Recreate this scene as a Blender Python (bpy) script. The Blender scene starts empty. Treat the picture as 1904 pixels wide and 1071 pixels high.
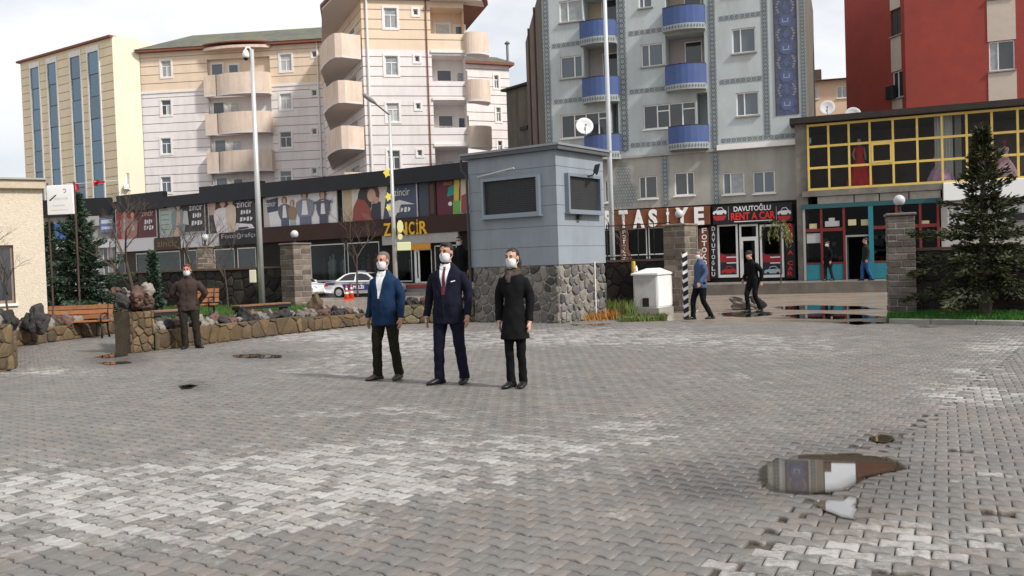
import bpy, bmesh, math, random
import numpy as np
from mathutils import Vector, Matrix, noise as mnoise
from mathutils.bvhtree import BVHTree
R = math.radians
rnd = random.Random(7)
scene = bpy.context.scene
col = scene.collection

# ------------------------------------------------------------------ camera
FOC, CAMZ = 1650.0, 1.52            # focal length in pixels of a 1904 wide picture, eye height
PITCH, ROLL = math.atan(42.5 / FOC), R(1.95)
CAM = Vector((0, 0, CAMZ))
_F = Vector((0, math.cos(PITCH), -math.sin(PITCH)))
_U0 = Vector((0, math.sin(PITCH), math.cos(PITCH)))
_X0 = Vector((1, 0, 0))
_RT = _X0 * math.cos(ROLL) - _U0 * math.sin(ROLL)
_UP = _X0 * math.sin(ROLL) + _U0 * math.cos(ROLL)
cd = bpy.data.cameras.new('camera')
cd.sensor_width = 36.0
cd.lens = FOC / 1904 * 36.0
cd.clip_end = 3000
cd.clip_start = 0.05
camo = bpy.data.objects.new('camera', cd)
col.objects.link(camo)
camo.matrix_world = Matrix(((_RT.x, _UP.x, -_F.x, 0), (_RT.y, _UP.y, -_F.y, 0), (_RT.z, _UP.z, -_F.z, CAMZ), (0, 0, 0, 1)))
scene.camera = camo

# ------------------------------------------------------------------ sky and sun
SUN_AZ, SUN_EL = R(125), R(42)      # azimuth clockwise from +Y (the view direction)
sun_dir = Vector((math.sin(SUN_AZ) * math.cos(SUN_EL), math.cos(SUN_AZ) * math.cos(SUN_EL), math.sin(SUN_EL)))
w = bpy.data.worlds.new('World')
scene.world = w
w.use_nodes = True
nt = w.node_tree
nt.nodes.clear()
n_out = nt.nodes.new('ShaderNodeOutputWorld')
n_bg = nt.nodes.new('ShaderNodeBackground')
n_sky = nt.nodes.new('ShaderNodeTexSky')
n_sky.sky_type = 'NISHITA'
n_sky.sun_disc = False
n_sky.sun_elevation = SUN_EL
n_sky.sun_rotation = SUN_AZ
n_sky.dust_density = 2.0
n_tc = nt.nodes.new('ShaderNodeTexCoord')
n_mp = nt.nodes.new('ShaderNodeMapping')
n_mp.inputs['Scale'].default_value = (1.0, 1.0, 2.6)
n_mp.inputs['Location'].default_value = (3.1, 0.4, 0.0)
n_no = nt.nodes.new('ShaderNodeTexNoise')
n_no.inputs['Scale'].default_value = 1.7
n_no.inputs['Detail'].default_value = 7
n_no.inputs['Roughness'].default_value = 0.55
n_rp = nt.nodes.new('ShaderNodeValToRGB')
n_rp.color_ramp.elements[0].position = 0.36
n_rp.color_ramp.elements[0].color = (0.48, 0.48, 0.48, 1)
n_rp.color_ramp.elements[1].position = 0.55
n_rp.color_ramp.elements[1].color = (1, 1, 1, 1)
n_mx = nt.nodes.new('ShaderNodeMix')
n_mx.data_type = 'RGBA'
n_mx.inputs['B'].default_value = (8.75, 8.85, 9.0, 1)
nt.links.new(n_tc.outputs['Generated'], n_mp.inputs['Vector'])
nt.links.new(n_mp.outputs['Vector'], n_no.inputs['Vector'])
nt.links.new(n_no.outputs['Fac'], n_rp.inputs['Fac'])
nt.links.new(n_rp.outputs['Color'], n_mx.inputs['Factor'])
nt.links.new(n_sky.outputs['Color'], n_mx.inputs['A'])
nt.links.new(n_mx.outputs['Result'], n_bg.inputs['Color'])
n_bg.inputs['Strength'].default_value = 0.1
nt.links.new(n_bg.outputs['Background'], n_out.inputs['Surface'])
sd = bpy.data.lights.new('sun', 'SUN')
sd.energy = 3.8
sd.angle = R(6)
sd.color = (1.0, 0.97, 0.92)
suno = bpy.data.objects.new('sun', sd)
col.objects.link(suno)
suno.rotation_euler = (-sun_dir).to_track_quat('-Z', 'Y').to_euler()
suno.location = (0, 0, 40)

vs = scene.view_settings
vs.view_transform = 'Standard'
vs.look = 'None'
vs.exposure = 0.24
vs.gamma = 1.0
vs.use_curve_mapping = False
scene.cycles.max_bounces = 6
scene.cycles.transparent_max_bounces = 12

# ------------------------------------------------------------------ pixel helpers (photo is 1904 x 1071)
def ray(px, py):
    return _F + _RT * ((px - 952) / FOC) + _UP * ((535.5 - py) / FOC)
def G(px, py, z=0.0):
    d = ray(px, py)
    return CAM + d * ((z - CAMZ) / d.z)
def AT(px, py, Y):
    d = ray(px, py)
    return CAM + d * (Y / d.y)
class Wall:
    """A vertical plane through two ground points; u runs along it, w outwards to the viewer."""
    def __init__(s, x0, y0, dx, dy):
        s.o = Vector((x0, y0, 0))
        s.u = Vector((dx, dy, 0)).normalized()
        n = Vector((s.u.y, -s.u.x, 0))
        if n.dot(CAM - s.o) < 0:
            n = -n
        s.n = n
    def at(s, px, py, w=0.0):
        d = ray(px, py)
        o = s.o + s.n * w
        t = (o - CAM).dot(s.n) / d.dot(s.n)
        h = CAM + d * t
        return ((h - o).dot(s.u), h.z)
    def p(s, u, z, w=0.0):
        v = s.o + s.u * u + s.n * w
        return Vector((v.x, v.y, z))
    def rect(s, x0, y0, x1, y1, w=0.0):
        """pixel rect (left-top, right-bottom) -> u0,u1,z0,z1"""
        ym = (y0 + y1) / 2
        xm = (x0 + x1) / 2
        ua, ub = s.at(x0, ym, w)[0], s.at(x1, ym, w)[0]
        return (min(ua, ub), max(ua, ub), s.at(xm, y1, w)[1], s.at(xm, y0, w)[1])
    def shifted(s, w):
        c = Wall.__new__(Wall)
        c.o, c.u, c.n = s.o + s.n * w, s.u, s.n
        return c

# ------------------------------------------------------------------ materials
MATS = {}
def mat(name, color=(0.5, 0.5, 0.5), rough=0.7, metal=0.0, var=0.0, vscale=3.0, bump=0.0, bscale=30.0, spec=0.28, emit=None,
        dirt=None, dscale=1.2, damount=0.5, dstretch=(1, 1, 1), rand=0.0, alpha=None, coat=0.0):
    if name in MATS:
        return MATS[name]
    m = bpy.data.materials.new(name)
    m.use_nodes = True
    t = m.node_tree
    b = t.nodes['Principled BSDF']
    b.inputs['Base Color'].default_value = (*color, 1)
    b.inputs['Roughness'].default_value = rough
    b.inputs['Metallic'].default_value = metal
    b.inputs['Specular IOR Level'].default_value = spec
    b.inputs['Coat Weight'].default_value = coat
    if emit:
        b.inputs['Emission Color'].default_value = (*emit[0], 1)
        b.inputs['Emission Strength'].default_value = emit[1]
    last = None
    if var or dirt or bump or rand:
        tc = t.nodes.new('ShaderNodeNewGeometry')
        pos = tc.outputs['Position']
    if var:
        no = t.nodes.new('ShaderNodeTexNoise')
        no.inputs['Scale'].default_value = vscale
        no.inputs['Detail'].default_value = 6
        no.inputs['Roughness'].default_value = 0.65
        t.links.new(pos, no.inputs['Vector'])
        mr = t.nodes.new('ShaderNodeMapRange')
        mr.inputs['From Min'].default_value = 0.25
        mr.inputs['From Max'].default_value = 0.75
        mr.inputs['To Min'].default_value = 1 - var
        mr.inputs['To Max'].default_value = 1 + var
        t.links.new(no.outputs['Fac'], mr.inputs['Value'])
        vm = t.nodes.new('ShaderNodeVectorMath')
        vm.operation = 'SCALE'
        vm.inputs[0].default_value = color
        t.links.new(mr.outputs['Result'], vm.inputs['Scale'])
        last = vm.outputs['Vector']
    if rand:
        oi = t.nodes.new('ShaderNodeObjectInfo')
        mr = t.nodes.new('ShaderNodeMapRange')
        mr.inputs['To Min'].default_value = 1 - rand
        mr.inputs['To Max'].default_value = 1 + rand
        t.links.new(oi.outputs['Random'], mr.inputs['Value'])
        vm = t.nodes.new('ShaderNodeVectorMath')
        vm.operation = 'SCALE'
        if last:
            t.links.new(last, vm.inputs[0])
        else:
            vm.inputs[0].default_value = color
        t.links.new(mr.outputs['Result'], vm.inputs['Scale'])
        last = vm.outputs['Vector']
    if dirt:
        mp = t.nodes.new('ShaderNodeMapping')
        mp.inputs['Scale'].default_value = dstretch
        t.links.new(pos, mp.inputs['Vector'])
        no = t.nodes.new('ShaderNodeTexNoise')
        no.inputs['Scale'].default_value = dscale
        no.inputs['Detail'].default_value = 8
        no.inputs['Roughness'].default_value = 0.7
        t.links.new(mp.outputs['Vector'], no.inputs['Vector'])
        mr = t.nodes.new('ShaderNodeMapRange')
        mr.inputs['From Min'].default_value = 0.45
        mr.inputs['From Max'].default_value = 0.72
        mr.inputs['To Max'].default_value = damount
        t.links.new(no.outputs['Fac'], mr.inputs['Value'])
        mx = t.nodes.new('ShaderNodeMix')
        mx.data_type = 'RGBA'
        t.links.new(mr.outputs['Result'], mx.inputs['Factor'])
        if last:
            t.links.new(last, mx.inputs['A'])
        else:
            mx.inputs['A'].default_value = (*color, 1)
        mx.inputs['B'].default_value = (*dirt, 1)
        last = mx.outputs['Result']
    if last:
        t.links.new(last, b.inputs['Base Color'])
    if bump:
        no = t.nodes.new('ShaderNodeTexNoise')
        no.inputs['Scale'].default_value = bscale
        no.inputs['Detail'].default_value = 5
        t.links.new(pos, no.inputs['Vector'])
        bp = t.nodes.new('ShaderNodeBump')
        bp.inputs['Strength'].default_value = bump
        bp.inputs['Distance'].default_value = 0.02
        t.links.new(no.outputs['Fac'], bp.inputs['Height'])
        t.links.new(bp.outputs['Normal'], b.inputs['Normal'])
    MATS[name] = m
    return m

def glass_mat(name, tint=(0.8, 0.85, 0.85), refl=0.25):
    """thin see-through pane: clear with a mirror coat that grows at grazing angles"""
    if name in MATS:
        return MATS[name]
    m = bpy.data.materials.new(name)
    m.use_nodes = True
    t = m.node_tree
    t.nodes.clear()
    o = t.nodes.new('ShaderNodeOutputMaterial')
    tr = t.nodes.new('ShaderNodeBsdfTransparent')
    tr.inputs['Color'].default_value = (*tint, 1)
    gl = t.nodes.new('ShaderNodeBsdfGlossy')
    gl.inputs['Roughness'].default_value = 0.03
    fr = t.nodes.new('ShaderNodeFresnel')
    fr.inputs['IOR'].default_value = 1.45
    ad = t.nodes.new('ShaderNodeMath')
    ad.operation = 'MULTIPLY_ADD'
    ad.inputs[1].default_value = 0.22
    ad.inputs[2].default_value = refl * 0.004
    ad.use_clamp = True
    mx = t.nodes.new('ShaderNodeMixShader')
    t.links.new(fr.outputs['Fac'], ad.inputs[0])
    t.links.new(ad.outputs['Value'], mx.inputs['Fac'])
    t.links.new(tr.outputs['BSDF'], mx.inputs[1])
    t.links.new(gl.outputs['BSDF'], mx.inputs[2])
    t.links.new(mx.outputs['Shader'], o.inputs['Surface'])
    MATS[name] = m
    return m

# ------------------------------------------------------------------ mesh builder
class MB:
    def __init__(s, frame=None):
        s.v, s.f, s.frame = [], [], frame
    def pt(s, a, b, c):
        return s.frame.p(a, b, c) if s.frame else Vector((a, b, c))
    def add(s, vs_, fs):
        o = len(s.v)
        s.v.extend([tuple(x) for x in vs_])
        s.f.extend([tuple(i + o for i in q) for q in fs])
        return s
    def box(s, a0, a1, b0, b1, c0, c1):
        """with a wall frame: u0,u1,z0,z1,w0,w1; else x0,x1,y0,y1,z0,z1"""
        P = [s.pt(a, b, c) for a in (a0, a1) for b in (b0, b1) for c in (c0, c1)]
        return s.add(P, [(0, 1, 3, 2), (4, 6, 7, 5), (0, 4, 5, 1), (2, 3, 7, 6), (0, 2, 6, 4), (1, 5, 7, 3)])
    def bevbox(s, a0, a1, b0, b1, c0, c1, e=0.02):
        """box with chamfered edges"""
        mid = [(a0 + a1) / 2, (b0 + b1) / 2, (c0 + c1) / 2]
        h = [(a1 - a0) / 2, (b1 - b0) / 2, (c1 - c0) / 2]
        e = min(e, min(h) * 0.9)
        pts = []
        for sx in (-1, 1):
            for sy in (-1, 1):
                for sz in (-1, 1):
                    for k in range(3):
                        q = [sx * h[0], sy * h[1], sz * h[2]]
                        for j in range(3):
                            if j != k:
                                q[j] -= (sx, sy, sz)[j] * e
                        pts.append(s.pt(mid[0] + q[0], mid[1] + q[1], mid[2] + q[2]))
        bm = bmesh.new()
        for p in pts:
            bm.verts.new(p)
        r = bmesh.ops.convex_hull(bm, input=bm.verts)
        bm.verts.ensure_lookup_table()
        bm.verts.index_update()
        vs_ = [v.co.copy() for v in bm.verts]
        fs = [tuple(v.index for v in f.verts) for f in bm.faces]
        bm.free()
        return s.add(vs_, fs)
    def quad(s, *pts):
        return s.add(pts, [tuple(range(len(pts)))])
    def prism(s, poly, d):
        """polygon (3D points) extruded by vector d"""
        n = len(poly)
        d = Vector(d)
        P = [Vector(p) for p in poly] + [Vector(p) + d for p in poly]
        fs = [tuple(range(n))[::-1], tuple(range(n, 2 * n))]
        fs += [(i, (i + 1) % n, n + (i + 1) % n, n + i) for i in range(n)]
        return s.add(P, fs)
    def tube(s, pts, rad, k=8, cap=True):
        pts = [Vector(p) for p in pts]
        if not hasattr(rad, '__len__'):
            rad = [rad] * len(pts)
        n = len(pts)
        base = len(s.v)
        ref = None
        for i, p in enumerate(pts):
            t = (pts[min(i + 1, n - 1)] - pts[max(i - 1, 0)])
            if t.length < 1e-9:
                t = Vector((0, 0, 1))
            t.normalize()
            if ref is None:
                ref = Vector((1, 0, 0)) if abs(t.x) < 0.8 else Vector((0, 1, 0))
            a = (ref - t * ref.dot(t)).normalized()
            ref = a
            b = t.cross(a)
            for j in range(k):
                an = 2 * math.pi * j / k
                s.v.append(tuple(p + (a * math.cos(an) + b * math.sin(an)) * rad[i]))
        for i in range(n - 1):
            for j in range(k):
                a0, a1 = base + i * k + j, base + i * k + (j + 1) % k
                s.f.append((a0, a1, a1 + k, a0 + k))
        if cap:
            s.f.append(tuple(base + j for j in range(k))[::-1])
            s.f.append(tuple(base + (n - 1) * k + j for j in range(k)))
        return s
    def rings(s, rings, cap=True):
        """rings: lists of equal length of points"""
        k = len(rings[0])
        base = len(s.v)
        for r_ in rings:
            s.v.extend([tuple(p) for p in r_])
        for i in range(len(rings) - 1):
            for j in range(k):
                a0, a1 = base + i * k + j, base + i * k + (j + 1) % k
                s.f.append((a0, a1, a1 + k, a0 + k))
        if cap:
            s.f.append(tuple(base + j for j in range(k))[::-1])
            s.f.append(tuple(base + (len(rings) - 1) * k + j for j in range(k)))
        return s
    def lathe(s, c, prof, k=16):
        c = Vector(c)
        return s.rings([[c + Vector((r_ * math.cos(2 * math.pi * j / k), r_ * math.sin(2 * math.pi * j / k), z)) for j in range(k)] for r_, z in prof])
    def ball(s, c, r_, k=12, sx=1, sy=1, sz=1, rot=None):
        c = Vector(c)
        rr = []
        m = max(4, k // 2)
        for i in range(m + 1):
            th = math.pi * i / m
            q = max(math.sin(th), 0.02)
            ring = []
            for j in range(k):
                p = Vector((r_ * sx * q * math.cos(2 * math.pi * j / k), r_ * sy * q * math.sin(2 * math.pi * j / k), -r_ * sz * math.cos(th)))
                if rot is not None:
                    p = rot @ p
                ring.append(c + p)
            rr.append(ring)
        return s.rings(rr)
    def mesh(s, name, off=None):
        me = bpy.data.meshes.new(name)
        v = s.v
        if off is not None:
            v = [(x - off.x, y - off.y, z - off.z) for x, y, z in v]
        me.from_pydata(v, [], s.f)
        return me

def tag(o, label=None, cat=None, group=None, kind=None):
    if label:
        o['label'] = label
    if cat:
        o['category'] = cat
    if group:
        o['group'] = group
    if kind:
        o['kind'] = kind
    return o
def root_of(o):
    while o.parent:
        o = o.parent
    return o
def link(name, me, m, parent=None, smooth=False):
    o = bpy.data.objects.new(name, me)
    col.objects.link(o)
    if m is not None:
        if not isinstance(m, (list, tuple)):
            m = [m]
        me.materials.clear()
        for k in m:
            me.materials.append(k)
    if parent:
        o.parent = parent
    if smooth:
        me.polygons.foreach_set('use_smooth', [True] * len(me.polygons))
    return o
def build(name, mb, m, parent=None, smooth=False, fix=True, local=False):
    """link a builder as one mesh; world coordinates are made local to the top-level parent"""
    off = None
    if parent is not None and not local:
        off = root_of(parent).location.copy()
    me = mb.mesh(name, off)
    if fix:
        bm = bmesh.new()
        bm.from_mesh(me)
        bmesh.ops.recalc_face_normals(bm, faces=bm.faces)
        bm.to_mesh(me)
        bm.free()
    o = link(name, me, m, parent, smooth)
    if parent is not None and name in ('groove', 'ornament_tile', 'curl', 'branches', 'faint_lettering', 'handwriting', 'motif', 'door_gap'):
        o['kind'] = 'stuff'
    return o
def thing(name, label, cat, loc=(0, 0, 0), group=None, rz=0.0):
    o = bpy.data.objects.new(name, None)
    o.empty_display_size = 0.2
    col.objects.link(o)
    o.location = loc
    o.rotation_euler = (0, 0, rz)
    return tag(o, label, cat, group)
def solo(o, label, cat, group=None):
    """a thing that is one mesh: put its origin at its base"""
    me = o.data
    n = len(me.vertices)
    a = np.empty(n * 3, np.float32)
    me.vertices.foreach_get('co', a)
    a = a.reshape(-1, 3)
    c = Vector(((a[:, 0].min() + a[:, 0].max()) / 2, (a[:, 1].min() + a[:, 1].max()) / 2, a[:, 2].min()))
    me.transform(Matrix.Translation(-c))
    o.location = o.location + c
    return tag(o, label, cat, group)
def copy_tree(o, parent=None):
    c = o.copy()
    col.objects.link(c)
    c.parent = parent
    for ch in [x for x in bpy.data.objects if x.parent == o]:
        copy_tree(ch, c)
    return c
def text_mesh(txt, size=1.0, depth=0.0, bold=0.0, align='CENTER', sx=1.0):
    cu = bpy.data.curves.new('lettering', 'FONT')
    cu.body = txt
    cu.size = size
    cu.extrude = depth
    cu.offset = bold
    cu.align_x = align
    cu.align_y = 'CENTER'
    cu.resolution_u = 3
    o = bpy.data.objects.new('lettering', cu)
    col.objects.link(o)
    bpy.context.view_layer.update()
    me = bpy.data.meshes.new_from_object(o.evaluated_get(bpy.context.evaluated_depsgraph_get()))
    bpy.data.objects.remove(o)
    bpy.data.curves.remove(cu)
    if sx != 1.0:
        me.transform(Matrix.Diagonal((sx, 1, 1, 1)))
    return me
def fit_text(txt, W, u0, u1, z0, z1, wo, m, parent, name='lettering', depth=0.004, bold=0.0, shear=0.0):
    """lettering stretched to fill a rectangle on a wall plane"""
    me = text_mesh(txt, 1.0, 0.0, bold)
    n = len(me.vertices)
    a = np.empty(n * 3, np.float32)
    me.vertices.foreach_get('co', a)
    a = a.reshape(-1, 3)
    lo, hi = a.min(0), a.max(0)
    flip = -1 if W.u.cross(Vector((0, 0, 1))).dot(W.n) < 0 else 1
    off = root_of(parent).location if parent else Vector()
    polys = [tuple(p.vertices) for p in me.polygons]
    bpy.data.meshes.remove(me)
    mb = MB()
    front, back = [], []
    for x, y, _ in a:
        s_ = (x - lo[0]) / (hi[0] - lo[0])
        if flip < 0:
            s_ = 1 - s_
        t_ = (y - lo[1]) / (hi[1] - lo[1])
        u = u0 + (u1 - u0) * s_
        z = z0 + (z1 - z0) * t_ + shear * (u - (u0 + u1) / 2)
        front.append(W.p(u, z, wo + depth))
        back.append(W.p(u, z, wo))
    mb.add(front, polys)
    if depth > 0.006:
        from collections import Counter
        ed = Counter()
        for p in polys:
            for i in range(len(p)):
                ed[frozenset((p[i], p[(i + 1) % len(p)]))] += 1
        o = len(mb.v)
        mb.add(front + back, [(a_, b_, b_ + n, a_ + n) for (a_, b_) in (tuple(e) for e, c in ed.items() if c == 1)])
    return build(name, mb, m, parent, fix=False)

def wall_panel(mb, W, u0, u1, z0, z1, holes=(), w=0.0, reveal=0.18, grooves=(), gd=0.03, gmb=None, back=True):
    """a wall face with real openings (reveals included) and recessed horizontal grooves"""
    hs = [(max(h[0], u0), min(h[1], u1), max(h[2], z0), min(h[3], z1), h[4] if len(h) > 4 else reveal) for h in holes if h[1] > u0 and h[0] < u1 and h[3] > z0 and h[2] < z1]
    us = sorted({u0, u1, *[h[0] for h in hs], *[h[1] for h in hs]})
    zs = {z0, z1, *[h[2] for h in hs], *[h[3] for h in hs]}
    gs = [(g[0], g[1]) for g in grooves if g[0] > z0 and g[1] < z1]
    for g in gs:
        zs |= {g[0], g[1]}
    zs = sorted(zs)
    for i in range(len(us) - 1):
        for j in range(len(zs) - 1):
            a, b, c, d = us[i], us[i + 1], zs[j], zs[j + 1]
            if b - a < 1e-5 or d - c < 1e-5:
                continue
            um, zm = (a + b) / 2, (c + d) / 2
            if any(h[0] < um < h[1] and h[2] < zm < h[3] for h in hs):
                continue
            g = any(x[0] < zm < x[1] for x in gs)
            ww = w - gd if g else w
            tgt = gmb if (g and gmb is not None) else mb
            tgt.quad(W.p(a, c, ww), W.p(b, c, ww), W.p(b, d, ww), W.p(a, d, ww))
            if g:
                tgt.quad(W.p(a, c, ww), W.p(b, c, ww), W.p(b, c, w), W.p(a, c, w))
                tgt.quad(W.p(a, d, ww), W.p(b, d, ww), W.p(b, d, w), W.p(a, d, w))
    for a, b, c, d, rv in hs:
        r_ = w - rv
        mb.quad(W.p(a, c, w), W.p(a, d, w), W.p(a, d, r_), W.p(a, c, r_))
        mb.quad(W.p(b, c, w), W.p(b, d, w), W.p(b, d, r_), W.p(b, c, r_))
        mb.quad(W.p(a, c, w), W.p(b, c, w), W.p(b, c, r_), W.p(a, c, r_))
        mb.quad(W.p(a, d, w), W.p(b, d, w), W.p(b, d, r_), W.p(a, d, r_))
        if back:
            mb.quad(W.p(a, c, r_), W.p(b, c, r_), W.p(b, d, r_), W.p(a, d, r_))
    return mb
# ================================================================== GROUND
def pip(poly, x, y):
    inside = np.zeros(x.shape, bool)
    n = len(poly)
    for i in range(n):
        x0, y0 = poly[i]
        x1, y1 = poly[(i + 1) % n]
        c = ((y0 > y) != (y1 > y)) & (x < (x1 - x0) * (y - y0) / ((y1 - y0) or 1e-9) + x0)
        inside ^= c
    return inside
def sheet(name, pts, z, m, kind='structure', parent=None):
    mb = MB()
    mb.quad(*[(p[0], p[1], z) for p in pts])
    o = build(name, mb, m, parent)
    me = o.data
    if me.polygons[0].normal.z < 0:
        me.flip_normals()
    if not parent:
        tag(o, kind=kind)
    return o
def slab(name, pts, z0, z1, m, kind='structure', parent=None):
    mb = MB()
    mb.prism([(p[0], p[1], z0) for p in pts], (0, 0, z1 - z0))
    o = build(name, mb, m, parent)
    if kind and not parent:
        tag(o, kind=kind)
    return o

m_ground = mat('ground_earth', (0.2, 0.18, 0.155), 0.9, var=0.25, vscale=0.5, bump=0.4)
sheet('ground', [(-900, -300), (900, -300), (900, 1500), (-900, 1500)], -0.12, m_ground)

def paver_material():
    m = bpy.data.materials.new('concrete_paver')
    m.use_nodes = True
    t = m.node_tree
    b = t.nodes['Principled BSDF']
    N = t.nodes.new
    L = t.links.new
    geo = N('ShaderNodeNewGeometry')
    at = N('ShaderNodeAttribute'); at.attribute_name = 'rnd'
    ar = N('ShaderNodeAttribute'); ar.attribute_name = 'rim'
    oi = N('ShaderNodeObjectInfo')
    rn = N('ShaderNodeMath'); rn.operation = 'ADD'
    L(at.outputs['Fac'], rn.inputs[0]); L(oi.outputs['Random'], rn.inputs[1])
    rf = N('ShaderNodeMath'); rf.operation = 'FRACT'
    L(rn.outputs[0], rf.inputs[0])
    def noise(scale, detail, rough, mapping=None):
        no = N('ShaderNodeTexNoise')
        no.inputs['Scale'].default_value = scale
        no.inputs['Detail'].default_value = detail
        no.inputs['Roughness'].default_value = rough
        if mapping:
            mp = N('ShaderNodeMapping')
            mp.inputs['Scale'].default_value = mapping[0]
            mp.inputs['Location'].default_value = mapping[1]
            mp.inputs['Rotation'].default_value = (0, 0, mapping[2])
            L(geo.outputs['Position'], mp.inputs['Vector'])
            L(mp.outputs['Vector'], no.inputs['Vector'])
        else:
            L(geo.outputs['Position'], no.inputs['Vector'])
        return no.outputs['Fac']
    def math_(op, a, c=None, d=None, clamp=False):
        k = N('ShaderNodeMath'); k.operation = op; k.use_clamp = clamp
        for i, x in enumerate((a, c, d)):
            if x is None:
                continue
            if isinstance(x, (int, float)):
                k.inputs[i].default_value = x
            else:
                L(x, k.inputs[i])
        return k.outputs[0]
    def mrange(x, a, c, d=0.0, e=1.0):
        k = N('ShaderNodeMapRange'); k.interpolation_type = 'SMOOTHSTEP'
        k.inputs['From Min'].default_value = a; k.inputs['From Max'].default_value = c
        k.inputs['To Min'].default_value = d; k.inputs['To Max'].default_value = e
        L(x, k.inputs['Value'])
        return k.outputs['Result']
    big = noise(0.30, 4, 0.6, ((0.75, 1.25, 1), PALE_SHIFT, 0.35))
    mid = noise(1.6, 4, 0.6)
    fine = noise(17, 5, 0.75)
    # how dry and lime-bleached a spot is: large fields, broken up stone by stone
    aw = N('ShaderNodeAttribute'); aw.attribute_name = 'wear'
    ad = N('ShaderNodeAttribute'); ad.attribute_name = 'damp'
    sc = N('ShaderNodeSeparateColor')
    L(oi.outputs['Color'], sc.inputs['Color'])
    wear = math_('ADD', aw.outputs['Fac'], sc.outputs['Red'])
    damp = math_('ADD', ad.outputs['Fac'], sc.outputs['Green'])
    s = math_('MULTIPLY_ADD', math_('SUBTRACT', big, 0.5), 0.5, wear)
    s = math_('MULTIPLY_ADD', math_('SUBTRACT', rf.outputs[0], 0.5), 0.30, s)
    s = math_('MULTIPLY_ADD', math_('SUBTRACT', mid, 0.5), 0.30, s)
    s = math_('MULTIPLY_ADD', math_('SUBTRACT', fine, 0.5), 0.75, s)
    s = math_('MULTIPLY_ADD', ar.outputs['Fac'], -0.12, s)
    s = math_('MULTIPLY_ADD', damp, -0.6, s)
    pale = mrange(s, 0.31, 0.68)
    bare = mrange(noise(0.5, 3, 0.5), 0.35, 0.65)
    # base tone of a damp stone, some reddish, some grey
    cr = N('ShaderNodeValToRGB')
    e = cr.color_ramp.elements
    e[0].position = 0.0; e[0].color = (0.132, 0.121, 0.112, 1)
    e[1].position = 1.0; e[1].color = (0.176, 0.165, 0.155, 1)
    k = cr.color_ramp.elements.new(0.5); k.color = (0.152, 0.142, 0.133, 1)
    k = cr.color_ramp.elements.new(0.9); k.color = (0.172, 0.147, 0.130, 1)
    rr = math_('FRACT', math_('MULTIPLY', rf.outputs[0], 7.31))
    L(rr, cr.inputs['Fac'])
    tone = math_('MULTIPLY_ADD', fine, 0.5, 0.75)
    tone = math_('MULTIPLY', tone, math_('MULTIPLY_ADD', mid, 0.5, 0.75))
    vm = N('ShaderNodeVectorMath'); vm.operation = 'SCALE'
    L(cr.outputs['Color'], vm.inputs[0]); L(tone, vm.inputs['Scale'])
    mx = N('ShaderNodeMix'); mx.data_type = 'RGBA'
    L(pale, mx.inputs['Factor'])
    L(vm.outputs['Vector'], mx.inputs['A'])
    pc = N('ShaderNodeMix'); pc.data_type = 'RGBA'
    pc.inputs['A'].default_value = (0.29, 0.272, 0.255, 1)
    pc.inputs['B'].default_value = (0.385, 0.37, 0.355, 1)
    L(math_('FRACT', math_('MULTIPLY', rf.outputs[0], 3.77)), pc.inputs['Factor'])
    L(pc.outputs['Result'], mx.inputs['B'])
    # mud washed into some low spots
    mud = N('ShaderNodeMix'); mud.data_type = 'RGBA'
    L(mrange(noise(0.8, 5, 0.6, ((1, 1, 1), (7, 3, 0), 0)), 0.60, 0.74, 0.0, 0.6), mud.inputs['Factor'])
    L(mx.outputs['Result'], mud.inputs['A'])
    mud.inputs['B'].default_value = (0.16, 0.125, 0.09, 1)
    wet = N('ShaderNodeVectorMath'); wet.operation = 'SCALE'
    L(mud.outputs['Result'], wet.inputs[0]); L(math_('MULTIPLY_ADD', damp, -0.45, 1.0), wet.inputs['Scale'])
    L(wet.outputs['Vector'], b.inputs['Base Color'])
    L(math_('MULTIPLY_ADD', damp, -0.2, math_('MULTIPLY_ADD', pale, 0.30, math_('MULTIPLY_ADD', mid, 0.3, 0.36)), True), b.inputs['Roughness'])
    b.inputs['Specular IOR Level'].default_value = 0.4
    bp = N('ShaderNodeBump')
    bp.inputs['Strength'].default_value = 0.35
    bp.inputs['Distance'].default_value = 0.006
    L(noise(90, 3, 0.7), bp.inputs['Height'])
    L(bp.outputs['Normal'], b.inputs['Normal'])
    return m
PALE_SHIFT = (1.3, 2.2, 0)
m_paver = paver_material()

gp = lambda x, y: (G(x, y).x, G(x, y).y)
COURT = [(-15, 2.2), (15, 2.2), (17.5, 14.0), gp(2150, 618), gp(1904, 606), gp(1652, 601), gp(1290, 598), gp(1140, 592), gp(1040, 600), gp(880, 598),
         gp(680, 605), gp(232, 657), gp(224, 618), gp(25, 642), gp(22, 690), (-15, gp(22, 690)[1])]
m_joint = mat('joint_earth', (0.075, 0.062, 0.05), 0.85, var=0.3, vscale=4, bump=0.5, bscale=60)
court = sheet('courtyard_pavement', COURT, -0.022, m_joint)
court['label'] = 'courtyard of interlocking grey concrete pavers with bleached patches'

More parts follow.
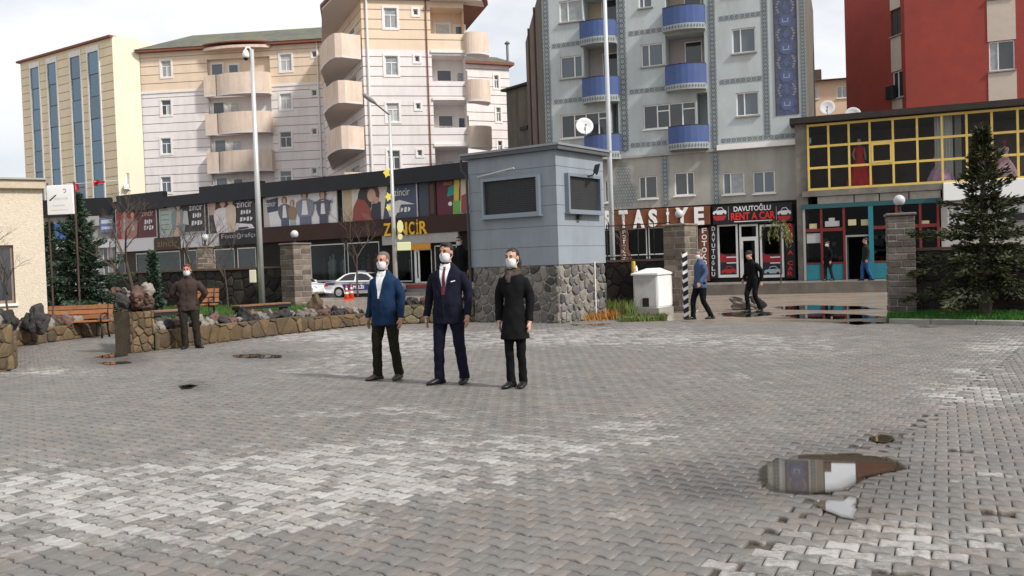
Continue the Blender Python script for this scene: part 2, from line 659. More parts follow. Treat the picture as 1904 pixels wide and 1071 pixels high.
PL, PS = 0.168, 0.124                     # I-shaped interlocking block: pitch along and across the row
def paver_outline(g=0.0028):
    hm, hn = PS / 2 + 0.008, PS / 2 - 0.008
    x = PL / 2 - g
    top = [(-x, hm - g), (-0.055, hm - g), (-0.029, hn - g), (0.029, hn - g), (0.055, hm - g), (x, hm - g)]
    return top + [(a, -b) for a, b in top[::-1]]
OUT = np.array(paver_outline())
INN = OUT * np.array([1 - 0.010 / 0.084, 1 - 0.010 / 0.064])
def paver_lattice(ang, org):
    ca, sa = math.cos(ang), math.sin(ang)
    i, j = np.meshgrid(np.arange(-270, 270), np.arange(-360, 360), indexing='ij')
    u = i * PL + (j % 2) * PL / 2
    v = j * PS
    x = org[0] + u * ca - v * sa
    y = org[1] + u * sa + v * ca
    return x.ravel(), y.ravel()
B0, B1 = (0.9, 4.2), (8.3, 14.2)       # seam between the two fields, laid at different angles
def right_of_seam(x, y):
    return (B1[0] - B0[0]) * (y - B0[1]) - (B1[1] - B0[1]) * (x - B0[0]) < 0
P = []
for ang, org, right in ((R(-35), (0, 4), False), (R(-26), (1.2, 4), True)):
    x, y = paver_lattice(ang, org)
    k = pip(COURT, x, y) & (np.abs(x) < 0.64 * y + 2.2) & (y > 3.3) & (y < 27)
    k &= right_of_seam(x, y) if right else ~right_of_seam(x, y)
    x, y = x[k], y[k]
    P.append(np.stack([x, y, np.full(x.shape, ang)], 1))
P = np.concatenate(P)
rg = np.random.default_rng(5)
P = P[np.argsort(P[:, 1] + 0.25 * np.abs(P[:, 0]))]
# a few stones have come loose near the right of the square
loose = (P[:, 1] < 7.5) & (P[:, 0] > 1.6) & (rg.random(len(P)) < 0.02)
P = P[~loose]
nP = len(P)
ph = rg.normal(0, 0.0016, nP)
pt = rg.normal(0, R(0.35), (nP, 2))
pa = rg.normal(0, R(0.6), nP) * np.where(P[:, 0] > 1.5, 2.5, 1.0)
NEAR = 300
# wear: where the stones are bleached, read off the square; damp: round the standing water
PALE = [(230, 960, 400, 95, .55), (640, 880, 300, 60, .55), (930, 850, 280, 55, .5), (480, 930, 200, 60, .35), (1120, 628, 330, 22, .55), (540, 622, 260, 14, .5), (720, 650, 150, 28, .4), (620, 690, 200, 22, .35), (80, 692, 150, 14, .4),
        (1480, 655, 200, 22, .35), (1800, 736, 130, 20, .75), (1860, 645, 80, 25, .5), (1800, 690, 110, 25, .35), (1680, 1015, 300, 50, .5), (1400, 1050, 160, 40, .35), (1180, 800, 130, 40, .3), (700, 760, 220, 25, .3), (1330, 700, 160, 18, .25), (60, 900, 180, 50, .3),
        (1850, 890, 80, 20, .3), (1130, 955, 40, 10, .4)]
WET = [(1550, 880, 150, 48), (1560, 938, 55, 35), (1643, 815, 45, 18), (480, 661, 70, 9), (354, 718, 34, 9), (1350, 900, 160, 40), (210, 668, 60, 12)]
def to_pixels(x, y):
    v = np.stack([x, y, np.full(x.shape, -CAMZ)], 1)
    d = v @ np.array(_F)
    return 952 + FOC * (v @ np.array(_RT)) / d, 535.5 - FOC * (v @ np.array(_UP)) / d
PX, PY = to_pixels(P[:, 0], P[:, 1])
wear = np.full(nP, 0.16)
for cx, cy, rx, ry, a in PALE:
    wear += a * np.exp(-(((PX - cx) / rx) ** 2 + ((PY - cy) / ry) ** 2) * 1.1)
wear = np.minimum(wear * .74 + .02, .52)
damp = np.zeros(nP)
wob = 0.22 * np.array([mnoise.noise((a * 2.3, b * 2.3, 1.0)) for a, b in P[:, :2]])
for cx, cy, rx, ry in WET:
    damp = np.maximum(damp, np.clip(1.5 + wob - np.sqrt(((PX - cx) / rx) ** 2 + ((PY - cy) / ry) ** 2), 0, 1) * .9)
# the bed has settled: gentle swells, hollows where water stands
ph += 0.007 * np.array([mnoise.noise((a * .45, b * .45, 7.0)) for a, b in P[:, :2]]) * np.clip(1 - damp * 4, 0, 1)
ph -= 0.010 * np.clip((damp - .25) / .5, 0, 1)
def paver_mesh(name, idx, single=False):
    """blocks as real pieces: chamfered top, sides down into the joints"""
    n = len(idx)
    K = 12
    V = np.zeros((n, 3 * K, 3), np.float32)
    for r_, (ol, z) in enumerate(((INN, 0.0), (OUT, -0.006), (OUT, -0.03))):
        V[:, r_ * K:(r_ + 1) * K, :2] = ol[None]
        V[:, r_ * K:(r_ + 1) * K, 2] = z
    if not single:
        V[:, :, 2] += ph[idx][:, None] + V[:, :, 0] * pt[idx, 0][:, None] + V[:, :, 1] * pt[idx, 1][:, None]
        a = P[idx, 2] + pa[idx]
        c, s = np.cos(a)[:, None], np.sin(a)[:, None]
        X = V[:, :, 0] * c - V[:, :, 1] * s + P[idx, 0][:, None]
        Y = V[:, :, 0] * s + V[:, :, 1] * c + P[idx, 1][:, None]
        V[:, :, 0], V[:, :, 1] = X, Y
    top = np.arange(K)[::-1]
    q = np.array([(r_ * K + j, (r_ + 1) * K + j, (r_ + 1) * K + (j + 1) % K, r_ * K + (j + 1) % K) for r_ in (0, 1) for j in range(K)])
    q = q[:, ::-1]
    off = (np.arange(n) * 3 * K)[:, None]
    loops = np.concatenate([(top[None] + off), (q.reshape(1, -1) + off)], 1).ravel()
    per = np.concatenate([[K], np.full(len(q), 4)])
    tot = np.tile(per, n)
    start = np.concatenate([[0], np.cumsum(tot)[:-1]])
    me = bpy.data.meshes.new(name)
    me.vertices.add(n * 3 * K)
    me.vertices.foreach_set('co', V.ravel())
    me.loops.add(len(loops))
    me.loops.foreach_set('vertex_index', loops.astype(np.int32))
    me.polygons.add(len(tot))
    me.polygons.foreach_set('loop_start', start.astype(np.int32))
    me.update(calc_edges=True)
    A = me.attributes.new('rim', 'FLOAT', 'POINT')
    A.data.foreach_set('value', np.tile(np.repeat([0.0, 1.0, 1.0], K), n).astype(np.float32))
    for nm, arr in (('wear', wear), ('damp', damp)):
        A = me.attributes.new(nm, 'FLOAT', 'POINT')
        A.data.foreach_set('value', np.repeat(np.zeros(n) if single else arr[idx], 3 * K).astype(np.float32))
    A = me.attributes.new('rnd', 'FLOAT', 'POINT')
    A.data.foreach_set('value', np.repeat(np.zeros(n) if single else rg.random(n), 3 * K).astype(np.float32))
    if me.polygons[0].normal.z < 0:
        me.flip_normals()
    return me
one = paver_mesh('paver', np.arange(1), single=True)
one.materials.append(m_paver)
for i in range(NEAR):
    o = bpy.data.objects.new('paver', one)
    o.location = (P[i, 0], P[i, 1], ph[i])
    o.rotation_euler = (pt[i, 1], -pt[i, 0], P[i, 2] + pa[i])
    o.color = (wear[i], damp[i], 0, 1)
    o.parent = court
    col.objects.link(o)
pf = link('paver_field', paver_mesh('paver_field', np.arange(NEAR, nP)), m_paver, court)
pf['kind'] = 'stuff'
pf.color = (0, 0, 0, 1)

# ------------------------------------------------------------------ standing water
def water_material():
    m = bpy.data.materials.new('puddle_water')
    m.use_nodes = True
    t = m.node_tree
    t.nodes.clear()
    N, L = t.nodes.new, t.links.new
    o = N('ShaderNodeOutputMaterial')
    at = N('ShaderNodeAttribute'); at.attribute_name = 'deep'
    mx0 = N('ShaderNodeMix'); mx0.data_type = 'RGBA'
    mx0.inputs['A'].default_value = (0.9, 0.87, 0.82, 1); mx0.inputs['B'].default_value = (0.30, 0.23, 0.16, 1)
    L(at.outputs['Fac'], mx0.inputs['Factor'])
    tr = N('ShaderNodeBsdfTransparent'); L(mx0.outputs['Result'], tr.inputs['Color'])
    gl = N('ShaderNodeBsdfGlossy'); gl.inputs['Roughness'].default_value = 0.02
    fr = N('ShaderNodeFresnel'); fr.inputs['IOR'].default_value = 2.2
    mu = N('ShaderNodeMath'); mu.operation = 'MULTIPLY'; mu.use_clamp = True
    k = N('ShaderNodeMapRange'); k.inputs['To Min'].default_value = 0.25; k.inputs['To Max'].default_value = 1.9
    L(at.outputs['Fac'], k.inputs['Value']); L(fr.outputs['Fac'], mu.inputs[0]); L(k.outputs['Result'], mu.inputs[1])
    df = N('ShaderNodeBsdfDiffuse'); df.inputs['Color'].default_value = (0.15, 0.115, 0.08, 1)
    m2 = N('ShaderNodeMixShader'); dk = N('ShaderNodeMath'); dk.operation = 'MULTIPLY'; dk.inputs[1].default_value = 0.75
    L(at.outputs['Fac'], dk.inputs[0]); L(dk.outputs[0], m2.inputs['Fac']); L(tr.outputs['BSDF'], m2.inputs[1]); L(df.outputs['BSDF'], m2.inputs[2])
    ms = N('ShaderNodeMixShader')
    L(mu.outputs[0], ms.inputs['Fac']); L(m2.outputs['Shader'], ms.inputs[1]); L(gl.outputs['BSDF'], ms.inputs[2])
    L(ms.outputs['Shader'], o.inputs['Surface'])
    return m
m_water = water_material()
def puddle(pix, z, label, seed, wob=0.05, m=None, name='puddle'):
    rr = random.Random(seed)
    pts = [G(x, y, z) for x, y in pix]
    out = []
    n = len(pts)
    for i in range(n):
        a, b = pts[i], pts[(i + 1) % n]
        k = max(2, int((b - a).length / 0.08))
        d = (b - a)
        nn = Vector((-d.y, d.x, 0)).normalized()
        for j in range(k):
            q = a + d * (j / k)
            e = mnoise.noise(Vector((q.x * 3.1, q.y * 3.1, seed))) * wob + mnoise.noise(Vector((q.x * 9, q.y * 9, seed))) * wob * 0.5
            out.append(q + nn * e)
    c = sum(out, Vector()) / len(out)
    K = len(out)
    mb = MB()
    mb.v = [tuple(c + (q - c) * f) for f in (1.0, 0.84, 0.6) for q in out]
    mb.f = [(r_ * K + i, r_ * K + (i + 1) % K, (r_ + 1) * K + (i + 1) % K, (r_ + 1) * K + i) for r_ in (0, 1) for i in range(K)] + [tuple(range(2 * K, 3 * K))]
    o = build(name, mb, m or m_water, fix=False)
    A = o.data.attributes.new('deep', 'FLOAT', 'POINT')
    A.data.foreach_set('value', np.repeat([0.0, 0.6, 1.0], K).astype(np.float32))
    if o.data.polygons[-1].normal.z < 0:
        o.data.flip_normals()
    return tag(o, label, kind='structure')
puddle([(1412, 872), (1432, 853), (1500, 844), (1590, 842), (1640, 846), (1668, 856), (1690, 870), (1650, 880), (1612, 888), (1594, 900), (1570, 914), (1500, 920), (1440, 915), (1414, 900)], -0.002, 'large rain puddle mirroring sky and red facade', 3, 0.02)
puddle([(1518, 938), (1540, 928), (1566, 930), (1580, 922), (1600, 926), (1590, 938), (1600, 950), (1592, 966), (1566, 962), (1544, 954), (1528, 948)], -0.002, 'small jagged puddle just below the large one', 4, 0.03)
puddle([(1618, 812), (1640, 806), (1664, 810), (1668, 818), (1645, 824), (1622, 820)], -0.002, 'small brown puddle above the large one', 5, 0.04)
puddle([(430, 660), (480, 657), (526, 660), (524, 665), (480, 666), (436, 664)], -0.002, 'thin long puddle beside the man in brown jacket', 6, 0.05)
puddle([(333, 717), (352, 714), (374, 716), (356, 722), (338, 723)], -0.002, 'dark small puddle in the left of the square', 7, 0.05)
puddle([(172, 664), (215, 655), (240, 656), (236, 661), (200, 666)], -0.002, 'puddle at foot of the sandstone wall end', 8, 0.05)
puddle([(180, 674), (238, 671), (246, 675), (200, 679)], -0.002, 'thin puddle in front of the sandstone wall end', 9, 0.05)

# ------------------------------------------------------------------ street, far pavements, lawns
m_street = mat('wet_street', (0.27, 0.22, 0.175), 0.26, var=0.22, vscale=0.7, bump=0.25, bscale=25, dirt=(0.12, 0.10, 0.085), dscale=0.5, damount=0.7, dstretch=(0.5, 1.6, 1))
STREET = [gp(1652, 601), gp(1290, 598), gp(1140, 592), (0.5, 26.5), (-7, 25.6), (-22, 30), (-70, 40), (-70, 120), (60, 110), (60, 22), (13.5, 20.5)]
sheet('street', STREET, -0.045, m_street)
m_curb = mat('kerb_concrete', (0.27, 0.25, 0.225), 0.7, var=0.2, vscale=2.5, bump=0.4, dirt=(0.1, 0.09, 0.075), damount=0.6)
m_grass_soil = mat('lawn_soil', (0.05, 0.075, 0.025), 0.9, var=0.4, vscale=2.0, bump=0.6)
# ================================================================== BUILDINGS
m_white = mat('white_frame', (0.74, 0.73, 0.71), 0.45, var=0.06)
m_trim = mat('white_trim', (0.72, 0.69, 0.66), 0.7, var=0.08)
m_g1 = mat('pane_dark', (0.035, 0.04, 0.045), 0.06, spec=0.8)
m_g2 = mat('pane_blue', (0.085, 0.11, 0.13), 0.06, spec=0.8)
m_g3 = mat('pane_curtain', (0.27, 0.28, 0.29), 0.12, spec=0.7, var=0.35, vscale=5)
m_g4 = mat('pane_net', (0.40, 0.40, 0.39), 0.2, spec=0.6, var=0.25, vscale=7)
GL = [m_g1, m_g2, m_g2, m_g3, m_g4]
def panes(style):
    if style == 'tr':
        return [(0, 1, 0.66, 1), (0, 0.5, 0, 0.66), (0.5, 1, 0, 0.66)]
    if style == 'l':
        return [(0, 0.36, 0, 1), (0.36, 1, 0, 1)]
    if style == 'r':
        return [(0, 0.64, 0, 1), (0.64, 1, 0, 1)]
    if style == 'two':
        return [(0, 0.5, 0, 1), (0.5, 1, 0, 1)]
    if style == 'door':
        return [(0, 1, 0.4, 1), (0, 1, 0, 0.4)]
    if style == 'wide':
        return [(0, 0.27, 0, 1), (0.27, 0.5, 0.72, 1), (0.27, 0.5, 0, 0.72), (0.5, 0.75, 0, 1), (0.75, 1, 0.72, 1), (0.75, 1, 0, 0.72)]
    return [(0, 1, 0, 1)]
def window(parent, W, r_, style='one', bar=0.055, surround=0.0, sill=0.0, glass=None, rec=0.10, frame=None, name='window', sm=None, seed=0):
    u0, u1, z0, z1 = r_[:4]
    rr = random.Random(int(u0 * 97 + z0 * 131 + seed))
    fr = MB()
    hs = []
    for a, b, c, d in panes(style):
        hs.append((u0 + (u1 - u0) * a + (bar if a == 0 else bar * 0.5), u0 + (u1 - u0) * b - (bar if b == 1 else bar * 0.5),
                   z0 + (z1 - z0) * c + (bar if c == 0 else bar * 0.5), z0 + (z1 - z0) * d - (bar if d == 1 else bar * 0.5)))
    wall_panel(fr, W, u0, u1, z0, z1, hs, w=-rec, reveal=0.045, back=False)
    o = build(name, fr, frame or m_white, parent)
    g = glass or rr.choice(GL)
    for i, h in enumerate(hs):
        k = g if (i == 0 or rr.random() < 0.8) else rr.choice(GL)
        mb = MB(W)
        mb.box(h[0] - 0.004, h[1] + 0.004, h[2] - 0.004, h[3] + 0.004, -rec - 0.055, -rec - 0.03)
        build('pane', mb, k, o)
    if surround:
        s_ = surround
        mb = MB(W)
        for q in ((u0 - s_, u0, z0 - s_, z1 + s_), (u1, u1 + s_, z0 - s_, z1 + s_), (u0, u1, z1, z1 + s_), (u0, u1, z0 - s_, z0)):
            mb.box(*q, -0.02, 0.035)
        build('surround', mb, sm or m_trim, o)
    if sill:
        mb = MB(W)
        mb.box(u0 - 0.06, u1 + 0.06, z0 - 0.07 - surround, z0 - 0.003 - surround, 0.004, sill)
        build('sill', mb, sm or m_trim, o)
    return o
def parapet(parent, plan, z0, z1, m, name='balcony', thick=0.12, slabm=None, coping=None):
    """balcony front following a plan outline, with floor slab"""
    pts = [Vector((p[0], p[1], 0)) for p in plan]
    n = len(pts)
    cx = sum((p for p in pts), Vector()) / n
    inn = []
    for i, p in enumerate(pts):
        t = (pts[min(i + 1, n - 1)] - pts[max(i - 1, 0)]).normalized()
        q = Vector((-t.y, t.x, 0))
        if q.dot(cx - p) < 0:
            q = -q
        inn.append(p + q * thick)
    mb = MB()
    Z = lambda p, z: (p.x, p.y, z)
    for i in range(n - 1):
        a, b, c, d = pts[i], pts[i + 1], inn[i + 1], inn[i]
        mb.quad(Z(a, z0), Z(b, z0), Z(b, z1), Z(a, z1))
        mb.quad(Z(d, z0), Z(c, z0), Z(c, z1), Z(d, z1))
        mb.quad(Z(a, z1), Z(b, z1), Z(c, z1), Z(d, z1))
        mb.quad(Z(a, z0), Z(b, z0), Z(c, z0), Z(d, z0))
    o = build(name, mb, m, parent)
    mb = MB()
    mb.prism([Z(p, z0 - 0.16) for p in pts], (0, 0, 0.158))
    build('slab', mb, slabm or m, o)
    if coping:
        mb = MB()
        for i in range(n - 1):
            a, b, c, d = pts[i], pts[i + 1], inn[i + 1], inn[i]
            mb.prism([Z(a, z1 + 0.003), Z(b, z1 + 0.003), Z(c, z1 + 0.003), Z(d, z1 + 0.003)], (0, 0, 0.05))
        build('coping', mb, coping, o)
    return o
def block(mb, foot, z0, z1):
    mb.prism([(p[0], p[1], z0) for p in foot], (0, 0, z1 - z0))
def gr(z0, z1, step, h=0.055):
    out = []
    z = z0 + step
    while z < z1 - 0.1:
        out.append((z, z + h))
        z += step
    return out

# ------------------------------------------------------------------ pale apartment block (left block, right block, far wing)
m_peach = mat('peach_render', (0.72, 0.57, 0.43), 0.85, var=0.07, vscale=0.8, dirt=(0.45, 0.34, 0.26), dscale=.7, damount=.35, dstretch=(1.3, 1.3, .2))
m_pale = mat('pale_render', (0.74, 0.69, 0.675), 0.85, var=0.06, vscale=0.8, dirt=(0.44, 0.39, 0.36), dscale=.7, damount=.4, dstretch=(1.3, 1.3, .2))
m_groove = mat('render_groove', (0.42, 0.30, 0.24), 0.9)
m_balc = mat('balcony_render', (0.66, 0.535, 0.44), 0.85, var=0.08, vscale=1.5, dirt=(0.38, 0.27, 0.2), dscale=1.2, damount=.5, dstretch=(1.5, 1.5, .25))
m_eave = mat('eave_brown', (0.20, 0.075, 0.05), 0.7, var=0.15)
m_roof = mat('mossy_roof', (0.105, 0.105, 0.095), 0.85, var=0.35, vscale=1.5, dirt=(0.17, 0.18, 0.06), dscale=0.35, damount=0.8, bump=0.4, bscale=12)
m_soffit = mat('soffit', (0.62, 0.56, 0.53), 0.85, var=0.05)
m_pipe = mat('white_pipe', (0.68, 0.65, 0.63), 0.5)

apt = thing('apartment_building', 'peach and pale pink apartment block with rounded balconies behind the black shop row', 'building', (-18, 70, 0))
AL = Wall(*AT(324, 300, 75).xy, 0.994, -0.105)
zsplit = AL.at(324, 170)[1]
zeave = AL.at(324, 96)[1]
uL, uR = AL.at(264, 200)[0], AL.at(625, 200)[0]
wl = []
for y0, y1 in ((113, 143), (186, 214), (257, 286), (329, 358)):
    wl.append(('tr', AL.rect(300, y0, 318, y1)))
for y0, y1 in ((101, 132), (174, 203), (245, 274), (318, 346)):
    wl.append(('tr', AL.rect(521, y0, 542, y1)))
vents = [AL.rect(580, y, 589, y + 11) for y in (95, 167, 239, 312)]
BAY = AL.at(386, 200)[0], AL.at(507, 200)[0]
fl = [AL.at(450, y, 1.2)[1] for y in (170, 243, 315, 387)]     # balcony floor levels
rec = [(BAY[0] + 0.1, BAY[1] - 0.1, z, z + 3.05, 0.35) for z in fl]
holes = [r_ for _, r_ in wl] + vents + rec
for nm, a, b, m_ in (('upper_wall', zsplit, zeave, m_peach), ('wall', 0.0, zsplit, m_pale)):
    mb, gm = MB(), MB()
    wall_panel(mb, AL, uL, uR, a, b, holes, reveal=0.14, grooves=gr(a, b, (zeave - zsplit) / 4.6), gmb=gm)
    o = build(nm, mb, m_, apt)
    build('groove', gm, m_groove, o)
mb = MB(AL)
mb.box(uL, uR, zsplit - 0.09, zsplit + 0.09, 0.003, 0.06)
build('string_course', mb, m_trim, apt)
for st, r_ in wl:
    window(apt, AL, r_, st, surround=0.15, rec=0.06)
for r_ in vents:
    window(apt, AL, r_, 'one', surround=0.12, glass=m_g1, rec=0.06)
BK = AL.shifted(-0.35)
for z in fl:
    u = AL.at(391, 120, -0.35)[0]
    window(apt, BK, (u + 0.1, u + 1.1, z + 0.05, z + 2.75), 'door', surround=0.1, rec=-0.06)
    window(apt, BK, (u + 1.6, u + 2.45, z + 1.5, z + 2.6), 'one', surround=0.12, rec=-0.06)
for i, z in enumerate(fl):
    zt = z + (fl[0] - fl[1]) * 0.5
    u1_, u2_, u3_ = BAY[0], AL.at(404, 200, 0.7)[0], BAY[1]
    parapet(apt, [AL.p(u1_ + d, 0, ww) for d, ww in ((0, 0), (0.02, 0.62), (u2_ - u1_ - 0.05, 0.72))], z, zt, m_balc, slabm=m_soffit)
    pl = [AL.p(u2_, 0, 0.55)]
    for k in range(11):
        t = k / 10
        pl.append(AL.p(u2_ + (u3_ - u2_) * t, 0, 0.66 + 0.55 * math.sin(math.pi * t) ** 0.8))
    pl.append(AL.p(u3_, 0, 0.0))
    parapet(apt, pl, z, zt, m_balc, slabm=m_soffit)
# roofs: eaves board, balcony canopy, tiled slope
mb = MB(AL)
mb.box(uL - 0.2, uR + 0.5, zeave + 0.003, zeave + 0.22, -1.0, 0.45)
build('eaves', mb, m_eave, apt)
pl = [AL.p(BAY[0] - 0.1, 0, 0.0)] + [AL.p(BAY[0] - 0.1 + (BAY[1] - BAY[0] + 0.2) * k / 12, 0, 0.35 + 0.75 * math.sin(math.pi * k / 12) ** 0.7) for k in range(13)] + [AL.p(BAY[1] + 0.1, 0, 0)]
mb = MB()
mb.prism([(p.x, p.y, zeave + 0.223) for p in pl], (0, 0, 0.10))
build('canopy_edge', mb, m_eave, apt)
mb = MB()
mb.prism([(p.x, p.y, zeave - 0.22) for p in [AL.p(BAY[0] - 0.1, 0, -0.02)] + [AL.p(BAY[0] - 0.05 + (BAY[1] - BAY[0] + 0.1) * k / 12, 0, 0.3 + 0.7 * math.sin(math.pi * k / 12) ** 0.7) for k in range(13)] + [AL.p(BAY[1] + 0.1, 0, -0.02)]], (0, 0, 0.222))
build('canopy', mb, m_balc, apt)
zr = AL.at(450, 60, -6)[1]
mb = MB(AL)
a0, a1 = uL - 0.3, uR + 1
v8 = [AL.p(a0, zeave + 0.223, 0.5), AL.p(a1, zeave + 0.223, 0.5), AL.p(a1, zr, -6), AL.p(a0 + 2.2, zr, -6), AL.p(a0, zeave + 0.223, -12), AL.p(a1, zeave + 0.223, -12)]
mb.add(v8, [(0, 1, 2, 3), (3, 2, 5, 4), (0, 3, 4), (1, 5, 2), (0, 4, 5, 1)])
build('roof', mb, m_roof, apt)
mb = MB(AL)
mb.box(uL + 0.02, uR, 0.0, zeave, -11.5, -1.25)
build('core', mb, m_pale, apt)
mb = MB()
p0 = AL.p(AL.at(594, 200)[0], 0, 0.08)
mb.tube([(p0.x, p0.y, 0), (p0.x, p0.y, zeave)], 0.07)
build('drainpipe', mb, m_pipe, apt)

# right block: front plane, angled side plane towards the left block, corner balconies
AR = Wall(*AT(676, 150, 60).xy, 0.982, 0.187)
uA, uB = 0.0, AR.at(868, 200)[0]
zs2 = AR.at(740, 92)[1]
ztop = AR.at(740, 0)[1] + 0.1
wl = [AR.rect(a + 3, y0 + 3, b - 3, y1 - 3) for a, b, y0, y1 in ((711, 741, 12, 55), (713, 743, 101, 143), (716, 745, 189, 229), (718, 747, 277, 318))]
vt = [AR.rect(a, y, a + 9, y + 11) for a, y in ((768, 17), (771, 104), (773, 192), (776, 279))]
fz = [AR.at(830, y)[1] for y in (98, 186, 272, 358)]          # loggia floor levels
LU = AR.at(803, 120)[0]
rc = []
for i, z in enumerate(fz):
    zt = z + 3.05
    rc.append((LU, uB, z + 1.28, min(zt, ztop - 0.2), 1.4))
for nm, a, b, m_ in (('upper_wall', zs2, ztop, m_peach), ('wall', 0.0, zs2, m_pale)):
    mb, gm = MB(), MB()
    wall_panel(mb, AR, uA, uB, a, b, wl + vt + rc, reveal=0.14, grooves=gr(a, b, 0.66), gmb=gm)
    o = build(nm, mb, m_, apt)
    build('groove', gm, m_groove, o)
for r_ in wl:
    window(apt, AR, r_, 'tr', surround=0.14, rec=0.06)
for r_ in vt:
    window(apt, AR, r_, 'one', surround=0.13, glass=m_g1, rec=0.06)
BR = AR.shifted(-1.4)
for i, z in enumerate(fz):
    window(apt, BR, (LU + 0.45, LU + 1.5, z + 0.05, z + 2.35), 'tr', surround=0.1, rec=-0.06)
    window(apt, BR, (LU + 1.85, LU + 2.5, z + 1.1, z + 2.2), 'one', surround=0.12, rec=-0.06)
    mb = MB(AR)
    mb.box(LU - 0.05, uB, z - 0.02, z + 0.17, 0.003, 0.10)
    build('string_course', mb, m_trim, apt)
    zt = z + 1.33
    uc, uw = uB, AR.at(914, 150, 0.3)[0]
    pl = []
    for k in range(13):
        an = math.pi * k / 12
        pl.append(AR.p(uc + (uw - uc) * (1 - math.cos(an)) / 2, 0, 0.75 * math.sin(an) ** 0.7 + 0.02 - 0.5 * k / 12))
    parapet(apt, pl + [AR.p(uw, 0, -1.4)], z, zt, m_balc, slabm=m_soffit)
# left side of the right block
cA = AR.p(0, 0, 0)
cB = AL.p(AL.at(600, 250)[0], 0, -0.3)
SD = Wall(cB.x, cB.y, cA.x - cB.x, cA.y - cB.y)
sl = (cA - cB).xy.length
for nm, a, b, m_ in (('side_wall', zs2, ztop, m_peach), ('side_wall', 0.0, zs2, m_pale)):
    mb, gm = MB(), MB()
    dr = [(sl * 0.35, sl * 0.6, z + 0.05, z + 2.2) for z in fz] + [(sl * 0.68, sl * 0.86, z + 1.0, z + 2.2) for z in fz]
    wall_panel(mb, SD, 0, sl, a, b, dr, reveal=0.14, grooves=gr(a, b, 0.66), gmb=gm)
    o = build(nm, mb, m_, apt)
    build('groove', gm, m_groove, o)
for z in fz:
    window(apt, SD, (sl * 0.35, sl * 0.6, z + 0.05, z + 2.2), 'door', surround=0.1, rec=0.05)
    window(apt, SD, (sl * 0.68, sl * 0.86, z + 1.0, z + 2.2), 'one', surround=0.1, rec=0.05)
for i, (y0, y1) in enumerate(((60, 101), (148, 186), (233, 272), (320, 358))):
    zt = AT(640, y0, 59.2)[2]
    zb = AT(640, y1, 59.2)[2]
    pl = [cA + Vector((-0.1, 0.1, 0))]
    for px, Y in ((655, 59.6), (643, 59.3), (630, 59.3), (620, 59.9), (609, 61.4), (602, 63.2)):
        q = AT(px + 0.034 * (y0 - 150) * 1.0, 200, Y)
        pl.append(q)
    pl.append(SD.p(sl * 0.2, 0, 0.02))
    parapet(apt, [(p[0], p[1]) for p in pl], zb, zt, m_balc, slabm=m_soffit)
mb = MB()
zc = AT(640, 14, 59)[2]
rf = [AT(596, 40, 62), AT(622, 5, 58.7), AT(660, 5, 58.7), AR.p(0.2, 0, 0.3), AR.p(uB + 0.3, 0, 0.35), AR.p(uB + 1.5, 0, 0.6), AR.p(uB + 1.9, 0, -1), AR.p(uB + 1.2, 0, -9), SD.p(0, 0, -0.5)]
mb.prism([(p[0], p[1], ztop + 0.003) for p in rf], (0, 0, 0.22))
build('eaves', mb, m_eave, apt)
mb = MB()
mb.prism([(p[0], p[1], ztop - 0.15) for p in [AT(599, 40, 62), AT(624, 5, 59.0), AT(659, 5, 59.0), AR.p(0.1, 0, 0.02), SD.p(sl - 0.05, 0, 0.02), SD.p(0.6, 0, 0.02)]], (0, 0, 0.15))
build('canopy', mb, m_soffit, apt)
mb = MB()
mb.prism([(p[0], p[1], ztop - 0.15) for p in [AR.p(LU, 0, 0.02), AR.p(LU, 0, 0.6), AR.p(uB + 1.2, 0, 0.5), AR.p(uB + 1.6, 0, -1.0)]], (0, 0, 0.15))
build('canopy', mb, m_soffit, apt)
mb = MB()
block(mb, [AR.p(0.1, 0, -1.6).xy, AR.p(uB, 0, -1.6).xy, AR.p(uB, 0, -10).xy, SD.p(0.1, 0, -1.3).xy], 0, ztop)
build('core', mb, m_pale, apt)
mb = MB()
p0 = AR.p(0.35, 0, 0.08)
mb.tube([(p0.x, p0.y, 0), (p0.x, p0.y, ztop)], 0.08)
build('drainpipe', mb, m_pipe, apt)
p0 = AR.p(LU - 0.3, 0, 0.06)
mb = MB()
mb.tube([(p0.x, p0.y, 0), (p0.x, p0.y, ztop)], 0.045)
build('drainpipe', mb, m_eave, apt)
# far wing seen past the corner balconies
AW = Wall(*AT(900, 200, 68).xy, 0.93, 0.36)
z1_ = AW.at(925, 122)[1]
ue = AW.at(949, 200)[0]
wl = [AW.rect(919, 140, 927, 164), AW.rect(923, 200, 931, 226), AW.rect(926, 262, 934, 288)]
mb, gm = MB(), MB()
wall_panel(mb, AW, -6, ue, 0, z1_, wl, reveal=0.14, grooves=gr(0, z1_, 0.66), gmb=gm)
o = build('wall', mb, m_pale, apt)
build('groove', gm, m_groove, o)
for r_ in wl:
    window(apt, AW, r_, 'tr', surround=0.13, rec=0.06)
mb = MB(AW)
mb.box(-6, ue - 0.01, 0, z1_, -8, -0.2)
build('core', mb, m_pale, apt)
mb = MB(AW)
mb.box(-6, ue + 0.3, z1_ + 0.003, z1_ + 0.2, -8, 0.4)
build('eaves', mb, m_eave, apt)
mb = MB()
mb.add([AW.p(-6, z1_ + 0.203, 0.4), AW.p(ue + 0.3, z1_ + 0.203, 0.4), AW.p(ue + 0.3, z1_ + 1.5, -3.5), AW.p(-6, z1_ + 1.5, -3.5), AW.p(ue + 0.3, z1_ + 0.203, -8), AW.p(-6, z1_ + 0.203, -8)],
       [(0, 1, 2, 3), (3, 2, 4, 5), (1, 4, 2), (0, 3, 5)])
build('roof', mb, m_roof, apt)
mb = MB()
p0 = AT(944, 110, 69)
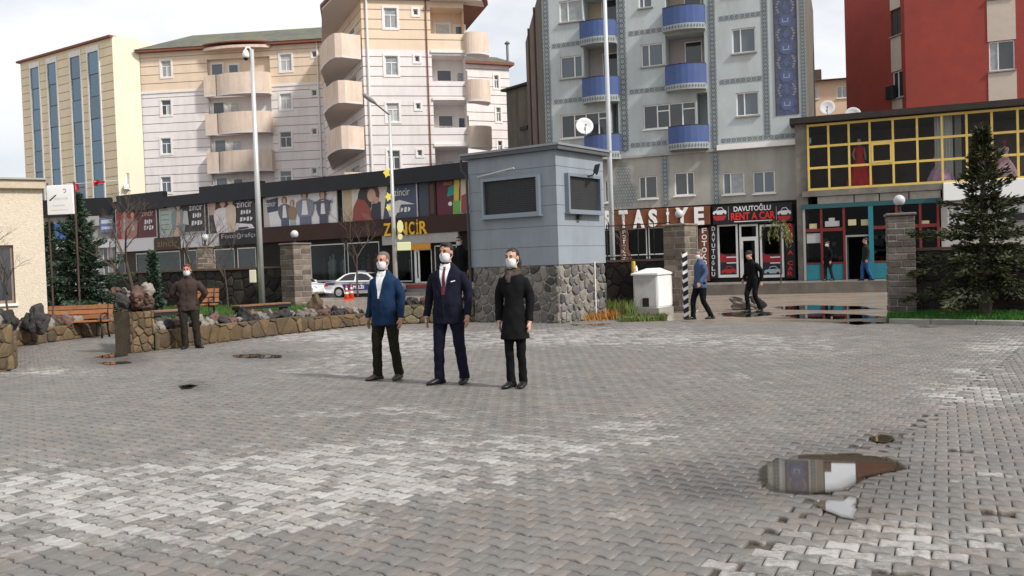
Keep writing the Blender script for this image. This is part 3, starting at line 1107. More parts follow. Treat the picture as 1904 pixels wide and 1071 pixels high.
mb.tube([(p0.x, p0.y, z1_), (p0.x, p0.y, z1_ + 1.75)], 0.1)
mb.lathe((p0.x, p0.y, z1_ + 1.75), [(0.2, 0), (0.22, 0.08), (0.02, 0.25)], 10)
build('chimney', mb, mat('flue_grey', (0.2, 0.2, 0.2), 0.5, 0.5), apt)

# ------------------------------------------------------------------ cream building with blue glass strips
m_cream = mat('cream_render', (0.72, 0.61, 0.43), 0.85, var=0.06, vscale=0.7, dirt=(0.5, 0.4, 0.27), dscale=.6, damount=.4, dstretch=(1.3, 1.3, .2))
m_cream2 = mat('cream_gable', (0.76, 0.69, 0.53), 0.85, var=0.05, vscale=0.7)
m_bluegl = mat('blue_glazing', (0.03, 0.125, 0.22), 0.08, spec=0.9, rand=0.25)
cb = thing('office_building', 'cream building with four tall strips of blue glazing', 'building', (-34, 70, 0))
c0 = AT(216, 250, 74.5)
CB = Wall(c0.x, c0.y, 0.838, -0.545)
ul = CB.at(44, 250)[0]
zt = CB.at(213, 68)[1]
strips = [(60, 75.5), (91.5, 108), (134.5, 153), (167.5, 187.5)]
su = [(CB.at(a, 200)[0], CB.at(b, 200)[0]) for a, b in strips]
mb, gm = MB(), MB()
ztp = zt - 0.75
wall_panel(mb, CB, ul, 0, 0, zt, [(a, b, 2.0, ztp, 0.2) for a, b in su], grooves=gr(0, zt, 0.72), gmb=gm, back=True)
o = build('wall', mb, m_cream, cb)
build('groove', gm, m_groove, o)
for a, b in su:
    mb = MB(CB)
    for q in ((a - 0.16, a, 2, ztp + 0.5), (b, b + 0.16, 2, ztp + 0.5)):
        mb.box(*q, -0.02, 0.06)
    mb.box(a, b, ztp, ztp + 0.5, -0.02, 0.058)
    g_ = build('glazing_strip', mb, m_trim, cb)
    n = 10
    for k in range(n):
        h = (ztp - 2) / n
        mb = MB(CB)
        mb.box(a + 0.01, b - 0.01, 2 + k * h + 0.04, 2 + (k + 1) * h - 0.04, -0.15, -0.06 + 0.03 * (k % 2))
        build('pane', mb, m_bluegl, g_)
c1 = AL.p(uL, 0, 0.05)
GS = Wall(c0.x, c0.y, c1.x - c0.x, c1.y - c0.y)
gl_ = (c1 - c0).xy.length
gw = GS.rect(235, 322, 241, 352)
mb = MB()
wall_panel(mb, GS, 0.0, gl_, 0, zt + 0.1, [gw], reveal=0.15)
build('gable_wall', mb, m_cream2, cb)
window(cb, GS, gw, 'one', rec=0.05, sill=0.1)
mb = MB()
block(mb, [CB.p(ul, 0, -0.3).xy, CB.p(-0.1, 0, -0.3).xy, GS.p(gl_, 0, -0.3).xy, CB.p(0, 0, -9).xy, CB.p(ul, 0, -9).xy], 0, zt - 0.02)
build('core', mb, m_cream2, cb)
mb = MB(CB)
mb.box(ul - 0.3, 0.05, zt + 0.003, zt + 0.18, -9, 0.25)
build('eaves', mb, m_eave, cb)
mb = MB(GS)
q = GS.rect(230, 343, 240, 352, 0.35)
mb.bevbox(q[0], q[1], q[2], q[3], 0.05, 0.35, 0.02)
build('air_conditioner', mb, m_white, cb)

# ------------------------------------------------------------------ black shop row with posters
ZB = Wall(*AT(800, 470, 54).xy, 0.866, -0.5)
m_black = mat('black_fascia', (0.010, 0.011, 0.014), 0.45, var=0.3, vscale=1.0, spec=0.3)
m_brown = mat('brown_band', (0.035, 0.013, 0.009), 0.5, var=0.3, vscale=0.8)
m_navy = mat('slate_panel', (0.055, 0.062, 0.09), 0.5, var=0.1)
m_grey = mat('grey_band', (0.34, 0.33, 0.31), 0.7, var=0.12)
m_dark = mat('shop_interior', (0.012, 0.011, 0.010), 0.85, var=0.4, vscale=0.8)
m_shopglass = glass_mat('shop_glass', (0.62, 0.66, 0.66), 0.35)
zr_ = thing('shop_row', 'long two storey shop row with black fascia and advertising posters', 'shop', ZB.p(0, 0, 0).to_tuple())
U = lambda px, py=420, ww=0.0: ZB.at(px, py, ww)[0]
Z = lambda px, py, ww=0.0: ZB.at(px, py, ww)[1]
zf0, zf1 = Z(640, 354), Z(640, 327)           # black fascia
zp0, zp1 = Z(560, 421), Z(560, 357)           # poster band
zb0, zb1 = Z(640, 443), Z(640, 413)           # brown name band
uE = U(905, 420)
mb = MB(ZB)
mb.box(U(482, 345, 0.6), uE, zf0, zf1, 0.003, 0.6)
build('fascia', mb, m_black, zr_)
mb = MB(ZB)
mb.box(U(370, 355, 0.5), U(482, 345, 0.6) - 0.02, zf0 - 0.05, Z(425, 344), 0.003, 0.5)
build('fascia', mb, m_black, zr_)
mb = MB(ZB)
mb.box(U(302, 360, 0.45), U(370, 355, 0.5) - 0.02, zf0 - 0.05, Z(335, 364), 0.003, 0.45)
build('fascia', mb, m_black, zr_)
mb = MB(ZB)
mb.box(U(216, 365, 0.4), U(302, 360, 0.45) - 0.02, zf0 - 0.1, Z(260, 361), 0.003, 0.4)
build('fascia', mb, m_black, zr_)
uS, uN = U(212), U(482)
zfl = Z(790, 526)
shop_h = [(U(577, 490), U(642, 490), zfl + 0.25, Z(640, 452), 2.2), (U(646, 490), U(706, 490), zfl + 0.25, Z(640, 452), 2.2), (U(735, 490), U(766, 490), zfl + 0.1, Z(750, 458), 2.2),
          (U(770, 490), U(803, 490), zfl, Z(790, 463), 2.2), (U(808, 490), U(850, 490), zfl + 0.1, Z(820, 456), 2.2)]
mb = MB()
wall_panel(mb, ZB, uN, uE, 0, zf0 + 0.2, shop_h, reveal=2.2)
build('wall', mb, m_dark, zr_)
left_h = [(U(216, 480), U(232, 480), zfl - 0.3, zb0 - 0.1, 2.0), (U(252, 480), U(285, 480), zfl - 0.3, zb0 - 0.25, 2.0), (U(290, 480), U(335, 480), zfl - 0.3, zb0 - 0.2, 2.0),
          (U(342, 480), U(366, 480), zfl - 0.3, zb0 - 0.2, 2.0), (U(398, 480), U(436, 480), zfl - 0.3, zb0 - 0.25, 2.0), (U(441, 480), U(476, 480), zfl - 0.3, zb0 - 0.25, 2.0)]
mb = MB()
wall_panel(mb, ZB, uS, uN - 0.01, 0, zf0 + 0.1, left_h, reveal=2.0)
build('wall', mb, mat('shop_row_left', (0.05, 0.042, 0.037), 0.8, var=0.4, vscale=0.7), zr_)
mb = MB(ZB)
mb.box(uS, uE, 0.0, zf1 - 0.3, -3.2, -2.4)
build('core', mb, m_dark, zr_)
mb = MB(ZB)
mb.box(uS, uE, zf0 + 0.25, zf0 + 0.4, -3.0, -0.02)
build('roof', mb, m_black, zr_)
mb = MB(ZB)
mb.box(uN, uE, zb0, zb1, 0.003, 0.25)
band = build('name_band', mb, m_brown, zr_)
mb = MB(ZB)
mb.box(U(710, 445, 0.2), U(851, 440, 0.2), Z(780, 453), zb0 - 0.003, 0.003, 0.18)
build('header', mb, m_grey, zr_)
m_alu = mat('shop_aluminium', (0.55, 0.55, 0.53), 0.4, 0.3)
for i, h in enumerate(shop_h + left_h):
    mb = MB()
    a, b, c, d, _ = h
    bar = 0.07
    hs = [(a + bar, b - bar, c + bar, d - bar)]
    wall_panel(mb, ZB, a, b, c, d, hs, w=-0.03, reveal=0.06, back=False)
    g_ = build('shop_window' if i != 3 else 'shop_door', mb, m_alu if i in (0, 1, 2, 4, 6, 8) else m_white, zr_)
    if i != 3:
        mb = MB(ZB)
        mb.box(a + bar, b - bar, c + bar, d - bar, -0.075, -0.06)
        build('pane', mb, m_shopglass, g_)
mb = MB()
wall_panel(mb, ZB, U(770, 490) + 0.08, U(781, 490), zfl + 0.03, Z(790, 463), [(U(770, 490) + 0.2, U(781, 490) - 0.12, zfl + 0.3, Z(790, 463) - 0.15)], w=0.02, reveal=0.05, back=False)
build('door_leaf', mb, m_white, zr_)
m_orange = mat('orange_sign', (0.62, 0.26, 0.03), 0.5)
mb = MB(ZB)
mb.box(U(767, 458, 0.1), U(803, 458, 0.1), Z(785, 464, 0.1), Z(785, 453, 0.1), 0.20, 0.26)
o = build('door_sign', mb, m_orange, zr_)
# display shelves, mannequins inside the shop windows
cols = [(0.35, 0.36, 0.38), (0.12, 0.16, 0.28), (0.3, 0.1, 0.09), (0.5, 0.5, 0.48), (0.08, 0.08, 0.09), (0.25, 0.16, 0.08)]
dm = [mat('display_%d' % i, c, 0.8) for i, c in enumerate(cols)]
rr = random.Random(3)
for h in shop_h[:3] + shop_h[4:] + left_h:
    a, b, c, d, _ = h
    n = max(2, int((b - a) / 0.55))
    for k in range(n):
        u = a + 0.2 + (b - a - 0.4) * (k + 0.5) / n + rr.uniform(-0.1, 0.1)
        p = ZB.p(u, c, -rr.uniform(0.5, 1.2))
        s_ = rr.uniform(0.85, 1.05)
        mb = MB()
        mb.lathe((p.x, p.y, c), [(0.12, 0.0), (0.16, 0.5 * s_), (0.19, 0.75 * s_), (0.15, 0.98 * s_), (0.2, 1.28 * s_), (0.06, 1.42 * s_), (0.05, 1.48 * s_), (0.09, 1.56 * s_), (0.08, 1.68 * s_), (0.02, 1.73 * s_)], 10)
        build('mannequin', mb, rr.choice(dm), zr_, smooth=True)
# big yellow letters
m_yel = mat('yellow_letters', (0.72, 0.42, 0.03), 0.45)
zl0, zl1 = Z(752, 437, 0.3), Z(752, 413, 0.3)
wd = [('Z', 713, 727), ('İ', 731, 735), ('N', 739, 757), ('C', 760, 770.5), ('İ', 774, 777.5), ('R', 780, 794)]
for ch, a, b in wd:
    fit_text(ch, ZB, U(a, 425, 0.3), U(b, 425, 0.3), zl0, zl1 - (0 if ch != 'İ' else -0.12), 0.253, m_yel, zr_, name='letter', depth=0.06, bold=0.02)

# posters: printed sheets, pictures cut from flat shapes
def disc(cx, cy, rx, ry, k=12, a0=0.0, a1=2 * math.pi):
    return [(cx + rx * math.cos(a0 + (a1 - a0) * i / k), cy + ry * math.sin(a0 + (a1 - a0) * i / k)) for i in range(k)]
PC = {}
def pcol(c):
    k = 'print_%02x%02x%02x' % tuple(int(x * 255) for x in c)
    return mat(k, c, 0.5)
def poster(px0, py0, px1, py1, bg, shapes, texts=(), ww=0.06, frame=None, parent=None, W=None, name='poster'):
    W = W or ZB
    r_ = W.rect(px0, py0, px1, py1, ww)
    u0, u1, z0, z1 = r_
    mb = MB(W)
    mb.box(u0, u1, z0, z1, 0.01, ww)
    o = build(name, mb, pcol(bg), parent)
    for i, (c, poly) in enumerate(shapes):
        mb = MB()
        mb.quad(*[W.p(u0 + (u1 - u0) * min(max(x, 0.003), 0.997), z0 + (z1 - z0) * min(max(y, 0.003), 0.997), ww + 0.004 * (i + 1)) for x, y in poly])
        build('print', mb, pcol(c), o, fix=False)
    for tx, a, b, c, d, co in texts:
        if tx == '~':                      # handwriting too small to read: a row of pen strokes
            mb = MB()
            for q in range(4):
                x0 = a + (b - a) * q / 4
                x1 = x0 + (b - a) * 0.17
                e = (d - c) * (0.25 if q % 2 else 0.0)
                mb.quad(*[W.p(u0 + (u1 - u0) * x, z0 + (z1 - z0) * y, ww + 0.004 * (len(shapes) + 2)) for x, y in ((x0, c), (x1, c + e), (x1 + (b - a) * 0.04, d - e), (x0 + (b - a) * 0.04, d))])
            build('handwriting', mb, pcol(co), o, fix=False)
            continue
        fit_text(tx, W, u0 + (u1 - u0) * a, u0 + (u1 - u0) * b, z0 + (z1 - z0) * c, z0 + (z1 - z0) * d, ww + 0.004 * (len(shapes) + 2), pcol(co), o, depth=0.003)
    if frame:
        mb = MB(W)
        for q in ((u0 - 0.08, u0, z0 - 0.08, z1 + 0.08), (u1, u1 + 0.08, z0 - 0.08, z1 + 0.08), (u0, u1, z1, z1 + 0.08), (u0, u1, z0 - 0.08, z0)):
            mb.box(*q, 0.01, ww + 0.03)
        build('poster_frame', mb, frame, o)
    return o
SK = (0.55, 0.36, 0.27)
def figure(cx, base, h, coat, hair=(0.05, 0.03, 0.025), shirt=None, wide=0.17, legs=None, skin=SK, asp=1.0):
    """a standing half-length figure as flat print shapes"""
    s = h
    w_ = wide * s
    out = []
    if legs:
        out.append((legs, [(cx - w_ * 0.62, base), (cx + w_ * 0.62, base), (cx + w_ * 0.6, base + 0.42 * s), (cx - w_ * 0.6, base + 0.42 * s)]))
    out.append((hair, disc(cx, base + 0.86 * s, 0.085 * s * asp, 0.13 * s)))
    out.append((skin, [(cx - 0.02 * s, base + 0.7 * s), (cx + 0.02 * s, base + 0.7 * s), (cx + 0.025 * s, base + 0.8 * s), (cx - 0.025 * s, base + 0.8 * s)]))
    out.append((coat, [(cx - w_ * 0.7, base + 0.25 * s if legs else base), (cx + w_ * 0.7, base + 0.25 * s if legs else base), (cx + w_, base + 0.45 * s), (cx + w_ * 0.95, base + 0.66 * s), (cx + w_ * 0.4, base + 0.74 * s), (cx - w_ * 0.4, base + 0.74 * s), (cx - w_ * 0.95, base + 0.66 * s), (cx - w_, base + 0.45 * s)]))
    if shirt:
        out.append((shirt, [(cx - w_ * 0.36, base + 0.3 * s), (cx + w_ * 0.36, base + 0.3 * s), (cx + w_ * 0.2, base + 0.7 * s), (cx - w_ * 0.2, base + 0.7 * s)]))
    out.append((skin, disc(cx, base + 0.86 * s, 0.055 * s * asp, 0.095 * s)))
    return out
DK = (0.045, 0.045, 0.055)
WH = (0.66, 0.65, 0.66)
PA = zr_
m_pf = mat('poster_frame_alu', (0.45, 0.45, 0.45), 0.4, 0.4)
sh = [((0.33, 0.04, 0.04), [(0, 0), (0.36, 0), (0.36, 1), (0, 1)])]
sh += figure(0.22, 0.0, 1.0, (0.4, 0.2, 0.17), (0.35, 0.13, 0.09), (0.42, 0.4, 0.4), 0.13, asp=0.75) + figure(0.42, 0.0, 0.95, (0.33, 0.17, 0.14), (0.3, 0.12, 0.09), (0.4, 0.38, 0.36), 0.13, asp=0.75)
poster(217, 388, 291, 443, (0.11, 0.035, 0.04), sh, [('zincir', 0.66, 0.95, 0.72, 0.92, (0.5, 0.42, 0.36)), ('~', 0.72, 0.92, 0.45, 0.6, WH), ('~', 0.7, 0.95, 0.25, 0.4, WH)], frame=m_pf, parent=PA)
sh = [((0.36, 0.42, 0.40), [(0, 0), (0.26, 0), (0.26, 1), (0, 1)]), (DK, [(0.5, 0.1), (1, 0.1), (1, 1), (0.5, 1)])]
sh += [((0.2, 0.23, 0.22), [(0.02, y), (0.2, y), (0.2, y + 0.03), (0.02, y + 0.03)]) for y in (0.2, 0.35, 0.5, 0.65, 0.8)]
sh += figure(0.43, 0.0, 1.05, (0.19, 0.25, 0.25), (0.045, 0.03, 0.03), (0.5, 0.33, 0.27), 0.16, asp=0.95)
sh += [(SK, [(0.3, 0.0), (0.46, 0.0), (0.42, 0.28), (0.36, 0.26)]), ((0.45, 0.45, 0.44), [(0.52, 0.35), (0.66, 0.3), (0.64, 0.72), (0.56, 0.74)])]
poster(298, 376, 381, 438, (0.33, 0.36, 0.35), sh, [('zincir', 0.68, 0.97, 0.72, 0.92, WH), ('~', 0.75, 0.95, 0.5, 0.64, WH), ('~', 0.72, 0.97, 0.28, 0.42, WH)], frame=m_pf, parent=PA)
sh = [((0.5, 0.33, 0.27), [(0.0, 0.55), (0.12, 0.55), (0.16, 1), (0, 1)])]
sh += figure(0.3, 0.0, 1.0, (0.66, 0.6, 0.62), (0.16, 0.08, 0.05), WH, 0.2, asp=1.0) + figure(0.47, 0.0, 1.1, (0.58, 0.48, 0.38), (0.5, 0.36, 0.26), (0.6, 0.5, 0.4), 0.1, asp=0.7)
sh += [(WH, [(0.55, 0.05), (0.95, 0.08), (0.9, 0.2), (0.58, 0.26)]), (DK, [(0.6, 0.06), (0.85, 0.09), (0.8, 0.14), (0.62, 0.13)])]
poster(389, 368, 478, 432, DK, sh, [('zincir', 0.6, 0.92, 0.7, 0.9, WH), ('~', 0.68, 0.9, 0.5, 0.62, WH), ('~', 0.66, 0.93, 0.3, 0.42, WH)], frame=m_pf, parent=PA)
sh = [((0.50, 0.42, 0.4), [(0, 0), (0.07, 0), (0.05, 1), (0, 1)]), ((0.07, 0.08, 0.12), [(0.04, 0.46), (0.2, 0.5), (0.2, 0.9), (0.03, 0.84)])]
sh += figure(0.29, 0.0, 0.92, (0.12, 0.13, 0.16), (0.16, 0.06, 0.05), WH, 0.1, (0.1, 0.11, 0.15), asp=0.5)
sh += figure(0.4, 0.0, 0.8, (0.28, 0.18, 0.12), (0.3, 0.17, 0.1), None, 0.07, (0.3, 0.4, 0.42), asp=0.45)
sh += figure(0.58, 0.0, 1.05, (0.2, 0.22, 0.26), (0.16, 0.08, 0.06), WH, 0.12, (0.13, 0.15, 0.22), asp=0.5)
sh += figure(0.83, 0.0, 1.0, (0.1, 0.1, 0.14), (0.2, 0.08, 0.06), WH, 0.09, (0.08, 0.09, 0.13), asp=0.5)
sh += [((0.1, 0.1, 0.14), [(0.71, 0.6), (0.95, 0.62), (0.95, 0.68), (0.72, 0.68)])]
poster(492, 357, 626, 420, WH, sh, [('zincir', 0.05, 0.18, 0.64, 0.8, WH)], frame=m_pf, parent=PA)
sh = [((0.47, 0.36, 0.24), [(0, 0), (0.12, 0), (0.12, 1), (0, 1)]), ((0.07, 0.085, 0.13), [(0.54, 0), (1, 0), (1, 1), (0.62, 1)])]
sh += [(DK, disc(0.3, 0.62, 0.1, 0.42)), ((0.27, 0.07, 0.055), [(0.12, 0.05), (0.4, 0.03), (0.38, 0.35), (0.3, 0.62), (0.2, 0.68), (0.14, 0.45)]), ((0.12, 0.07, 0.05), disc(0.42, 0.78, 0.09, 0.25)),
       (SK, disc(0.4, 0.74, 0.06, 0.19)), (DK, [(0.37, 0.04), (0.52, 0.02), (0.52, 0.55), (0.4, 0.5)]), ((0.5, 0.3, 0.25), disc(0.46, 0.6, 0.035, 0.1)),
       ((0.62, 0.6, 0.6), [(0.6, 0.45), (0.78, 0.55), (0.98, 0.4), (0.8, 0.42), (0.72, 0.1), (0.64, 0.1)]), ((0.3, 0.11, 0.09), [(0.3, 0.05), (0.42, 0.02), (0.36, 0.2), (0.24, 0.3)])]
poster(639, 345, 775, 411, (0.60, 0.56, 0.5), sh, [('zincir', 0.71, 0.92, 0.66, 0.86, WH), ('~', 0.74, 0.93, 0.2, 0.34, WH)], frame=m_pf, parent=PA)
mb = MB(ZB)
mb.box(U(777, 373, 0.05) + 0.09, U(797, 371, 0.05), zp0, zp1 + 0.1, 0.01, 0.05)
build('slate_panel', mb, m_navy, zr_)
mb = MB(ZB)
mb.box(U(798, 370, 0.05), U(811, 368, 0.05), zp0 - 0.1, zp1 + 0.1, 0.01, 0.10)
o = build('upper_window', mb, m_brown, zr_)
mb = MB(ZB)
mb.box(U(801, 370, 0.05), U(808, 368, 0.05), zp0 + 0.2, zp1 - 0.3, 0.102, 0.115)
build('pane', mb, mat('amber_glass', (0.07, 0.04, 0.025), 0.2), o)
sh = [((0.02, 0.26, 0.22), [(0.25, 0.55), (0.5, 0.6), (0.62, 0.95), (0.3, 0.8)]), ((0.55, 0.42, 0.06), [(0.4, 0.1), (0.52, 0.1), (0.56, 1.0), (0.44, 1.0)]), ((0.15, 0.36, 0.08), [(0.38, 0.02), (0.55, 0.05), (0.62, 0.4), (0.4, 0.45)]),
      ((0.55, 0.42, 0.33), [(0.56, 0.05), (1, 0.0), (1, 1), (0.6, 1)]), ((0.03, 0.2, 0.42), [(0.76, 0.1), (1, 0.1), (1, 0.5), (0.8, 0.55)]), ((0.25, 0.07, 0.06), [(0.58, 0.08), (0.7, 0.06), (0.74, 0.6), (0.6, 0.55)]), (WH, disc(0.33, 0.35, 0.05, 0.06))]
poster(812, 333, 890, 402, (0.11, 0.025, 0.04), sh, [('zincir', 0.18, 0.4, 0.86, 0.96, (0.5, 0.3, 0.1))], parent=PA)
# signs of the smaller shops further down
poster(216, 445, 286, 467, (0.5, 0.5, 0.51), [], parent=PA, ww=0.3, name='shop_sign')
poster(287, 441, 335, 464, (0.05, 0.03, 0.02), [], [('zincir', 0.1, 0.9, 0.25, 0.75, (0.2, 0.13, 0.05))], parent=PA, ww=0.32, name='shop_sign')
poster(336, 436, 407, 459, (0.46, 0.47, 0.5), [], parent=PA, ww=0.3, name='shop_sign')
poster(408, 431, 479, 455, (0.018, 0.018, 0.024), [], [('Fotoğrafçı', 0.06, 0.94, 0.45, 0.92, (0.35, 0.35, 0.36))], parent=PA, ww=0.32, name='shop_sign')
# raised shop floor with a red runner over the step
m_plinth = mat('shop_plinth', (0.24, 0.22, 0.2), 0.6, var=0.2)
mb = MB(ZB)
mb.box(U(480, 520), uE, -0.1, zfl - 0.003, 0.004, 1.6)
build('step', mb, m_plinth, zr_)
mb = MB(ZB)
mb.box(U(735, 528, 1.6), U(806, 528, 1.6), zfl - 0.26, zfl - 0.06, 1.602, 1.64)
build('red_runner', mb, mat('red_runner', (0.33, 0.05, 0.045), 0.8), zr_)
slab('pavement_north', [ZB.p(U(60) - 8, 0, 0).xy, ZB.p(uE + 2, 0, 0).xy, ZB.p(uE + 2, 0, 2.8).xy, ZB.p(U(60) - 8, 0, 2.8).xy], -0.1, 0.12, m_curb)
# roof clutter above the shop row
m_dish = mat('dish_white', (0.62, 0.62, 0.63), 0.5, var=0.06)
def dish(name_, label, p, rad, face, group=None, tilt=0.35):
    t = thing(name_, label, 'satellite dish', p, group)
    f = Vector(face).normalized()
    f = Vector((f.x, f.y, tilt)).normalized()
    q = f.to_track_quat('Z', 'Y').to_matrix()
    c = Vector((0, 0, rad * 1.25))
    rings = []
    for rr_, h in ((0.02, -0.16), (0.35, -0.14), (0.7, -0.08), (1.0, 0.02), (1.03, 0.0), (0.7, -0.11), (0.35, -0.17), (0.02, -0.19)):
        rings.append([c + q @ Vector((rad * rr_ * math.cos(2 * math.pi * j / 28), rad * rr_ * math.sin(2 * math.pi * j / 28), rad * h)) for j in range(28)])
    mb = MB().rings(rings)
    build('reflector', mb, m_dish, t, smooth=True, local=True)
    mb = MB()
    mb.tube([c + q @ Vector((0, -rad * 0.95, 0)), c + q @ Vector((0, -rad * 0.25, rad * 0.75))], rad * 0.03, 6)
    mb.ball(c + q @ Vector((0, -rad * 0.2, rad * 0.78)), rad * 0.11, 8)
    build('feed_arm', mb, m_black, t, local=True)
    mb = MB()
    mb.tube([(0, 0, 0), (0, 0, rad * 0.9), c + q @ Vector((0, 0, -rad * 0.2))], rad * 0.06, 6)
    build('mount', mb, mat('galvanised', (0.3, 0.3, 0.3), 0.5, 0.6), t, local=True)
    return t
pz = zf0 + 0.4
p = ZB.p(U(384, 344), 0, -0.6)
dish('satellite_dish', 'white dish rising over the black fascia at the cream building', (p.x, p.y, Z(384, 352) - 0.6), 0.42, (0.35, -1, 0))

# ------------------------------------------------------------------ grey shops far left, between hut and shop row
gs = thing('grey_shop', 'grey two storey shop behind the conifer with blue signs', 'shop', ZB.p(U(150), 0, 0).to_tuple())
g0_ = ZB.p(uS, 0, 0)
GZ = Wall(g0_.x, g0_.y, 0.995, -0.1)
ZB_keep, U_keep, Z_keep = ZB, U, Z
ZB = GZ
U = lambda px, py=420, ww=0.0: GZ.at(px, py, ww)[0]
Z = lambda px, py, ww=0.0: GZ.at(px, py, ww)[1]
uS = 0.0
m_gsw = mat('grey_shop_wall', (0.22, 0.215, 0.215), 0.8, var=0.3, vscale=0.8)
ug0, ug1 = U(40), uS - 0.05
zg1 = Z(150, 372)
gh = [(U(a, 480), U(b, 480), 0.8, Z(150, 445), 1.5) for a, b in ((90, 118), (124, 150), (156, 184), (190, 208))] + [(U(a, 430), U(b, 430), Z(150, 432), Z(150, 408), 0.2) for a, b in ((128, 146), (190, 208))]
mb = MB()
wall_panel(mb, ZB, ug0, ug1, 0, zg1, gh, w=-0.1)
build('wall', mb, m_gsw, gs)
mb = MB(ZB)
mb.box(ug0, ug1, 0, zg1 - 0.1, -3, -1.7)
build('core', mb, m_dark, gs)
mb = MB(ZB)
mb.box(ug0, ug1 - 0.02, Z(195, 400), zg1 + 0.1, -0.097, 0.12)
build('fascia', mb, m_black, gs)
for h in gh:
    window(gs, ZB, h, 'two' if h[4] > 1 else 'one', rec=0.13, glass=m_g1 if h[4] > 1 else m_g2, frame=m_alu)
poster(186, 405, 211, 432, (0.09, 0.13, 0.27), [((0.4, 0.42, 0.44), [(0.1, 0.6), (0.9, 0.62), (0.9, 0.9), (0.1, 0.85)]), ((0.4, 0.42, 0.44), [(0.1, 0.2), (0.9, 0.22), (0.9, 0.4), (0.1, 0.4)])], parent=gs, ww=0.1, name='shop_sign')
poster(150, 402, 184, 420, (0.32, 0.3, 0.3), [], parent=gs, ww=0.1, name='shop_sign')
poster(88, 446, 214, 462, (0.4, 0.4, 0.42), [((0.12, 0.2, 0.38), [(0.3, 0.2), (0.6, 0.2), (0.6, 0.8), (0.3, 0.8)])], parent=gs, ww=0.2, name='shop_sign')
mb = MB()
mb.quad(*[ZB.p(U(107, 436, 0.15) + 0.75 * math.cos(a), Z(107, 436, 0.15) + 0.85 * math.sin(a), 0.16) for a in [2 * math.pi * k / 20 for k in range(20)]])
build('round_sign', mb, pcol((0.05, 0.11, 0.32)), gs)
ZB, U, Z = ZB_keep, U_keep, Z_keep
# ================================================================== RIGHT SIDE OF THE STREET
BB = Wall(*AT(1480, 470, 41).xy, 0.934, -0.357)
FLOORZ = 0.40
m_bb = mat('pale_blue_render', (0.43, 0.47, 0.475), 0.85, var=0.08, vscale=1.2, dirt=(0.27, 0.26, 0.235), dscale=0.7, damount=0.55, dstretch=(1.5, 1.5, 0.25))
m_bbl = mat('grey_lower_render', (0.36, 0.35, 0.32), 0.85, var=0.1, vscale=1.5, dirt=(0.22, 0.195, 0.155), dscale=0.9, damount=0.6, dstretch=(1.6, 1.6, 0.2))
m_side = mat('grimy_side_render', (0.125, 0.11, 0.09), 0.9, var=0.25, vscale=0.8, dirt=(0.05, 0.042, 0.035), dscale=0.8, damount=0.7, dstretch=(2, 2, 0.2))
m_bbalc = mat('blue_balcony', (0.058, 0.095, 0.235), 0.6, var=0.12, vscale=2.0, dirt=(0.10, 0.12, 0.2), damount=0.4)
m_bcop = mat('balcony_coping', (0.03, 0.03, 0.045), 0.7)
m_pinkw = mat('loggia_render', (0.42, 0.37, 0.355), 0.85, var=0.08)
m_creamw = mat('loggia_cream', (0.44, 0.36, 0.25), 0.85, var=0.08)
m_sill = mat('stone_sill', (0.30, 0.28, 0.25), 0.8)

def tile_mat(name, scale, c0, c1, rot=0.0):
    """glazed tile ornament: hexagon-like cells with pale lines"""
    m = bpy.data.materials.new(name)
    m.use_nodes = True
    t = m.node_tree
    b = t.nodes['Principled BSDF']
    g = t.nodes.new('ShaderNodeNewGeometry')
    vo = t.nodes.new('ShaderNodeTexVoronoi')
    vo.feature = 'DISTANCE_TO_EDGE'
    vo.inputs['Scale'].default_value = scale
    vo.inputs['Randomness'].default_value = 0.15
    rp = t.nodes.new('ShaderNodeValToRGB')
    rp.color_ramp.elements[0].position = 0.06
    rp.color_ramp.elements[0].color = (*c0, 1)
    rp.color_ramp.elements[1].position = 0.16
    rp.color_ramp.elements[1].color = (*c1, 1)
    t.links.new(g.outputs['Position'], vo.inputs['Vector'])
    t.links.new(vo.outputs['Distance'], rp.inputs['Fac'])
    t.links.new(rp.outputs['Color'], b.inputs['Base Color'])
    b.inputs['Roughness'].default_value = 0.45
    return m
m_tile = mat('ornament_ground', (0.30, 0.325, 0.325), 0.5, var=0.1)
m_tile2 = mat('ornament_dark', (0.12, 0.138, 0.15), 0.45, var=0.2)

bb = thing('apartment_building', 'pale blue apartment building with blue balconies and grey ornament strips', 'building', BB.p(-7, 0, 0).to_tuple())
zB1 = BB.at(1200, -60)[1]
zLow = BB.at(1250, 285)[1]
uW, uX = BB.at(1010, 100)[0], BB.at(1498, 100)[0]
r = BB.rect
win = [('l', (1040, 0, 1083, 40)), ('r', (1042, 104, 1083, 145)), ('l', (1187, -25, 1212, 14)), ('l', (1192, 81, 1233, 123)), ('l', (1361, 52, 1405, 98)), ('l', (1369, 171, 1411, 215)), ('l', (1354, -66, 1397, -18))]
wlow = [('l', (1188, 327, 1222, 369)), ('r', (1254, 320, 1291, 363)), ('l', (1344, 320, 1384, 361)), ('two', (1400, 318, 1441, 359)), ('one', (1124, 336, 1131, 376))]
wide = [(1043, 210, 1137, 254), (1196, 192, 1294, 237)]
lg = [(1083, 1147, (-12, 36), (86, 144), None), (1236, 1309, (-40, 14), (62, 120), None)]
holes = [r(*q) for _, q in win] + [r(*wide[0]), r(*wide[1])]
ra = [r(1084, -8, 1146, 60, 0), r(1086, 80, 1148, 165, 0), r(1236, -40, 1308, 35, 0), r(1238, 62, 1310, 145, 0)]
rb = [r(1137, 190, 1150, 262, 0), r(1296, 172, 1316, 250, 0)]
mb = MB()
wall_panel(mb, BB, uW, uX, zLow, zB1, holes + [(*q, 1.1) for q in ra] + [(*q, 0.9) for q in rb], reveal=0.14)
build('wall', mb, m_bb, bb)
mb = MB()
uD = BB.at(1090, 330)[0]
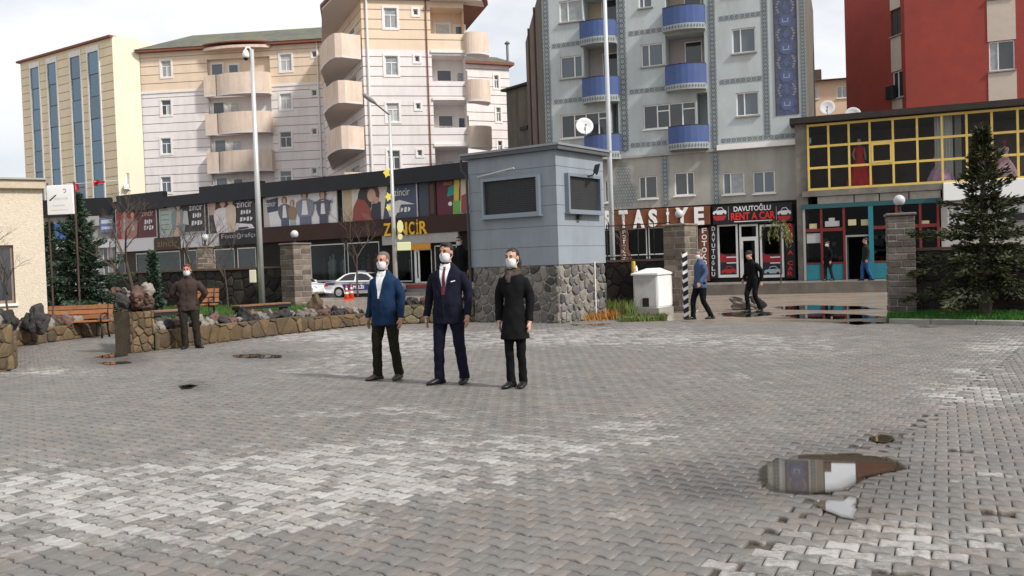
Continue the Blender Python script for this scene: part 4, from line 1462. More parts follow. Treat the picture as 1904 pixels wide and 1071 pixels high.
zSign = BB.at(1230, 385)[1]
wall_panel(mb, BB, uW, uX, zSign, zLow - 0.002, [r(*q) for _, q in wlow], reveal=0.14, w=-0.02)
build('lower_wall', mb, m_bbl, bb)
for st, q in win:
    window(bb, BB, r(*q), st, sill=0.1, rec=0.07, sm=m_sill, glass=random.Random(q[0]).choice([m_g2, m_g3, m_g2]))
for st, q in wlow:
    window(bb, BB, r(*q), st, sill=0.1, rec=0.09, sm=m_trim, glass=m_g1 if q[0] < 1300 else m_g2)
for q in wide:
    window(bb, BB, r(*q), 'wide', rec=0.07, sill=0.08, glass=m_g1)
BL = BB.shifted(-1.1)
for q, m_ in zip(ra, (m_creamw, m_pinkw, m_creamw, m_pinkw)):
    mb = MB(BB)
    mb.box(q[0] + 0.01, q[1] - 0.01, q[2], q[3], -1.096, -1.08)
    build('loggia_lining', mb, m_, bb)
    uu = q[0] + (q[1] - q[0]) * 0.40
    window(bb, BL, (uu, uu + 0.85, q[2] + 0.1, q[2] + 1.95), 'one', rec=-0.06, glass=m_g1)
# balconies, each with a band of ornament under the blue front
bal = [(1077, 1146, 36, 66, 79), (1082, 1151, 142, 176, 188), (1086, 1154, 250, 281, 296), (1231, 1311, 9, 42, 53), (1236, 1313, 118, 154, 165), (1242, 1318, 233, 264, 276)]
for i, (a, b, y0, y1, y2) in enumerate(bal):
    ym = (y0 + y1) / 2
    ua, ub = BB.at(a, ym, 0.5)[0], BB.at(b, ym, 0.1)[0]
    zt, zm, zb = BB.at((a + b) / 2, y0, 0.8)[1], BB.at((a + b) / 2, y1, 0.8)[1], BB.at((a + b) / 2, y2, 0.8)[1]
    pl = [(ua, 0.0), (ua + 0.02, 0.55)] + [(ua + (ub - ua) * t, 0.55 + 0.42 * math.sin(math.pi * t * 0.85) - 0.35 * t) for t in (0.15, 0.3, 0.45, 0.6, 0.75, 0.88, 1.0)] + [(ub, 0.0)]
    o = parapet(bb, [BB.p(u_, 0, w_) for u_, w_ in pl], zm, zt, m_bbalc, slabm=m_pinkw, coping=m_bcop, thick=0.08)
    mb = MB()
    for k in range(len(pl) - 1):
        p0, p1 = BB.p(pl[k][0], 0, pl[k][1] + 0.012), BB.p(pl[k + 1][0], 0, pl[k + 1][1] + 0.012)
        mb.quad((p0.x, p0.y, zb), (p1.x, p1.y, zb), (p1.x, p1.y, zm - 0.003), (p0.x, p0.y, zm - 0.003))
    build('ornament_band', mb, m_tile, o)
    mb = MB()
    for k in range(1, len(pl) - 2):
        p0, p1 = Vector(BB.p(pl[k][0], 0, pl[k][1] + 0.03)), Vector(BB.p(pl[k + 1][0], 0, pl[k + 1][1] + 0.03))
        for s_ in (0.25, 0.75):
            c = p0.lerp(p1, s_)
            hw = (p1 - p0) * 0.16
            zz = (zb + zm) / 2
            hh = (zm - zb) * 0.36
            mb.quad(c - hw + Vector((0, 0, zz)), c + Vector((0, 0, zz - hh)), c + hw + Vector((0, 0, zz)), c + Vector((0, 0, zz + hh)))
    build('ornament_tile', mb, m_tile2, o)
# ornament strips: a pale ground with a chain of dark hexagon tiles proud of it
def chain(parent, u0, u1, z0, z1, ww=0.012, vertical=True, step=None):
    mb = MB(BB)
    mb.box(u0, u1, z0, z1, 0.003, ww)
    o = build('ornament_strip', mb, m_tile, parent)
    W_ = (u1 - u0) if vertical else (z1 - z0)
    Ln = (z1 - z0) if vertical else (u1 - u0)
    st = step or W_ * 0.62
    n = max(1, int(Ln / st))
    st = Ln / n
    d = MB()
    for k in range(n):
        c = (k + 0.5) * st
        cu, cz = ((u0 + u1) / 2, z0 + c) if vertical else (u0 + c, (z0 + z1) / 2)
        for s1, s2 in ((0.50, 0.38), ) :
            ro = W_ * 0.42
            ri = W_ * 0.24
            ax = 1.0
            P_o = [(cu + ro * math.cos(math.pi / 3 * j + (math.pi / 6 if vertical else 0)), cz + ro * math.sin(math.pi / 3 * j + (math.pi / 6 if vertical else 0))) for j in range(6)]
            P_i = [(cu + ri * math.cos(math.pi / 3 * j + (math.pi / 6 if vertical else 0)), cz + ri * math.sin(math.pi / 3 * j + (math.pi / 6 if vertical else 0))) for j in range(6)]
            for j in range(6):
                j2 = (j + 1) % 6
                dz = 0.002 * (k % 2)
                d.quad(*[BB.p(p_[0], p_[1], ww + 0.008 + dz) for p_ in (P_o[j], P_o[j2], P_i[j2], P_i[j])])
        rc_ = W_ * 0.09
        d.quad(*[BB.p(cu + rc_ * math.cos(math.pi / 2 * j), cz + rc_ * math.sin(math.pi / 2 * j), ww + 0.006) for j in range(4)])
        for sg in (-1, 1):
            e_u, e_z = (cu + sg * W_ * 0.44, cz + st / 2) if vertical else (cu + st / 2, cz + sg * W_ * 0.44)
            d.quad(*[BB.p(e_u + W_ * 0.1 * math.cos(math.pi / 2 * j), e_z + W_ * 0.1 * math.sin(math.pi / 2 * j), ww + 0.005) for j in range(4)])
    build('ornament_tile', d, m_tile2, o, fix=False)
def vstrip(x0, x1, ytop, ybot):
    xm = 0.034 * 0
    a = BB.at(x0, (ytop + ybot) / 2)[0]
    b = BB.at(x1, (ytop + ybot) / 2)[0]
    chain(bb, a, b, BB.at(x0, ybot)[1], min(BB.at(x0, ytop)[1], zB1))
vstrip(1011, 1023, -60, 282)
vstrip(1150, 1165, -60, 282)
vstrip(1320, 1333, -60, 380)
vstrip(1417, 1429, -60, 256)
vstrip(1487, 1498, -60, 256)
def hstrip(x0, x1, yc, hh=4.5):
    a, b = BB.at(x0, yc)[0], BB.at(x1, yc)[0]
    z = BB.at((x0 + x1) / 2, yc)[1]
    h = hh * 43 / FOC
    chain(bb, a, b, z - h, z + h, ww=0.010, vertical=False, step=0.24)
hstrip(1026, 1079, 83); hstrip(1030, 1083, 187)
hstrip(1168, 1231, 59); hstrip(1170, 1236, 168); hstrip(1172, 1240, 268)
hstrip(1336, 1415, 30); hstrip(1338, 1417, 149); hstrip(1340, 1480, 257)
# lozenge of hexagon tiles on the lower wall
q = r(1135, 303, 1182, 383)
mb = MB()
n_ = 0
for iz in range(14):
    for iu in range(9):
        cu = q[0] + (q[1] - q[0]) * ((iu + 0.5 + 0.5 * (iz % 2)) / 9.5)
        cz = q[2] + (q[3] - q[2]) * ((iz + 0.5) / 14)
        fu = abs((cu - (q[0] + q[1]) / 2) / ((q[1] - q[0]) / 2))
        fz_ = (cz - q[2]) / (q[3] - q[2])
        lim = 1.0 if 0.1 < fz_ < 0.5 else (0.55 if fz_ > 0.5 else 0.7)
        if fz_ > 0.85:
            lim = 0.3
        if fu > lim:
            continue
        for ro, ri, ww in ((0.105, 0.07, 0.0),):
            for j in range(6):
                an0, an1 = math.pi / 3 * j + math.pi / 6, math.pi / 3 * (j + 1) + math.pi / 6
                mb.quad(*[BB.p(cu + r_ * math.cos(a_), cz + r_ * math.sin(a_), -0.008) for r_, a_ in ((ro, an0), (ro, an1), (ri, an1), (ri, an0))])
build('ornament_tile', mb, mat('ornament_teal', (0.20, 0.245, 0.25), 0.45, var=0.3, vscale=5), bb, fix=False)
chain(bb, *r(1231, 290, 1243, 381), ww=0.01)
# the long blue tile panel with medallions
q = r(1441, -55, 1481, 214)
mb = MB(BB)
mb.box(*q, 0.003, 0.02)
o = build('tile_panel', mb, mat('panel_navy', (0.075, 0.085, 0.14), 0.4, var=0.5, vscale=7), bb)
cu = (q[0] + q[1]) / 2
hwid = (q[1] - q[0]) / 2
stepz = BB.at(1460, 93)[1] - BB.at(1460, 145)[1]
z = q[2] + stepz * 0.38
m_med = mat('medallion_blue', (0.085, 0.11, 0.21), 0.4)
m_medw = mat('medallion_pale', (0.26, 0.28, 0.33), 0.4)
m_curl = mat('curl_pale', (0.21, 0.21, 0.21), 0.5)
while z < q[3]:
    mb = MB()
    rr_ = hwid * 0.62
    mb.prism([BB.p(cu + rr_ * math.cos(math.pi / 4 * (j + 0.5)), z + rr_ * 0.95 * math.sin(math.pi / 4 * (j + 0.5)), 0.021) for j in range(8)], BB.n * 0.012)
    k = build('medallion', mb, m_med, o)
    mb = MB()
    for bx in ((-0.30, -0.2, -0.05, 0.25), (0.2, 0.30, -0.05, 0.25), (-0.30, 0.30, -0.16, -0.06)):
        mb.quad(*[BB.p(cu + hwid * a_, z + hwid * b_, 0.036) for a_, b_ in ((bx[0], bx[2]), (bx[1], bx[2]), (bx[1], bx[3]), (bx[0], bx[3]))])
    build('motif', mb, m_medw, k, fix=False)
    mb = MB()
    for sg in (-1, 1):
        for dz_, dx in ((0.33, 0.62), (0.42, 0.72), (0.52, 0.78), (0.62, 0.7), (0.70, 0.6)):
            cx_, cz_ = cu + sg * hwid * dx, z + stepz * dz_
            mb.quad(*[BB.p(cx_ + hwid * 0.13 * math.cos(a_) * (1 + 0.4 * sg * math.sin(a_)), cz_ + hwid * 0.10 * math.sin(a_), 0.024) for a_ in [math.pi / 3 * j for j in range(6)]])
    build('curl', mb, m_curl, o, fix=False)
    mb = MB()
    mb.quad(*[BB.p(cu + hwid * 0.28 * a_, z + stepz * (0.5 + 0.17 * b_), 0.025) for a_, b_ in ((-1, 0), (0, -1), (1, 0), (0, 1))])
    build('motif', mb, m_med, o, fix=False)
    z += stepz
mb = MB(BB)
for a_, b_ in ((q[0] - 0.05, q[0]), (q[1], q[1] + 0.05)):
    mb.box(a_, b_, q[2], q[3], 0.003, 0.035)
build('panel_border', mb, mat('border_brown', (0.08, 0.06, 0.055), 0.6), o)
# ledges
mb = MB(BB)
mb.box(BB.at(1334, 266)[0], uX + 0.15, BB.at(1400, 276)[1], BB.at(1400, 266)[1], 0.02, 0.32)
build('ledge', mb, m_trim, bb)
mb = MB(BB)
mb.box(uW, BB.at(1330, 285)[0], zLow - 0.08, zLow + 0.02, 0.015, 0.10)
build('ledge', mb, m_bbl, bb)
# grimy side wall, core and the darker low annex behind it
sB = AT(981, 200, 57)
c0 = BB.p(uW, 0, 0)
SW = Wall(c0.x, c0.y, sB.x - c0.x, sB.y - c0.y)
mb = MB()
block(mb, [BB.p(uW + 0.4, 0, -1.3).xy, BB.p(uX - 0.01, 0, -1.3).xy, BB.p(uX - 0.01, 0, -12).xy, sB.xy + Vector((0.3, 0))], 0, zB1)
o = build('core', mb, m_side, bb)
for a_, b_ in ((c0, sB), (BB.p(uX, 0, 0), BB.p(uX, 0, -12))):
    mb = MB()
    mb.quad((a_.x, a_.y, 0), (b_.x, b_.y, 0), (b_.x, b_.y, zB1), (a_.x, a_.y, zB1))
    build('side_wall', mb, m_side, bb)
mb = MB()
for v in (0.35, 0.72):
    p_ = c0.lerp(sB, v) + SW.n * 0.05
    mb.tube([(p_.x, p_.y, 0), (p_.x, p_.y, zB1)], 0.06, 6)
build('drainpipe', mb, mat('rust_pipe', (0.12, 0.05, 0.04), 0.7), bb)
# ------------------------------------------------------------------ shops under the blue building
sg = bb
u_ = lambda px, py=450, ww=0.0: BB.at(px, py, ww)[0]
z_ = lambda px, py, ww=0.0: BB.at(px, py, ww)[1]
zF = FLOORZ
kz = z_(1230, 422)
sh_h = [(u_(1092), u_(1136), zF, kz, 2.4), (u_(1138), u_(1157), zF, kz, 2.4), (u_(1166), u_(1203), zF, kz, 2.4), (u_(1206), u_(1298), zF, kz, 2.4),
        (u_(1334), u_(1372), z_(1350, 516), z_(1350, 417), 2.4), (u_(1375), u_(1410), z_(1390, 516), z_(1390, 417), 2.4), (u_(1413), u_(1457), z_(1435, 516), z_(1435, 417), 2.4)]
mb = MB()
wall_panel(mb, BB, uW, uX - 0.02, 0, zSign - 0.003, sh_h, w=-0.02)
build('shop_wall', mb, m_dark, bb)
m_carglass = glass_mat('rental_glass', (0.45, 0.48, 0.48), 0.5)
for i, h in enumerate(sh_h):
    mb = MB()
    a, b, c, d, _ = h
    bar = 0.09 if i > 3 else 0.05
    if i == 5:
        zm = d - (d - c) * 0.26
        hs = [(a + bar, b - bar, zm + 0.06, d - bar), (a + bar + 0.07, b - bar - 0.07, c + 0.14, zm - 0.12)]
    elif i < 4:
        zm = c + (d - c) * 0.52
        hs = [(a + bar, b - bar, zm + bar / 2, d - bar), (a + bar, b - bar, c + bar, zm - bar / 2)]
    else:
        hs = [(a + bar, b - bar, c + 0.13, d - bar)]
    wall_panel(mb, BB, a, b, c, d, hs, w=0.005, reveal=0.07, back=False)
    g_ = build('shop_door' if i == 5 else 'shop_window', mb, m_white if i > 3 else m_alu, bb)
    for h2 in hs:
        mb = MB(BB)
        mb.box(*h2, -0.05, -0.035)
        build('pane', mb, m_carglass, g_)
    if i == 5:
        mb = MB(BB)
        mb.box(a + 0.09, a + 0.13, c + 0.9, c + 1.35, 0.01, 0.07)
        build('handle', mb, m_alu, g_)
# car stickers along the foot of the rental windows
def car_print(W, u0, u1, z0, z1, ww, colr, parent):
    pr = [(0, .3), (.06, .55), (.25, .62), (.38, .95), (.66, .98), (.82, .66), (.97, .56), (1, .3), (.92, .18), (.08, .18)]
    mb = MB()
    mb.quad(*[W.p(u0 + (u1 - u0) * a, z0 + (z1 - z0) * b, ww) for a, b in pr])
    o = build('car_print', mb, colr, parent, fix=False)
    mb = MB()
    for cx in (.22, .78):
        mb.quad(*[W.p(u0 + (u1 - u0) * (cx + .085 * math.cos(t)), z0 + (z1 - z0) * (.18 + .17 * math.sin(t)), ww + .003) for t in [math.pi / 5 * k for k in range(10)]])
    mb.quad(*[W.p(u0 + (u1 - u0) * a, z0 + (z1 - z0) * b, ww + .003) for a, b in ((.3, .63), (.4, .88), (.64, .9), (.76, .66))])
    build('car_print_dark', mb, pcol((0.02, 0.02, 0.025)), o, fix=False)
    return o
m_red = pcol((0.42, 0.03, 0.03))
m_wht = pcol((0.7, 0.7, 0.7))
for a, b, cc in ((1337, 1370, m_red), (1416, 1454, pcol((0.35, 0.45, 0.5)))):
    ua, ub = u_(a), u_(b)
    mb = MB(BB)
    z0, z1 = z_((a + b) / 2, 513), z_((a + b) / 2, 472)
    mb.box(ua, ub, z0, z1, -0.028, -0.02)
    o = build('window_sticker', mb, pcol((0.02, 0.02, 0.03)), bb)
    mb = MB()
    mb.quad(*[BB.p(ua + (ub - ua) * x, z0 + (z1 - z0) * y, -0.014) for x, y in ((0, .62), (1, .62), (1, 1.0), (.8, .94), (.5, .9), (.2, .98), (0, 1.08))])
    build('print', mb, pcol((0.30, 0.02, 0.03)), o, fix=False)
    mb = MB()
    for y in (.82, .56):
        mb.quad(*[BB.p(ua + (ub - ua) * x, z0 + (z1 - z0) * (y + dy), -0.010) for x, dy in ((.4, 0), (.95, 0), (.95, .05), (.4, .05))])
    build('print', mb, m_wht, o, fix=False)
    car_print(BB, ua + (ub - ua) * .08, ua + (ub - ua) * .95, z0 + (z1 - z0) * .04, z0 + (z1 - z0) * .46, -0.010, cc, o)
# signboards (each a thing of its own, fixed to the wall)
m_rust = mat('sign_rust', (0.155, 0.05, 0.022), 0.6, var=0.18, vscale=3)
m_signblk = mat('sign_black', (0.012, 0.012, 0.016), 0.4)
def signboard(px0, py0, px1, py1, ww, m_, label):
    q = BB.rect(px0, py0, px1, py1, ww)
    t = thing('shop_sign', label, 'sign', BB.p((q[0] + q[1]) / 2, q[2], ww).to_tuple())
    mb = MB(BB)
    mb.bevbox(q[0], q[1], q[2], q[3], 0.004, ww, 0.02)
    build('board', mb, m_, t)
    return t, q
t, q = signboard(1092, 389, 1320, 423, 0.30, m_rust, 'long rust brown signboard with white capital letters beside the grey kiosk')
m_lw = mat('letter_white', (0.76, 0.75, 0.73), 0.5)
for ch, a, b, y0, y1 in (('K', 1096, 1110, 391, 425), ('I', 1117, 1121, 391, 425), ('R', 1125, 1141, 391, 425), ('T', 1151, 1167, 391, 424), ('A', 1177, 1198, 390, 424), ('S', 1206, 1222, 389, 422), ('İ', 1239, 1244, 387, 421), ('Y', 1256, 1280, 386, 419), ('E', 1291, 1309, 385, 418)):
    k = BB.rect(a, y0, b, y1, 0.32)
    fit_text(ch, BB, k[0], k[1], k[2], k[3], 0.302, m_lw, t, name='letter', depth=0.05, bold=0.045)
t, q = signboard(1325, 380, 1474, 415, 0.26, m_signblk, 'black car rental signboard with red and white lettering')
fit_text('DAVUTOĞLU', BB, *BB.rect(1364, 379, 1433, 392, 0.27), 0.263, m_lw, t, bold=0.02)
m_lred = mat('letter_red', (0.75, 0.03, 0.025), 0.4)
fit_text('RENT A CAR', BB, *BB.rect(1359, 394, 1441, 408, 0.27), 0.263, m_lred, t, bold=0.025)
k = BB.rect(1365, 410, 1436, 411.5, 0.27)
mb = MB(BB); mb.box(*k, 0.262, 0.266); build('line', mb, m_lw, t)
for cx in (1338, 1458):
    k = BB.rect(cx - 13, 385, cx + 13, 402, 0.27)
    car_print(BB, k[0], k[1], k[2], k[3], 0.264, m_wht, t)
    k2 = BB.rect(cx - 12, 401, cx + 12, 410, 0.27)
    mb = MB()
    mb.quad(*[BB.p(k2[0] + (k2[1] - k2[0]) * x, k2[2] + (k2[3] - k2[2]) * y, 0.264) for x, y in ((.2, 0), (.8, 0), (1, .6), (1, 1), (0, 1), (0, .6))])
    build('print', mb, m_red, t, fix=False)
for px in (1354, 1443):
    k = BB.rect(px, 384, px + 1, 409, 0.27)
    mb = MB(BB); mb.box(*k, 0.262, 0.266); build('line', mb, pcol((0.3, 0.3, 0.3)), t)
def vertical_sign(px0, px1, py0, py1, ww, m_, txt, lm, label, ch_y):
    t, q = signboard(px0, py0, px1, py1, ww, m_, label)
    y0, y1 = ch_y
    n = len(txt)
    for i, ch in enumerate(txt):
        if ch == ' ':
            continue
        a, b = y0 + (y1 - y0) * i / n, y0 + (y1 - y0) * (i + 0.78) / n
        k = BB.rect(px0 + (px1 - px0) * 0.25, a, px1 - (px1 - px0) * 0.25, b, ww + 0.01)
        if ch in 'Iİ':
            c = (k[0] + k[1]) / 2
            k = (c - 0.035, c + 0.035, k[2], k[3])
        fit_text(ch, BB, k[0], k[1], k[2], k[3], ww + 0.003, lm, t, name='letter', depth=0.005, bold=0.02)
vertical_sign(1300, 1319, 425, 523, 0.14, m_rust, 'FOTOKOPİ', m_lw, 'narrow upright brown sign reading FOTOKOPİ at the right end of the stationer', (424, 520))
vertical_sign(1153, 1167, 426, 486, 0.20, m_rust, 'FOTOKOPİ', m_lw, 'upright brown sign reading FOTOKOPİ behind the railing', (428, 500))
vertical_sign(1320, 1333, 420, 518, 0.16, m_signblk, 'DAVUTOĞLU', pcol((0.5, 0.5, 0.5)), 'narrow upright black sign with grey letters DAVUTOĞLU', (421, 516))
vertical_sign(1460, 1479, 416, 518, 0.18, m_signblk, 'RENT A CAR', m_lred, 'upright black sign with red letters RENT A CAR', (415, 515))
# pavement in front, with a high kerb
KW = 5.0
slab('pavement', [BB.p(uW - 1.5, 0, 0.1).xy, BB.p(30, 0, 0.1).xy, BB.p(30, 0, KW - 0.2).xy, BB.p(uW - 1.5, 0, KW - 0.2).xy], -0.1, FLOORZ - 0.03, mat('wet_pavement', (0.2, 0.185, 0.17), 0.3, var=0.25, vscale=1.2, dirt=(0.33, 0.29, 0.25), damount=0.5))
kb = slab('kerb', [BB.p(uW - 1.5, 0, KW - 0.195).xy, BB.p(30, 0, KW - 0.195).xy, BB.p(30, 0, KW).xy, BB.p(uW - 1.5, 0, KW).xy], -0.1, FLOORZ, mat('dark_kerb', (0.13, 0.112, 0.095), 0.5, var=.3, vscale=2, dirt=(.06, .05, .04), damount=.6))
# dish on the balcony
dish('satellite_dish', 'white dish on the lowest left blue balcony', BB.p(BB.at(1087, 250, 1.1)[0], BB.at(1087, 252, 1.1)[1] - 0.05, 1.05).to_tuple(), 0.42, (0.1, -1, 0), tilt=0.25)

# ------------------------------------------------------------------ bridal shop: yellow gridded window over a small turquoise shop
RS = BB.shifted(0.9)
m_yg = mat('yellow_frame', (0.62, 0.44, 0.12), 0.5, var=0.12, vscale=3)
m_conc = mat('stained_concrete', (0.17, 0.155, 0.135), 0.85, var=0.25, vscale=1.5, dirt=(0.07, 0.055, 0.045), damount=0.7)
bs = thing('bridal_shop', 'two storey shop with large yellow gridded window and turquoise shopfront', 'shop', RS.p(2, 0, 0).to_tuple())
U2 = lambda px, py=280, ww=0.0: RS.at(px, py, ww)[0]
Z2 = lambda px, py, ww=0.0: RS.at(px, py, ww)[1]
uL2 = U2(1503, 295)
uEnd = U2(1990, 280)
gz0, gz1 = Z2(1505, 353), Z2(1505, 234)
vx = [1503, 1541, 1579, 1618, 1661, 1706, 1752, 1798, 1845, 1893]
vu = [U2(x, 290) for x in vx]
stp = vu[-1] - vu[-2]
while vu[-1] < uEnd:
    vu.append(vu[-1] + stp)
uEnd = vu[-1]
hz = [gz0, gz0 + (gz1 - gz0) / 3, gz0 + (gz1 - gz0) * 2 / 3, gz1]
m_bglass = glass_mat('bridal_glass', (0.9, 0.92, 0.92), 0.25)
mb = MB(RS)
for z in hz:
    mb.box(vu[0] - 0.05, uEnd + 0.05, z - 0.05, z + 0.05, -0.04, 0.045)
for u in vu:
    mb.box(u - 0.045, u + 0.045, gz0 + 0.051, gz1 - 0.051, -0.038, 0.05)
fr = build('window_grid', mb, m_yg, bs)
mb = MB(RS)
a, b, c, d = vu[3], vu[4], hz[1], hz[2]
for q in ((a + .05, a + .13, c, d), (b - .13, b - .05, c, d), (a + .13, b - .13, c + .051, c + .13), (a + .13, b - .13, d - .13, d - .051)):
    mb.box(*q, -0.03, 0.06)
build('casement', mb, m_yg, bs)
for i in range(len(vu) - 1):
    for j in range(3):
        mb = MB(RS)
        mb.box(vu[i] + 0.044, vu[i + 1] - 0.044, hz[j] + 0.049, hz[j + 1] - 0.049, -0.012, 0.0)
        build('pane', mb, m_bglass, fr)
# room behind: floor, ceiling, back wall
mb = MB(RS)
mb.box(uL2 - 0.3, uEnd + 0.3, gz0 - 0.25, gz0 - 0.06, -4.0, -0.05)
build('upper_floor', mb, m_conc, bs)
mb = MB(RS)
mb.box(uL2 - 0.3, uEnd + 0.3, gz0 - 0.05, gz1 + 0.3, -4.2, -4.0)
build('back_wall', mb, mat('room_dark', (0.075, 0.055, 0.042), 0.9, var=0.4, vscale=0.8), bs)
mb = MB(RS)
mb.box(uL2 - 0.55, uL2 - 0.06, 0.3, gz1 + 0.1, -4.0, -0.03)
build('end_wall', mb, m_conc, bs)
m_roofblk = mat('roof_edge', (0.028, 0.022, 0.018), 0.7, var=0.3)
mb = MB(RS)
mb.box(uL2 - 0.75, uEnd + 0.3, gz1 + 0.1, gz1 + 0.36, -4.5, 0.35)
build('roof', mb, m_roofblk, bs)
mb = MB(RS)
mb.box(uL2 - 0.3, U2(1751, 350), gz0 - 0.32, gz0 - 0.06, -0.04, 0.16)
build('ledge', mb, m_conc, bs)
# sign panels below the glass
xs = [1519, 1588, 1635, 1690, 1750]
for a, b in zip(xs[:-1], xs[1:]):
    mb = MB(RS)
    mb.bevbox(U2(a, 368) + 0.02, U2(b, 368) - 0.02, Z2(1560, 383), gz0 - 0.33, -0.05, 0.06, 0.015)
    build('sign_panel', mb, mat('sign_panel_beige', (0.27, 0.255, 0.22), 0.7, var=0.2, dirt=(0.12, 0.09, 0.07), damount=0.6, rand=0.15), bs)
mb = MB(RS)
q = (U2(1753, 362), uEnd, Z2(1760, 374), gz0 - 0.06)
mb.bevbox(*q, -0.03, 0.28, 0.02)
build('white_sign', mb, mat('sign_white', (0.74, 0.74, 0.73), 0.5), bs)
# turquoise shop
m_turq = mat('turquoise_paint', (0.022, 0.165, 0.21), 0.5, var=0.12, vscale=3)
m_redp = mat('red_paint', (0.16, 0.018, 0.018), 0.5, var=0.2)
zt_ = Z2(1560, 386)
zb_ = FLOORZ - 0.02
mb = MB(RS)
mb.box(U2(1490, 388), U2(1752, 384), zt_, zt_ + 0.2, -0.06, 0.08)
build('header', mb, mat('teal_header', (0.02, 0.08, 0.09), 0.6), bs)
mb = MB(RS)
mb.box(uL2 - 0.5, uEnd, 0.0, gz0 - 0.27, -3.6, -3.4)
build('core', mb, m_dark, bs)
mb = MB(RS)
mb.box(uL2 - 0.5, uEnd, zb_ - 0.3, zb_ - 0.002, -3.4, -0.05)
build('floor', mb, m_dark, bs)
mulls = [1496, 1528, 1570, 1620, 1668, 1712, 1745]
zk = Z2(1520, 489)
for i, (a, b) in enumerate(zip(mulls[:-1], mulls[1:])):
    ua, ub = U2(a, 450), U2(b, 450)
    door = i == 2
    if not door:
        mb = MB(RS)
        mb.bevbox(ua + 0.05, ub - 0.05, zb_, zk - 0.05, -0.05, 0.02, 0.02)
        build('kick_panel', mb, m_turq, bs)
        mb = MB(RS)
        mb.box(ua + 0.03, ub - 0.03, zk - 0.05, zk + 0.02, -0.05, 0.03)
        mb.box(ua + 0.03, ub - 0.03, Z2(1540, 430), Z2(1540, 424), -0.05, 0.03)
        build('transom', mb, m_redp, bs)
        for c, d in ((zk + 0.02, Z2(1540, 430)), (Z2(1540, 424), zt_)):
            mb = MB(RS)
            mb.box(ua + 0.04, ub - 0.04, c, d, -0.03, -0.02)
            build('pane', mb, m_carglass, bs)
    else:
        mb = MB(RS)
        zd = Z2(1595, 440)
        mb.box(ua + 0.02, ub - 0.02, zd, zd + 0.08, -0.05, 0.03)
        mb.box(ua + 0.02, ua + 0.1, zb_, zd, -0.05, 0.03)
        build('door_frame', mb, mat('grey_frame', (0.25, 0.24, 0.23), 0.6), bs)
        mb = MB(RS)
        mb.box(ua + 0.12, ua + 0.16, zb_, zd - 0.05, -0.75, -0.06)
        build('door_leaf', mb, mat('dark_green_door', (0.015, 0.05, 0.05), 0.5), bs)
        mb = MB(RS)
        mb.box(ua + 0.04, ub - 0.04, zd + 0.08, zt_, -0.03, -0.02)
        build('pane', mb, m_carglass, bs)
for i, px in enumerate(mulls):
    mb = MB(RS)
    u = U2(px, 450)
    hw = 0.10 if i == 3 else 0.05
    mb.box(u - hw, u + hw, zb_, zt_, -0.06, 0.07 if i == 3 else 0.045)
    build('post', mb, m_turq if i == 3 else (m_redp if i else mat('grey_post', (0.3, 0.28, 0.26), 0.7)), bs)
# notices and wheel covers shown in the shop window
rr = random.Random(11)
m_card = mat('notice_cream', (0.50, 0.43, 0.26), 0.7, rand=0.15)
m_cap = mat('display_silver', (0.45, 0.45, 0.46), 0.35, 0.4)
for a, y, b, y1 in ((1505, 416, 1519, 427), (1577, 408, 1592, 419), (1601, 408, 1615, 419), (1714, 410, 1728, 421)):
    mb = MB(RS); mb.box(*RS.rect(a, y, b, y1), -0.016, -0.008); build('notice', mb, m_card, bs)
for a, y, b, y1 in ((1534, 411, 1561, 421), (1500, 434, 1526, 452), (1541, 405, 1552, 411)):
    mb = MB(RS); mb.box(*RS.rect(a, y, b, y1), -0.016, -0.008); build('notice', mb, pcol((0.36, 0.36, 0.36)), bs)
for k in range(26):
    px = rr.choice([rr.uniform(1500, 1525), rr.uniform(1532, 1566), rr.uniform(1626, 1660)])
    py = rr.uniform(432, 480)
    k_ = RS.at(px, py, -0.4)
    r0 = rr.uniform(0.05, 0.11)
    mb = MB()
    mb.prism([RS.p(k_[0] + r0 * math.cos(t), k_[1] + r0 * math.sin(t), -0.4) for t in [math.pi / 5 * j for j in range(10)]], RS.n * 0.04)
    build('ware', mb, m_cap if rr.random() < 0.6 else rr.choice(dm), bs)
# the next shop to the right: white shutters behind railings
mb = MB()
wq = [(U2(a, 400), U2(b, 400), Z2(1800, 415), Z2(1800, 386)) for a, b in ((1762, 1780), (1784, 1812), (1850, 1872), (1876, 1930))]
wall_panel(mb, RS, U2(1747, 400) + 0.06, uEnd, 0, Z2(1760, 375), wq, w=-0.05)
build('wall', mb, m_bbl, bs)
for q in wq:
    window(bs, RS, q, 'two', rec=0.1, glass=m_g4)
poster(1872, 395, 1960, 408, (0.012, 0.012, 0.016), [], parent=bs, W=RS, ww=0.1, name='shop_sign')
